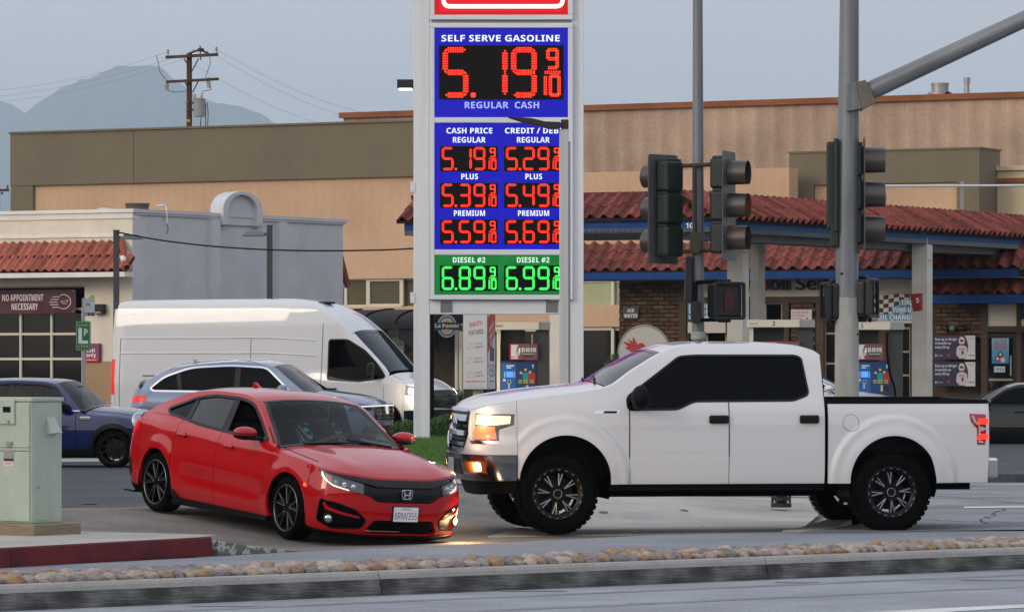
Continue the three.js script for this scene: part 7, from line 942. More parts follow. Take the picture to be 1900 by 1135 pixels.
  mesh('rear_mirror', [rbox(0.03, 0.06, 0.22, 0.015, 0.47, 1.235, 0), rod([0.47, 1.24, 0], [0.5, 1.31, 0], 0.012)], MT.trim, grp);
  mesh('parking_sticker', new THREE.CircleGeometry(0.034, 20).rotateY(Math.PI / 2).rotateZ(0.9).translate(0.80, M.top(0.80, 0.42) - 0.012, 0.36), std(0xb9c9a8, 0.6), grp);
  for (const [z0, z1] of [[0.05, 0.55], [-0.5, 0.02]]) mesh('wiper', [rod(M.topM(1.12, z0).add(V3(0.01, 0.012, 0)), M.topM(1.07, z1).add(V3(-0.0, 0.014, 0)), 0.008)], MT.black, grp);
  putWheels(grp, S, { r: 0.323, w: 0.235, rr: 0.236, style: fiveTwin });
  return { grp, M, mid, psi };
}
// ---------- white crew-cab pickup on big off-road tyres ----------
const milled = {
  hubZ: 0.55, hub: MT.rimblack,
  spokes: (rr, b) => [...Array.from({ length: 8 }, (_, i) => spokeBar(0.03, rr - 0.01, 0.035, 0.03, i * Math.PI / 4 + 0.2, b * 0.45, 0.045)), new THREE.LatheGeometry([[rr - 0.05, b * 0.8], [rr - 0.01, b * 0.98], [rr + 0.012, b * 1.02], [rr + 0.012, b * 0.9]].map(q => new THREE.Vector2(...q)), 48).rotateX(Math.PI / 2), cyl(0.075, 0.06, 0.06, 0, 0, 0, 24).rotateX(Math.PI / 2).translate(0, 0, b * 0.62)],
  cut: (rr, b) => [...Array.from({ length: 20 }, (_, i) => rbox(0.028, 0.007, 0.012, 0.003, 0, rr - 0.012, b * 0.97).rotateZ(i * Math.PI / 10)), ...Array.from({ length: 8 }, (_, i) => [spokeBar(0.09, rr - 0.045, 0.006, 0.006, i * Math.PI / 4 + 0.2, b * 0.45 + 0.044, 0.006, 0.022), spokeBar(0.09, rr - 0.045, 0.006, 0.006, i * Math.PI / 4 + 0.2, b * 0.45 + 0.044, 0.006, -0.022)]).flat(), new THREE.TorusGeometry(0.045, 0.004, 6, 24).translate(0, 0, b * 0.62 + 0.032)],
};
function whitePickup() {
  const th = 10 * Math.PI / 180, psi = Math.PI + th, rgt = V3(Math.sin(psi), 0, Math.cos(psi));
  const cf = PX(1028, 985, 46.2), cr = PX(1651, 983.5, 46.85), mid = cf.clone().add(cr).multiplyScalar(0.5).addScaledVector(rgt, 0.86); mid.y = 0.0;
  const grp = carGroup('white_pickup_truck', 'lifted white crew-cab pickup with black wheels turning across the driveway', 'pickup truck', mid, psi, { roll: -0.7 * Math.PI / 180 });
  const P = paint(0xcdcdce, { rough: 0.4 });
  const dlo = rounded([[1.07, 1.33], [1.075, 1.46], [0.47, 1.892], [0.3, 1.905], [-0.82, 1.905], [-0.88, 1.88], [-0.93, 1.49], [-0.76, 1.427], [0.34, 1.42], [0.53, 1.335]], 0.045);
  const S = {
    paint: P, half: 1.0, track: 1.02, floor: 0.52, step: 0.036, beltY: 1.42, zref: 0.85, dropPow: 2.6, deck: 1.2, postMat: MT.dark, noGap: true,
    C: [[-1.2, 1.80], [-1.12, 1.93], [-1.02, 2.0], [-0.85, 2.035], [-0.4, 2.06], [0.2, 2.06], [0.5, 2.03], [0.72, 1.965], [1.05, 1.80], [1.36, 1.625], [1.5, 1.605], [1.9, 1.57], [2.25, 1.525], [2.5, 1.475], [2.65, 1.415], [2.76, 1.32]],
    bow: [[-1.1, 0], [0.3, 0.06], [0.8, 0.1], [1.4, 0.1], [2.2, 0.06], [2.8, 0.04]], drop: [[-1.1, 0.05], [0.6, 0.06], [1.3, 0.05], [1.8, 0.07], [2.7, 0.06]],
    crease: (x, z) => x > 1.3 ? 0.025 * smooth(0.52, 0.44, z) * smooth(1.3, 1.6, x) * smooth(2.75, 2.5, x) * -0.6 : 0,
    prof: [[0.4, 0.94], [0.53, 0.972], [0.62, 0.985], [0.8, 0.996], [0.95, 1.0], [1.1, 1.0], [1.28, 0.99], [1.38, 0.965], [1.46, 0.93], [1.6, 0.875], [1.88, 0.765], [1.97, 0.70], [2.06, 0.58], [2.2, 0.3]],
    plan: [[-3, 0.985], [-2.4, 1], [0, 1], [1.8, 1], [2.28, 0.985], [2.6, 0.96]],
    bump: (x, y) => { let b = 0; for (const ax of [1.76, -1.86]) { const r = Math.hypot(x - ax, y - 0.56); b += 0.032 * smooth(0.73, 0.66, r) + 0.018 * smooth(0.62, 0.5, r); } return b; },
    belt: [[-2, 1.30], [2, 1.301]], beltGap: 0, gh: [-1.1, 1.26], dlo: [dlo], rail: 0.03, trimW: 0.01,
    windows: [{ poly: inset(dlo, -0.01), mat: MT.dark }], posts: [[[0.0, 1.42], [0.0, 1.92], [-0.07, 1.92], [-0.07, 1.42]]],
    panels: [{ name: 'fender', x1: 1.06, x2: 2.284 }, { name: 'front_door', x1: -0.035, x2: 1.06, top: 'belt' }, { name: 'rear_door', x1: -1.1, x2: -0.035, top: 'belt' }],
    nose: [[0.4, 2.6], [0.6, 2.74], [0.8, 2.80], [1.0, 2.80], [1.2, 2.78], [1.32, 2.75], [1.42, 2.68], [1.52, 2.5]], tail: [[0.4, -1.12], [1.4, -1.12], [2.2, -1.12]], noseN: 3.2,
    xs: 2.284, xe: -1.08, sill: [[-3, 0.53], [1.3, 0.53], [2.2, 0.60], [2.6, 0.60]], arches: [{ x: 1.76, y: 0.56, r: 0.5, wx: 1.84, spin: 0.35 }, { x: -1.86, y: 0.56, r: 0.485, wx: -1.84, spin: 0.9 }],
    cowl: 1.38, hoodInset: 0.1, ws: [1.36, 0.70], wsInset: 0.07, rear: [-1.06, -1.06], screenMat: phys(0x0a2024, 0.03, { specularIntensity: 0.8 }), noTail: true, frit: 0.05,
  };
  const M = buildCar(S, grp), ref = { ref: [0, 0.8, 0], step: 0.08 }, half = L => [...L, ...L.slice().reverse().map(p => [-p[0], p[1]])], neg = L => L.map(p => [-p[0], p[1]]), nt = s => M.noseTop(s);
  // cab back wall
  const bw = []; for (let i = 0; i <= 20; i++) { const y = lerp(0.55, M.seam(-1.09), i / 20); bw.push([M.sideZ(-1.09, y), y]); }
  const bt = []; for (let i = 0; i <= 10; i++) { const z = lerp(M.zS(-1.09), 0, i / 10); bt.push([z, M.top(-1.09, z)]); }
  mesh('cab_back', [patch(half([...bw, ...bt]), (z, y) => V3(-1.095, y, z), { ref: [0, 0.8, 0], step: 0.3 })], P, grp);
  mesh('rear_window', [patch(rounded([[-0.6, 1.5], [0.6, 1.5], [0.55, 1.88], [-0.55, 1.88]], 0.05), (z, y) => V3(-1.1, y, z), { step: 0.4 })], MT.dark, grp);
  // cargo bed
  const bedTop = () => 1.392;
  both('bed_side', patch(panelPoly(S, -2.93, -1.135, bedTop), M.side, { step: 0.036, rim: 0.03, ref: [0, 0.6, 0] }), P, grp);
  both('lower_molding', patch([[-1.095, 0.535], [-0.5, 0.535], [0.3, 0.535], [1.265, 0.535], [1.268, 0.7], [1.195, 0.822], [0.5, 0.822], [-0.5, 0.822], [-1.095, 0.822]], M.side, { step: 0.06, off: 0.006, rim: 0.008, ref: [0, 0.6, 0] }), P, grp);
  both('bed_molding', patch([[-2.925, 0.535], [-2.345, 0.535], [-2.31, 0.7], [-2.27, 0.822], [-2.925, 0.822]], M.side, { step: 0.06, off: 0.006, rim: 0.008, ref: [0, 0.6, 0] }), P, grp);
  both('bed_rail_cap', patch([[-2.93, 1.39], [-1.135, 1.39], [-1.135, 1.432], [-2.93, 1.432]], (x, y) => V3(x, y, M.sideZ(x, 1.39) + 0.004 - (y - 1.39) * 0.2), { step: 0.3, rim: 0.11 }), MT.black, grp);
  mesh('bed_liner', [boxb(-2.9, -1.14, 0.86, 0.9, -0.84, 0.84), boxb(-2.9, -1.14, 0.9, 1.43, 0.82, 0.85), boxb(-2.9, -1.14, 0.9, 1.43, -0.85, -0.82), boxb(-1.17, -1.14, 0.9, 1.42, -0.85, 0.85)], MT.black, grp);
  mesh('tailgate', [rboxb(-2.955, -2.89, 0.72, 1.40, -0.84, 0.84, 0.02), ], P, grp); mesh('tailgate_cap', rboxb(-2.965, -2.885, 1.4, 1.432, -0.86, 0.86, 0.012), MT.black, grp);
  for (const [x, y0, y1] of [[-0.035, 0.54, 1.42], [1.06, 0.54, 1.33], [-1.1, 0.54, 1.9]]) both('door_seal', tube(Array.from({ length: 12 }, (_, i) => M.side(x, lerp(y0, y1, i / 11)).add(V3(0, 0, 0.004))), 0.0045, 30, 5), MT.black, grp);
  mesh('fuel_ring', tube(ellipse(-1.385, 1.185, 0.09, 0.09, 24).concat([[-1.295, 1.185]]).map(p => V3(p[0], p[1], -(M.sideZ(p[0], p[1]) + 0.003))), 0.0025, 60, 4), std(0x777777, 0.6), grp);
  both('tail_corner', patch([[0, 0.66], [0.3, 0.66], [0.3, 1.39], [0, 1.39]], (u, y) => { const a = u / 0.3 * Math.PI / 2; return V3(-2.925 - 0.035 * Math.sin(a), y, M.sideZ(-2.93, y) - 0.12 * (1 - Math.cos(a))); }, { step: 0.1, ref: [0, 0.8, 0] }), P, grp);
  for (const sg of [1, -1]) {
    const tl = new THREE.Group(); tl.name = 'taillight'; grp.add(tl);
    const tp = [[-2.715, 1.28], [-2.94, 1.272], [-2.955, 0.945], [-2.80, 0.945], [-2.80, 1.12], [-2.73, 1.19]];
    const sm = (x, y) => V3(x, y, sg * (M.sideZ(Math.max(x, -2.93), y) + 0.006 - Math.max(0, -2.90 - x) * 0.6));
    mesh('lens', patch(tp, sm, { step: 0.08, rim: 0.03 }), phys(0x8a0a0c, 0.12, { clearcoat: 1 }), tl);
    mesh('white_trim', patch([[-2.735, 1.262], [-2.77, 1.19], [-2.815, 1.15], [-2.815, 0.965], [-2.93, 0.965], [-2.93, 0.985], [-2.835, 0.985], [-2.835, 1.09], [-2.93, 1.095], [-2.93, 1.135], [-2.835, 1.14], [-2.79, 1.19], [-2.76, 1.262]], sm, { step: 0.1, off: 0.005 }), phys(0xc9a7a7, 0.2, { clearcoat: 1 }), tl);
    for (const y of [1.195, 1.03]) mesh('lit_bulb', patch(rounded([[-2.80, y - 0.03], [-2.925, y - 0.026], [-2.925, y + 0.034], [-2.81, y + 0.03]], 0.012), sm, { step: 0.1, off: 0.01 }), glow(0xff2a1a, 1.6, 0x8a0a0c), tl);
    // door handles, mirror, fuel flap, badge
    for (const hx of [0.08, -0.92]) mesh('door_handle', rbox(0.215, 0.09, 0.045, 0.02, hx, 1.225, sg * (M.sideZ(hx, 1.225) + 0.018)), MT.trim, grp);
    const mr = new THREE.Group(); mr.name = 'door_mirror'; grp.add(mr);
    mesh('shell', [new THREE.SphereGeometry(1, 24, 18).scale(0.1, 0.135, 0.16).translate(0.97, 1.46, sg * 1.16)], MT.black, mr);
    mesh('arm', rbox(0.1, 0.06, 0.2, 0.02, 0.98, 1.37, sg * 1.02), MT.trim, mr);
    mesh('fender_badge', patch([[1.16, 1.325], [1.43, 1.325], [1.45, 1.285], [1.18, 1.285]], (x, y) => V3(x, y, sg * (M.sideZ(x, y) + 0.004)), { step: 0.2, rim: 0.008 }), MT.chrome, grp);
    mesh('badge_inlay', patch([[1.19, 1.317], [1.33, 1.317], [1.35, 1.293], [1.2, 1.293]], (x, y) => V3(x, y, sg * (M.sideZ(x, y) + 0.0065)), { step: 0.2 }), MT.black, grp);
    mesh('rocker_panel', patch([[-1.1, 0.53], [1.27, 0.53], [1.27, 0.46], [-1.1, 0.46]], (x, y) => V3(x, y, sg * 0.93), { step: 0.5, rim: 0.1 }), MT.black, grp);
    mesh('mud_flap', boxb(-1.36, -1.33, 0.46, 0.62, sg * 0.72, sg * 0.96), MT.black, grp);
  }
  mesh('fuel_flap', patch(ellipse(-1.385, 1.185, 0.088, 0.088, 28), (x, y) => V3(x, y, -(M.sideZ(x, y) + 0.003)), { step: 0.1, rim: 0.006 }), P, grp);
  mesh('rear_bumper', [rboxb(-3.05, -2.93, 0.58, 0.80, -0.97, 0.97, 0.03)], MT.chrome, grp);
  mesh('frame_rails', [boxb(-2.85, 2.3, 0.44, 0.6, 0.42, 0.55), boxb(-2.85, 2.3, 0.44, 0.6, -0.55, -0.42), boxb(-2.2, 2.0, 0.36, 0.48, -0.12, 0.12), rod([1.84, 0.42, -0.85], [1.84, 0.42, 0.85], 0.06), rod([-1.84, 0.42, -0.85], [-1.84, 0.42, 0.85], 0.08), new THREE.SphereGeometry(0.16, 14, 10).translate(-1.84, 0.42, 0.1)], MT.black, grp);
  both('bed_inner_well', boxb(-2.9, -1.15, 0.62, 1.0, 0.60, 0.63), MT.black, grp);
  // nose: painted valance, grille, lamps, chrome bumper
  const E = (a, b, f, n = 14) => Array.from({ length: n + 1 }, (_, i) => { const s = lerp(a, b, i / n); return [s, f(s)]; });
  const gl = rounded([[-0.52, 1.335], [0.52, 1.335], [0.56, 1.05], [0.44, 0.90], [0.30, 0.86], [-0.30, 0.86], [-0.44, 0.90], [-0.56, 1.05]], 0.03);
  const hl = [[0.545, 1.30], [0.99, 1.285], [0.985, 1.17], [0.88, 1.12], [0.88, 0.97], [0.60, 0.965], [0.575, 1.1]];
  const skin = [...E(-1, 1, s => 0.85 + 0.0 * s, 30), ...E(1, -1, s => nt(s), 30)];
  mesh('front_valance', patch(skin, M.Fm, { ...ref, holes: [gl, hl, neg(hl)], rim: 0.05 }), P, grp);
  mesh('nose_backing', patch(inset(skin, 0.03), M.Fm, { ...ref, off: -0.07 }), MT.black, grp);
  const gg = new THREE.Group(); gg.name = 'grille'; grp.add(gg);
  mesh('grille_surround', patch(gl, M.Fm, { ...ref, holes: [inset(gl, 0.035)], off: 0.012, rim: 0.05 }), MT.chrome, gg);
  for (const [y0, y1, w] of [[1.20, 1.27, 0.5], [1.045, 1.10, 0.52], [0.935, 0.975, 0.46]]) mesh('grille_bar', patch([[-w, y0], [w, y0], [w, y1], [-w, y1]], M.Fm, { ...ref, off: 0.0, rim: 0.05 }), MT.chrome, gg);
  for (const y of [1.295, 1.15, 1.01, 0.90]) mesh('grille_slat', patch([[-0.45, y - 0.012], [0.45, y - 0.012], [0.45, y + 0.012], [-0.45, y + 0.012]], M.Fm, { ...ref, off: -0.03, rim: 0.03 }), MT.trim, gg);
  mesh('badge', new THREE.SphereGeometry(1, 28, 16).scale(0.015, 0.055, 0.135).translate(M.xf(1.16) + 0.012, 1.165, 0), phys(0x10306e, 0.2, { clearcoat: 1 }), gg);
  mesh('badge_ring', new THREE.TorusGeometry(1, 0.08, 8, 40).rotateY(Math.PI / 2).scale(0.1, 0.058, 0.138).translate(M.xf(1.16) + 0.014, 1.165, 0), MT.chrome, gg);
  for (const sg of [1, -1]) {
    const h = new THREE.Group(); h.name = 'headlight'; grp.add(h); const f = L => sg > 0 ? L : neg(L);
    mesh('housing', patch(f(hl), M.Fm, { ...ref, off: -0.05 }), std(0x2a2a2c, 0.3, { metalness: 0.7 }), h);
    mesh('lit_lamp', patch(f([[0.62, 1.28], [0.96, 1.265], [0.955, 1.185], [0.84, 1.165], [0.62, 1.175]]), M.Fm, { ...ref, off: -0.02, rim: 0.02 }), glow(0xffe3b0, 1.25), h);
    mesh('turn_lamp', patch(f([[0.62, 1.155], [0.84, 1.15], [0.86, 1.03], [0.62, 1.02]]), M.Fm, { ...ref, off: -0.02, rim: 0.02 }), glow(0xff6a12, 0.9, 0xc24a06), h);
    mesh('chrome_strip', patch(f([[0.57, 1.0], [0.88, 1.0], [0.88, 0.965], [0.60, 0.962]]), M.Fm, { ...ref, off: 0.004, rim: 0.02 }), MT.chrome, h);
    mesh('lens', patch(f(hl), M.Fm, { ...ref, off: -0.004 }), MT.lens, h);
    const L = new THREE.PointLight(0xffdca8, 0.35); const q = M.Fm(sg * 0.75, 1.22); L.position.set(q.x + 0.06, 1.22, q.z + sg * 0.03); L.shadow.radius = 3; L.castShadow = true; grp.add(L);
    const fl = new THREE.Group(); fl.name = 'fog_lamp'; grp.add(fl);
    mesh('amber_panel', patch(f([[0.46, 0.775], [0.80, 0.78], [0.78, 0.67], [0.48, 0.665]]), M.Fm, { ...ref, off: 0.034 }), std(0x6a3208, 0.3), fl);
    mesh('chrome_ledge', patch(f([[0.45, 0.668], [0.78, 0.672], [0.78, 0.652], [0.45, 0.648]]), M.Fm, { ...ref, off: 0.045, rim: 0.02 }), MT.chrome, fl);
    mesh('lit_lamp', patch(f(rounded([[0.66, 0.765], [0.75, 0.767], [0.75, 0.685], [0.66, 0.683]], 0.02)), M.Fm, { ...ref, off: 0.04 }), glow(0xffdfa6, 3), fl);
    const L2 = new THREE.PointLight(0xffd9a0, 0.5); const q2 = M.Fm(sg * 0.7, 0.72); L2.position.set(q2.x + 0.1, 0.72, q2.z); L2.shadow.radius = 2; L2.castShadow = true; grp.add(L2);
  }
  mesh('front_bumper', [patch([...E(-0.995, 0.995, s => 0.58, 20), ...E(0.995, -0.995, s => 0.845, 20)], M.Fm, { ...ref, off: 0.03, rim: 0.08 })], std(0x8d8f92, 0.16, { metalness: 1 }), grp);
  mesh('bumper_inlay', patch([[-0.38, 0.79], [0.38, 0.79], [0.36, 0.64], [-0.36, 0.64]], M.Fm, { ...ref, off: 0.036 }), MT.trim, grp);
  mesh('licence_plate', rbox(0.012, 0.15, 0.3, 0.006, M.xf(0.72) + 0.05, 0.72, 0), std(0xb9bdc4, 0.5), grp);
  mesh('air_dam', patch([...E(-0.93, 0.93, s => 0.40 + 0.05 * s * s, 20), ...E(0.93, -0.93, s => 0.585, 20)], (s, y) => { const p = M.Fm(s, 0.6); return V3(p.x - 0.05 - (0.6 - y) * 0.35, y, p.z * (1 - (0.6 - y) * 0.3)); }, { ...ref, rim: 0.03 }), MT.black, grp);
  for (const z of [[0.05, 0.6], [-0.62, -0.05]]) mesh('wiper', rod(M.topM(1.37, z[0]).add(V3(0.0, 0.015, 0)), M.topM(1.27, z[1]).add(V3(0, 0.02, 0)), 0.011), MT.black, grp);
  putWheels(grp, S, { r: 0.432, w: 0.32, rr: 0.27, style: milled, blocks: true });
  return { grp, M };
}
// ---------- the other vehicles ----------
const thinTen = { hubZ: 0.55, spokes: (rr, b) => Array.from({ length: 10 }, (_, i) => spokeBar(0.03, rr - 0.008, 0.018, 0.012, i * 0.6283, b * 0.55, 0.025)) };
const half2 = L => [...L, ...L.slice().reverse().map(p => [-p[0], p[1]])];
function skinOf(S, M, low = 0.2) { const k = []; for (let i = 0; i <= 30; i++) k.push([lerp(-1, 1, i / 30), low]); for (let i = 30; i >= 0; i--) { const s = lerp(-1, 1, i / 30); k.push([s, M.noseTop(s)]); } return k; }
function sideBits(grp, S, M, o) {
  for (const sg of [1, -1]) {
    for (const [hx, hy] of o.handles || []) mesh('door_handle', rbox(0.2, 0.035, 0.035, 0.014, hx, hy, sg * (M.sideZ(hx, hy) + 0.018)), o.handleMat || MT.chrome, grp);
    if (o.mirror) mesh('door_mirror', [new THREE.SphereGeometry(1, 18, 14).scale(0.1, 0.075, 0.13).translate(o.mirror[0], o.mirror[1], sg * o.mirror[2]), rbox(0.07, 0.04, 0.16, 0.015, o.mirror[0] + 0.02, o.mirror[1] - 0.06, sg * (o.mirror[2] - 0.12))], o.mirrorMat || S.paint, grp);
    if (o.tail) mesh('taillight', patch(sg > 0 ? o.tail : o.tail.map(p => [-p[0], p[1]]), M.Rm, { step: 0.08, off: 0.008, rim: 0.01 }), glow(0xd80c0c, 0.7, 0x6b0306), grp);
    if (o.cladding) { const L = []; for (const a of S.arches) { const h = Math.PI; for (let q = 0; q < 1; q++) { const O = [], I = []; for (let i = 0; i <= 24; i++) { const t = lerp(-0.12, Math.PI + 0.12, i / 24); O.push([a.x + (a.r + o.cladding) * Math.cos(t), a.y + (a.r + o.cladding) * Math.sin(t)]); I.push([a.x + (a.r + 0.002) * Math.cos(t), a.y + (a.r + 0.002) * Math.sin(t)]); } L.push(patch([...O, ...I.reverse()], (x, y) => V3(x, y, sg * (M.sideZ(clamp(x, S.xe, S.xs), y) + 0.012)), { step: 0.1, rim: 0.02 })); } } L.forEach(g => mesh('arch_trim', g, MT.trim, grp)); }
  }
}
function navyHatch() {
  const psi = -14 * Math.PI / 180, d = 69.4, w = PX(212, 868, d), dir = V3(Math.cos(psi), 0, -Math.sin(psi)), rgt = V3(Math.sin(psi), 0, Math.cos(psi));
  const mid = w.clone().addScaledVector(dir, -1.25).addScaledVector(rgt, -0.75);
  const grp = carGroup('navy_small_hatchback', 'small navy three-door hatchback with round chrome-ringed headlight behind the utility cabinet', 'car', mid, psi);
  const dlo = rounded([[0.52, 0.935], [0.20, 1.33], [-0.5, 1.36], [-1.35, 1.31], [-1.45, 1.0], [-0.6, 0.965]], 0.05);
  const S = {
    paint: paint(0x0a1a55, { rough: 0.3, metal: 0.2 }), half: 0.865, track: 0.84, floor: 0.16, step: 0.08, beltY: 0.96, zref: 0.62, dropPow: 3, deck: 0.6,
    C: [[-1.95, 0.95], [-1.8, 1.2], [-1.65, 1.36], [-1.2, 1.43], [-0.5, 1.455], [0, 1.44], [0.25, 1.40], [0.5, 1.24], [0.86, 0.995], [1.0, 0.975], [1.4, 0.94], [1.7, 0.87], [1.86, 0.78], [1.95, 0.68]],
    bow: [[-1.8, -0.1], [0, 0.05], [0.5, 0.2], [1.0, 0.2], [1.9, 0.2]], drop: [[-1.8, 0.05], [0.3, 0.05], [1, 0.05], [1.8, 0.04]],
    prof: [[0.1, 0.78], [0.2, 0.82], [0.4, 0.855], [0.6, 0.865], [0.78, 0.855], [0.9, 0.82], [0.96, 0.79], [1.15, 0.72], [1.36, 0.645], [1.44, 0.58], [1.6, 0.4]], plan: [[-1.9, 0.9], [-1.5, 0.97], [0, 1], [1.3, 0.985], [1.6, 0.94]],
    belt: [[-1.9, 0.95], [1.2, 0.905]], gh: [-1.68, 0.78], dlo: [dlo], rail: 0.05, windows: [{ poly: inset(dlo, -0.01), mat: MT.pane }], posts: [[[-0.5, 0.95], [-0.5, 1.38], [-0.58, 1.38], [-0.58, 0.95]]],
    panels: [{ name: 'fender', x1: 0.62, x2: 1.58 }, { name: 'door', x1: -0.56, x2: 0.62, top: 'belt' }, { name: 'quarter_panel', x1: -1.58, x2: -0.56 }],
    nose: [[0.15, 1.82], [0.3, 1.92], [0.55, 1.94], [0.7, 1.9], [0.85, 1.78], [0.95, 1.6]], tail: [[0.2, -1.85], [0.5, -1.92], [0.9, -1.88], [1.2, -1.8]], xs: 1.58, xe: -1.58, sill: [[-2, 0.22], [2, 0.22]], arches: [{ x: 1.25, y: 0.31, r: 0.335, spin: 0.3 }, { x: -1.25, y: 0.31, r: 0.335, spin: 0.1 }],
    cowl: 0.9, hoodInset: 0.14, ws: [0.86, 0.24], rear: [-1.62, -1.8], wsInset: 0.06, screenMat: MT.pane,
  };
  const M = buildCar(S, grp); mesh('front_bumper', patch(skinOf(S, M), M.Fm, { step: 0.07, rim: 0.03 }), S.paint, grp);
  sideBits(grp, S, M, { handles: [[-0.4, 0.86]], mirror: [0.42, 1.01, 0.93], mirrorMat: MT.trim, cladding: 0.075, tail: [[0.6, 0.9], [0.85, 0.9], [0.85, 0.65], [0.6, 0.65]] });
  for (const sg of [1, -1]) {
    const h = new THREE.Group(); h.name = 'headlight'; grp.add(h); const q = M.Fm(sg * 0.86, 0.755), e = g => g.rotateZ(0.3).rotateY(-sg * 0.85).translate(q.x + 0.0, q.y, q.z);
    mesh('chrome_ring', e(new THREE.TorusGeometry(0.125, 0.016, 10, 36).rotateY(Math.PI / 2).scale(0.7, 1.08, 1)), MT.chrome, h);
    mesh('reflector', e(new THREE.SphereGeometry(0.118, 24, 16).scale(0.35, 1.08, 1)), MT.satin, h);
    mesh('bulb', e(new THREE.SphereGeometry(0.045, 14, 10).translate(0.03, 0, 0)), MT.white, h);
    mesh('side_marker', patch([[1.60, 0.56], [1.625, 0.55], [1.66, 0.42], [1.625, 0.43]], (x, y) => V3(x - 0.02, y, sg * (M.sideZ(1.58, y) + 0.028)), { step: 0.1, rim: 0.01 }), glow(0xff5a18, 1.2), grp);
    mesh('scuttle_badge', rbox(0.19, 0.055, 0.02, 0.02, 0.78, 0.80, sg * (M.sideZ(0.78, 0.80) + 0.008)), MT.chrome, grp);
    mesh('sill_trim', patch([[-0.92, 0.3], [0.92, 0.3], [0.92, 0.2], [-0.92, 0.2]], (x, y) => V3(x, y, sg * (M.sideZ(x, y) + 0.01)), { step: 0.2, rim: 0.04 }), MT.trim, grp);
    mesh('belt_chrome', patch([[-1.5, 0.958], [0.68, 0.925], [0.68, 0.912], [-1.5, 0.945]], (x, y) => V3(x, y, sg * (M.sideZ(x, y) + 0.006)), { step: 0.2 }), MT.chrome, grp);
    mesh('front_seat', [rbox(0.45, 0.15, 0.46, 0.05, 0.0, 0.45, sg * 0.36), rbox(0.14, 0.6, 0.44, 0.05, 0, 0, 0).rotateZ(0.25).translate(-0.25, 0.78, sg * 0.36), rbox(0.09, 0.17, 0.24, 0.04, -0.34, 1.16, sg * 0.36)], MT.seat, grp);
  }
  mesh('roof_antenna', slab([[0.07, 0], [-0.07, 0], [-0.05, 0.05], [-0.02, 0.05]], 0.03, 0.006).translate(-1.2, M.top(-1.2, 0), -0.015), MT.trim, grp);
  mesh('rear_mirror', [rbox(0.03, 0.07, 0.2, 0.015, 0.4, 1.29, 0)], MT.trim, grp);
  mesh('dashboard', [new THREE.SphereGeometry(1, 20, 10).scale(0.35, 0.14, 0.68).translate(0.68, 0.82, 0), new THREE.TorusGeometry(0.17, 0.014, 8, 30).rotateY(Math.PI / 2).rotateZ(0.4).translate(0.3, 0.9, -0.36)], MT.interior, grp);
  mesh('cabin_floor', boxb(-1.5, 1.0, 0.3, 0.36, -0.7, 0.7), MT.interior, grp);
  putWheels(grp, S, { r: 0.305, w: 0.2, rr: 0.225, style: thinTen });
}
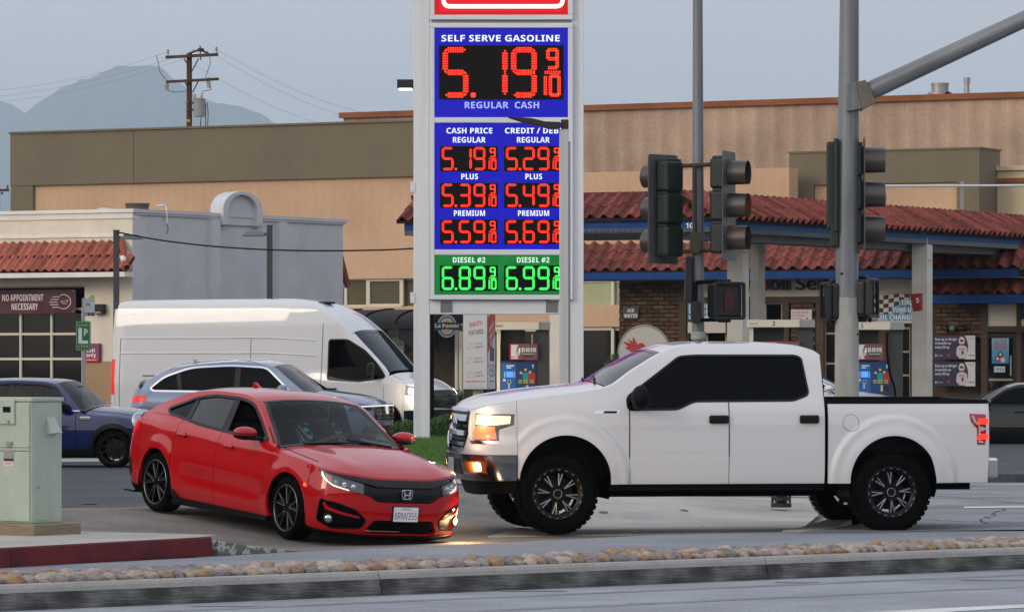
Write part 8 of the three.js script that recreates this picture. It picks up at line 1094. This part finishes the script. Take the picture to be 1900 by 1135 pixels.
function greySuv() {
  const psi = -14 * Math.PI / 180, d = 82.5, dir = V3(Math.cos(psi), 0, -Math.sin(psi));
  const mid = PX(486, 680, d); mid.y = 0.165;
  const grp = carGroup('blue_grey_suv', 'blue-grey metallic SUV with chrome window line waiting beyond the red hatchback', 'suv', mid, psi);
  const dlo = rounded([[0.86, 1.115], [0.32, 1.60], [-0.4, 1.64], [-1.2, 1.60], [-1.72, 1.42], [-1.98, 1.2], [-1.9, 1.15]], [0.04, 0.12, 0.2, 0.2, 0.12, 0.06, 0.05]);
  const S = {
    paint: paint(0x76839a, { rough: 0.3, metal: 0.5 }), half: 0.99, track: 0.97, floor: 0.24, step: 0.09, beltY: 1.13, zref: 0.72, dropPow: 3, deck: 0.75, trim: MT.chrome,
    C: [[-2.45, 1.12], [-2.3, 1.28], [-2.0, 1.48], [-1.6, 1.63], [-1.0, 1.71], [-0.3, 1.74], [0.2, 1.715], [0.5, 1.65], [0.9, 1.40], [1.3, 1.18], [1.5, 1.15], [2.0, 1.08], [2.3, 1.0], [2.42, 0.93]],
    bow: [[-2.3, -0.1], [-1, 0], [0.5, 0.12], [1.3, 0.14], [2.4, 0.08]], drop: [[-2, 0.06], [0.4, 0.06], [1.3, 0.05], [2.4, 0.04]],
    prof: [[0.2, 0.92], [0.35, 0.96], [0.6, 0.985], [0.8, 0.985], [0.95, 0.965], [1.05, 0.935], [1.13, 0.89], [1.35, 0.81], [1.58, 0.73], [1.68, 0.66], [1.8, 0.45]], plan: [[-2.4, 0.92], [-2, 0.98], [0, 1], [1.6, 1], [2.0, 0.965]],
    belt: [[-2.2, 1.14], [1.5, 1.085]], gh: [-2.05, 1.05], dlo: [dlo], rail: 0.05, trimW: 0.02, windows: [{ poly: inset(dlo, -0.01), mat: MT.dark }], posts: [[[-0.18, 1.1], [-0.2, 1.66], [-0.3, 1.66], [-0.3, 1.1]], [[-1.32, 1.12], [-1.42, 1.6], [-1.5, 1.6], [-1.4, 1.12]]],
    panels: [{ name: 'fender', x1: 0.98, x2: 1.94 }, { name: 'front_door', x1: -0.24, x2: 0.98, top: 'belt' }, { name: 'rear_door', x1: -1.3, x2: -0.24, top: 'belt' }, { name: 'quarter_panel', x1: -2.0, x2: -1.3 }],
    nose: [[0.2, 2.3], [0.4, 2.46], [0.7, 2.48], [0.9, 2.46], [1.0, 2.38], [1.1, 2.2]], noseN: 3.4, tail: [[0.3, -2.4], [0.7, -2.48], [1.1, -2.42], [1.4, -2.2]], xs: 1.94, xe: -2.0, sill: [[-3, 0.34], [3, 0.34]], arches: [{ x: 1.5, y: 0.38, r: 0.425 }, { x: -1.48, y: 0.38, r: 0.425 }],
    cowl: 1.34, hoodInset: 0.12, ws: [1.32, 0.48], rear: [-1.72, -2.28], wsInset: 0.06, screenMat: phys(0x12191c, 0.03, { specularIntensity: 0.7 }),
  };
  const M = buildCar(S, grp); mesh('front_bumper', patch(skinOf(S, M, 0.3), M.Fm, { step: 0.08, rim: 0.03 }), S.paint, grp);
  sideBits(grp, S, M, { handles: [[0.0, 0.99], [-1.1, 1.0]], mirror: [0.72, 1.2, 1.05], tail: [[0.55, 1.06], [0.97, 1.06], [0.97, 0.95], [0.55, 0.93]] });
  const gt = M.noseTop(0) - 0.02, gp = half2([[0, gt], [0.4, gt - 0.005], [0.55, gt - 0.01], [0.5, 0.62], [0, 0.6]]);
  mesh('grille', patch(gp, M.Fm, { step: 0.1, off: 0.006, rim: 0.01 }), MT.gloss, grp);
  for (let r = 0; r < 4; r++) for (let c = -4; c <= 4; c++) mesh('grille_scale', patch(rounded([[c * 0.105 - 0.045, 0.64 + r * 0.075], [c * 0.105 + 0.045, 0.64 + r * 0.075], [c * 0.105 + 0.03, 0.655 + r * 0.075], [c * 0.105 - 0.03, 0.655 + r * 0.075]], 0.01), M.Fm, { step: 0.1, off: 0.012 }), MT.satin, grp);
  mesh('grille_light_bar', patch(half2([[0, gt + 0.005], [0.5, gt - 0.003], [0.9, gt - 0.02], [0.9, gt - 0.04], [0.5, gt - 0.028], [0, gt - 0.02]]), M.Fm, { step: 0.1, off: 0.014, rim: 0.01 }), glow(0xf4f3e6, 0.5, 0xdfe3e6), grp);
  mesh('lower_intake', patch(half2([[0, 0.5], [0.7, 0.5], [0.75, 0.38], [0, 0.36]]), M.Fm, { step: 0.1, off: 0.008, rim: 0.01 }), MT.trim, grp);
  mesh('skid_plate', patch(half2([[0, 0.36], [0.8, 0.38], [0.8, 0.3], [0, 0.29]]), M.Fm, { step: 0.1, off: 0.014, rim: 0.02 }), MT.satin, grp);
  const bx = M.xf(0.82) + 0.02; mesh('grille_badge', [new THREE.CylinderGeometry(0.085, 0.085, 0.015, 32).rotateZ(Math.PI / 2).translate(bx, 0.80, 0)], glow(0xf2f2f0, 0.55, 0xdddddd), grp);
  mesh('badge_mark', [slab([[-0.05, 0.045], [-0.035, 0.045], [0, -0.03], [0.035, 0.045], [0.05, 0.045], [0.008, -0.055], [-0.008, -0.055]], 0.006).rotateY(Math.PI / 2).translate(bx + 0.007, 0.80, 0), slab([[-0.018, 0.07], [0.018, 0.07], [0, 0.03]], 0.006).rotateY(Math.PI / 2).translate(bx + 0.007, 0.80, 0)], std(0x55585c, 0.4), grp);
  for (const sg of [1, -1]) { const f = L => sg > 0 ? L : L.map(p => [-p[0], p[1]]);
    mesh('headlight', patch(f([[0.58, gt - 0.03], [0.94, gt - 0.03], [0.95, gt - 0.11], [0.58, gt - 0.1]]), M.Fm, { step: 0.1, off: 0.012, rim: 0.01 }), MT.gloss, grp);
    mesh('fuel_flap', patch(rounded([[-1.85, 1.02], [-1.6, 1.02], [-1.6, 0.85], [-1.82, 0.85]], 0.04), (x, y) => V3(x, y, sg * (M.sideZ(x, y) + 0.003)), { step: 0.1, rim: 0.006 }), S.paint, grp);
    mesh('roof_rail', tube([0.25, -0.2, -0.8, -1.4, -1.65].map((x, i) => [x, M.seam(x) + (i === 0 || i === 4 ? 0.01 : 0.055), sg * (M.zS(x) - 0.02)]), 0.014, 30, 6), MT.chrome, grp);
    mesh('sill_trim', patch([[-1.0, 0.45], [1.02, 0.45], [1.02, 0.32], [-1.0, 0.32]], (x, y) => V3(x, y, sg * (M.sideZ(x, y) + 0.01)), { step: 0.2, rim: 0.04 }), MT.trim, grp); }
  mesh('tail_spoiler', patch(half2([[0, 1.36], [0.7, 1.33], [0.85, 1.26], [0.82, 1.22], [0, 1.30]]), M.Rm, { step: 0.1, off: 0.02, rim: 0.05 }), MT.gloss, grp);
  mesh('roof_antenna', slab([[0.09, 0], [-0.09, 0], [-0.07, 0.06], [-0.03, 0.06]], 0.03, 0.006).translate(-1.3, M.top(-1.3, 0), -0.015), MT.trim, grp);
  mesh('rear_mirror', rbox(0.03, 0.07, 0.24, 0.015, 0.66, 1.48, 0), MT.trim, grp);
  putWheels(grp, S, { r: 0.375, w: 0.245, rr: 0.26, style: thinTen, spoke: MT.steel });
}
function whiteVan() {
  const psi = -21 * Math.PI / 180, mid = PX(533, 680, 87.5); mid.y = 0.29;
  const grp = carGroup('white_cargo_van', 'tall white high-roof cargo van passing behind the price sign, headlight lit', 'van', mid, psi); grp.scale.set(1.06, 1.025, 1.02);
  const dlo = rounded([[2.42, 1.24], [2.05, 1.72], [1.62, 1.98], [1.25, 1.98], [1.25, 1.2], [1.9, 1.16]], 0.06);
  const S = {
    paint: paint(0xcfd0d2, { rough: 0.4 }), half: 1.02, track: 0.98, floor: 0.3, step: 0.1, beltY: 1.15, zref: 0.86, dropPow: 4, deck: 0.95,
    C: [[-3.4, 2.6], [-3.3, 2.74], [-3.0, 2.79], [0.2, 2.80], [0.8, 2.72], [1.3, 2.52], [1.75, 2.2], [2.1, 1.86], [2.55, 1.40], [2.72, 1.28], [3.0, 1.19], [3.2, 1.06], [3.3, 0.94]],
    bow: [[-3, 0], [0.5, 0.05], [1.5, 0.1], [2.6, 0.16], [3.2, 0.14]], drop: [[-3, 0.06], [0, 0.06], [2, 0.08], [2.6, 0.05], [3.2, 0.05]],
    prof: [[0.25, 0.98], [0.4, 1.005], [0.7, 1.02], [1.1, 1.02], [1.4, 1.0], [1.9, 0.955], [2.5, 0.89], [2.66, 0.85], [2.76, 0.74], [2.9, 0.5]], plan: [[-3.3, 0.985], [-2.9, 1], [1.8, 1], [2.4, 0.985], [2.8, 0.95]], planTop: [[0.4, 1], [1.2, 0.97], [2.2, 0.88]],
    belt: [[-3.4, 1.08], [3, 1.081]], beltGap: 0, gh: [-3.2, 2.54], dlo: [dlo], rail: 0.05, windows: [{ poly: inset(dlo, -0.01), mat: MT.dark }],
    panels: [{ name: 'fender', x1: 2.4, x2: 2.76 }, { name: 'front_door', x1: 1.16, x2: 2.4, top: 'belt' }, { name: 'cargo_side', x1: -3.2, x2: 1.16, top: 'belt' }],
    nose: [[0.3, 3.2], [0.5, 3.34], [0.8, 3.35], [1.0, 3.26], [1.15, 3.1], [1.3, 2.8]], noseN: 2.8, tail: [[0.3, -3.4], [2.7, -3.36]], xs: 2.76, xe: -3.2, sill: [[-4, 0.42], [4, 0.42]], arches: [{ x: 2.34, y: 0.4, r: 0.4, spin: 0.2 }, { x: -1.85, y: 0.4, r: 0.4 }],
    cowl: 2.62, hoodInset: 0.14, ws: [2.56, 1.78], rear: [-3.15, -3.15], wsInset: 0.07, screenMat: phys(0x14282c, 0.03, { specularIntensity: 0.6 }), frit: 0.06,
  };
  const M = buildCar(S, grp); mesh('front_bumper', patch(skinOf(S, M, 0.36), M.Fm, { step: 0.08, rim: 0.03 }), S.paint, grp);
  sideBits(grp, S, M, { handles: [[1.35, 1.02], [0.9, 1.02]], handleMat: MT.trim, tail: [[0.9, 1.6], [0.99, 1.6], [0.99, 0.9], [0.9, 0.9]] });
  mesh('grille', patch(half2([[0, 1.0], [0.5, 0.99], [0.62, 0.78], [0.5, 0.66], [0, 0.64]]), M.Fm, { step: 0.1, off: 0.01, rim: 0.01 }), MT.trim, grp);
  mesh('lower_bumper', patch(half2([[0, 0.62], [0.6, 0.62], [0.97, 0.60], [0.97, 0.4], [0, 0.36]]), M.Fm, { step: 0.1, off: 0.012, rim: 0.02 }), MT.trim, grp);
  for (const y of [0.72, 0.80, 0.88]) mesh('grille_slat', patch(half2([[0, y], [0.5, y], [0.5, y + 0.02], [0, y + 0.02]]), M.Fm, { step: 0.1, off: 0.02, rim: 0.02 }), MT.gloss, grp);
  for (const sg of [1, -1]) { const f = L => sg > 0 ? L : L.map(p => [-p[0], p[1]]);
    const h = new THREE.Group(); h.name = 'headlight'; grp.add(h);
    mesh('housing', patch(f([[0.60, 1.0], [0.9, 1.1], [0.93, 0.92], [0.68, 0.82]]), M.Fm, { step: 0.08, off: 0.01, rim: 0.01 }), MT.satin, h);
    mesh('lit_lamp', patch(f(rounded([[0.70, 0.99], [0.88, 1.04], [0.9, 0.93], [0.72, 0.87]], 0.03)), M.Fm, { step: 0.08, off: 0.02 }), glow(0xfff0cf, 3.4), h);
    const L = new THREE.PointLight(0xffe6bf, 2.5), q = M.Fm(sg * 0.8, 0.97); L.position.set(q.x + 0.1, 0.97, q.z + sg * 0.05); L.shadow.radius = 4; L.castShadow = true; grp.add(L);
    mesh('door_mirror', [rbox(0.12, 0.3, 0.18, 0.05, 2.2, 1.38, sg * 1.16), rbox(0.06, 0.06, 0.2, 0.02, 2.2, 1.3, sg * 1.02)], MT.trim, grp);
    for (const y of [2.02, 1.72]) mesh('side_groove', tube([-3.1, -2, -1, 0, 0.6, 1.0].map((x, i) => [x, y - (i > 3 ? 0.03 * (i - 3) : 0), sg * (M.sideZ(x, y) + 0.004)]), 0.014, 40, 6), S.paint, grp);
    mesh('body_molding', patch([[-1.4, 0.68], [1.85, 0.68], [1.85, 0.56], [-1.4, 0.56]], (x, y) => V3(x, y, sg * (M.sideZ(x, y) + 0.012)), { step: 0.2, rim: 0.02 }), MT.trim, grp); }
  for (const x of [1.12, -0.35, -3.1]) both('door_seam', tube(Array.from({ length: 14 }, (_, i) => M.side(x, lerp(0.46, x > 0 ? 2.3 : 2.0, i / 13)).add(V3(0, 0, 0.003))), 0.006, 40, 5), std(0x6a6a6c, 0.6), grp);
  both('door_track', tube([[-2.6], [-1.5], [-0.4]].map(([x]) => M.side(x, 1.28).add(V3(0, 0, 0.004))), 0.016, 20, 6), std(0x8a8a8c, 0.5), grp);
  mesh('roof_vent', rbox(0.24, 0.05, 0.3, 0.02, 0.9, M.top(0.9, 0) + 0.015, 0.2), MT.trim, grp);
  putWheels(grp, S, { r: 0.345, w: 0.23, rr: 0.21, style: thinTen, spoke: MT.steel });
}
function sedan(name, label, mid, psi, color, screenMat) {
  const grp = carGroup(name, label, 'car', mid, psi);
  const dlo = rounded([[0.86, 0.97], [0.2, 1.33], [-0.5, 1.36], [-1.1, 1.25], [-1.45, 1.04], [-1.3, 1.0]], 0.05);
  const S = {
    paint: paint(color, { rough: 0.3, metal: 0.1 }), half: 0.92, track: 0.89, floor: 0.17, step: 0.12, beltY: 0.98, zref: 0.62, dropPow: 2.6, deck: 0.62,
    C: [[-2.4, 0.98], [-2.2, 1.08], [-1.7, 1.16], [-1.2, 1.33], [-0.6, 1.43], [0, 1.45], [0.3, 1.39], [0.7, 1.2], [1.1, 1.0], [1.5, 0.95], [2.0, 0.85], [2.3, 0.72]],
    bow: [[-2, -0.1], [0, 0.05], [0.8, 0.2], [2.2, 0.12]], drop: [[-2, 0.05], [0, 0.05], [2, 0.04]],
    prof: [[0.1, 0.82], [0.2, 0.86], [0.5, 0.915], [0.75, 0.9], [0.88, 0.87], [0.97, 0.81], [1.2, 0.7], [1.36, 0.63], [1.45, 0.56], [1.6, 0.35]], plan: [[-2.4, 0.9], [-2, 0.96], [0, 1], [1.4, 1], [1.8, 0.96]],
    belt: [[-2, 1.0], [1.3, 0.95]], gh: [-1.75, 1.0], dlo: [dlo], rail: 0.05, windows: [{ poly: inset(dlo, -0.01), mat: MT.dark }],
    panels: [{ name: 'fender', x1: 0.95, x2: 1.78 }, { name: 'front_door', x1: -0.2, x2: 0.95, top: 'belt' }, { name: 'rear_door', x1: -1.1, x2: -0.2, top: 'belt' }, { name: 'quarter_panel', x1: -1.82, x2: -1.1 }],
    nose: [[0.15, 2.25], [0.4, 2.38], [0.65, 2.36], [0.8, 2.2], [0.95, 1.95]], tail: [[0.2, -2.3], [0.6, -2.42], [1.0, -2.36], [1.1, -2.2]], xs: 1.78, xe: -1.82, sill: [[-3, 0.22], [3, 0.22]], arches: [{ x: 1.4, y: 0.33, r: 0.36 }, { x: -1.4, y: 0.33, r: 0.36 }],
    cowl: 1.14, hoodInset: 0.1, ws: [1.1, 0.3], rear: [-1.0, -1.75], wsInset: 0.055, screenMat: screenMat || MT.dark,
  };
  const M = buildCar(S, grp); mesh('front_bumper', patch(skinOf(S, M), M.Fm, { step: 0.1, rim: 0.03 }), S.paint, grp);
  sideBits(grp, S, M, { handles: [[0.05, 0.86], [-0.9, 0.88]], handleMat: S.paint, mirror: [0.7, 1.03, 0.98], tail: [[0.55, 0.95], [0.96, 0.93], [0.96, 0.82], [0.55, 0.84]] });
  for (const sg of [1, -1]) mesh('headlight', patch([[0.5, 0.68], [0.85, 0.74], [0.86, 0.64], [0.5, 0.6]].map(p => [sg * p[0], p[1]]), M.Fm, { step: 0.1, off: 0.008 }), MT.lens, grp);
  mesh('grille', patch(half2([[0, 0.62], [0.4, 0.61], [0.4, 0.42], [0, 0.4]]), M.Fm, { step: 0.1, off: 0.008 }), MT.trim, grp);
  putWheels(grp, S, { r: 0.33, w: 0.22, rr: 0.23, style: thinTen, spoke: MT.steel });
  return grp;
}
// ---------- the driver ----------
function sdfGeo(f, c, h, res) {                                                          // mesh of f = 0 in the cube c +- h
  const mc = new MarchingCubes(res, std(0xffffff), false, false, 160000); mc.isolation = 0; const hs = res / 2;
  for (let k = 0; k < res; k++) for (let j = 0; j < res; j++) for (let i = 0; i < res; i++) mc.field[i + j * res + k * res * res] = -f(c[0] + (i - hs) / hs * h, c[1] + (j - hs) / hs * h, c[2] + (k - hs) / hs * h);
  mc.update(); const n = mc.count, g = new THREE.BufferGeometry(), p = new Float32Array(mc.positionArray.slice(0, n * 3)), q = new Float32Array(mc.normalArray.slice(0, n * 3));
  for (let i = 0; i < n; i++) { p[3 * i] = c[0] + p[3 * i] * h; p[3 * i + 1] = c[1] + p[3 * i + 1] * h; p[3 * i + 2] = c[2] + p[3 * i + 2] * h; }
  g.setAttribute('position', new THREE.BufferAttribute(p, 3)); g.setAttribute('normal', new THREE.BufferAttribute(q, 3)); return g;
}
const bone = (a, b, r0, r1) => { const d = [b[0] - a[0], b[1] - a[1], b[2] - a[2]], L = d[0] * d[0] + d[1] * d[1] + d[2] * d[2]; return (x, y, z) => { const t = clamp(((x - a[0]) * d[0] + (y - a[1]) * d[1] + (z - a[2]) * d[2]) / L, 0, 1); return Math.hypot(x - a[0] - d[0] * t, y - a[1] - d[1] * t, z - a[2] - d[2] * t) - lerp(r0, r1, t); }; };
const blob = (c, r) => (x, y, z) => (Math.hypot((x - c[0]) / r[0], (y - c[1]) / r[1], (z - c[2]) / r[2]) - 1) * Math.min(...r);
const melt = (fs, k) => (x, y, z) => { let a = 1e9; for (const f of fs) { const b = f(x, y, z), h = clamp(0.5 + 0.5 * (b - a) / k, 0, 1); a = lerp(b, a, h) - k * h * (1 - h); } return a; };
function driver(car) {
  const p = thing('person', 'driver in a dark striped shirt reaching one arm over the steering wheel', 'person', car.position.clone()); p.rotation.copy(car.rotation);
  const Z = -0.37, sh = [[-0.15, 1.03, Z + 0.18], [-0.15, 1.03, Z - 0.18]], el = [[0.12, 0.86, Z + 0.24], [0.10, 0.82, Z - 0.25]], wr = [[0.40, 1.0, Z + 0.10], [0.38, 0.90, Z - 0.15]], head = [-0.075, 1.235, Z];
  const torso = [bone([-0.16, 0.98, Z + 0.1], [-0.16, 0.98, Z - 0.1], 0.12, 0.12), bone([-0.14, 0.95, Z], [-0.05, 0.6, Z], 0.15, 0.16), bone([-0.15, 1.05, Z], [-0.11, 1.16, Z], 0.062, 0.055)];
  const arms = [0, 1].flatMap(i => [bone(sh[i], el[i], 0.062, 0.046), bone(el[i], wr[i], 0.044, 0.028)]), legs = [0.1, -0.1].flatMap(s => [bone([-0.02, 0.58, Z + s], [0.42, 0.66, Z + s * 1.3], 0.1, 0.075), bone([0.42, 0.66, Z + s * 1.3], [0.72, 0.42, Z + s], 0.07, 0.05)]);
  const body = melt([...torso, ...arms, ...legs], 0.035);
  const hf = melt([blob([head[0] - 0.012, head[1] + 0.03, head[2]], [0.1, 0.105, 0.078]), blob([head[0] + 0.025, head[1] - 0.035, head[2]], [0.075, 0.09, 0.062]), bone([head[0] + 0.085, head[1] + 0.02, Z], [head[0] + 0.108, head[1] - 0.018, Z], 0.012, 0.016), blob([head[0] - 0.005, head[1], Z + 0.08], [0.025, 0.035, 0.012]), blob([head[0] - 0.005, head[1], Z - 0.08], [0.025, 0.035, 0.012]), bone([head[0] + 0.086, head[1] - 0.055, Z + 0.018], [head[0] + 0.086, head[1] - 0.055, Z - 0.018], 0.009, 0.009), bone([head[0] - 0.03, head[1] - 0.06, Z], [-0.11, 1.12, Z], 0.055, 0.055)], 0.012);
  const eyes = (x, y, z) => Math.min(...[0.032, -0.032].map(s => Math.hypot(x - head[0] - 0.098, y - head[1] - 0.018, z - Z - s) - 0.02)), headF = (x, y, z) => Math.max(hf(x, y, z), -eyes(x, y, z));
  const hand = i => { const w = wr[i], o = i ? -1 : 1, F5 = [[0.075, 0.0, 0.03, 0.058], [0.085, 0.005, 0.01, 0.066], [0.082, 0.003, -0.012, 0.062], [0.07, -0.002, -0.032, 0.05]]; const L = [bone(w, [w[0] + 0.045, w[1] + 0.012, w[2]], 0.027, 0.03), bone([w[0] + 0.045, w[1] + 0.012, w[2] + 0.02], [w[0] + 0.07, w[1] + 0.012, w[2] - 0.02], 0.02, 0.02)]; for (const [a, b, c, l] of F5) { const k = [w[0] + a, w[1] + b + 0.01, w[2] + c * o], m = [k[0] + l * 0.55, k[1] + 0.004, k[2] + c * 0.1], e = [m[0] + l * 0.3, m[1] - l * 0.5, m[2]]; L.push(bone(k, m, 0.0098, 0.0088), bone(m, e, 0.0088, 0.0075)); } L.push(bone([w[0] + 0.02, w[1] - 0.005, w[2] + 0.028 * o], [w[0] + 0.055, w[1] - 0.028, w[2] + 0.05 * o], 0.012, 0.01), bone([w[0] + 0.055, w[1] - 0.028, w[2] + 0.05 * o], [w[0] + 0.085, w[1] - 0.035, w[2] + 0.045 * o], 0.01, 0.0085)); return melt(L, 0.006); };
  const skin = std(0xa9785c, 0.55);
  mesh('body', join([sdfGeo(body, [0.25, 0.75, Z], 0.62, 92), sdfGeo(headF, [head[0], head[1] - 0.03, Z], 0.16, 74), ...[0, 1].map(i => sdfGeo(hand(i), [wr[i][0] + 0.06, wr[i][1], wr[i][2]], 0.12, 62))]), skin, p);
  for (const s of [0.032, -0.032]) mesh('eye', new THREE.SphereGeometry(0.012, 12, 8).translate(head[0] + 0.082, head[1] + 0.018, Z + s), std(0x2a221c, 0.3), p);
  const hair = (x, y, z) => Math.max(blob([head[0] - 0.022, head[1] + 0.042, Z], [0.112, 0.108, 0.09])(x, y, z), -(blob([head[0] + 0.09, head[1] - 0.03, Z], [0.085, 0.11, 0.1])(x, y, z)), -(y - head[1] + 0.05)); mesh('hair', sdfGeo(hair, [head[0] - 0.02, head[1] + 0.03, Z], 0.15, 52), std(0x6d665f, 0.8), p);
  const cut = (f, i) => (x, y, z) => { const t = ((x - sh[i][0]) * (el[i][0] - sh[i][0]) + (y - sh[i][1]) * (el[i][1] - sh[i][1]) + (z - sh[i][2]) * (el[i][2] - sh[i][2])) / 0.12; return Math.max(f(x, y, z), t - 0.78); };
  const shirt = melt([bone([-0.16, 0.98, Z + 0.1], [-0.16, 0.98, Z - 0.1], 0.135, 0.135), bone([-0.14, 0.95, Z], [-0.05, 0.6, Z], 0.166, 0.175), cut(bone(sh[0], el[0], 0.08, 0.072), 0), cut(bone(sh[1], el[1], 0.08, 0.072), 1)], 0.03), sg = sdfGeo((x, y, z) => Math.max(shirt(x, y, z), y - 1.11), [0, 0.82, Z], 0.42, 70), sp = sg.attributes.position, sc = new Float32Array(sp.count * 3);
  for (let i = 0; i < sp.count; i++) { const y = sp.getY(i), x = sp.getX(i), stripe = Math.abs(sp.getZ(i) - Z) > 0.15 && ((y * 22 + x * 10) % 1 + 1) % 1 < 0.28; const k = stripe ? 0.6 : 0.02; sc[3 * i] = k; sc[3 * i + 1] = k; sc[3 * i + 2] = k * (stripe ? 1 : 1.3); }
  sg.setAttribute('color', new THREE.BufferAttribute(sc, 3)); const sm = new THREE.MeshStandardMaterial({ vertexColors: true, roughness: 0.85 }), so = new THREE.Mesh(sg, sm); so.name = 'shirt'; so.castShadow = true; p.add(so);
}
// ---------- vehicles on the road ----------
const hatch = redHatch(); driver(hatch.grp); whitePickup(); navyHatch(); greySuv(); whiteVan();
sedan('black_sedan', 'black sedan passing at the frame edge behind the pickup tail', PX(1892, 680, 87).setY(0.02), Math.PI - 0.05, 0x050608);
sedan('white_sedan', 'white car parked at pump five seen over the pickup bed', PX(1478, 680, 89.5).setY(0.3), -0.1, 0xd6d8da, phys(0x7fa3b4, 0.05, { clearcoat: 1 }));
renderer.render(scene, camera);
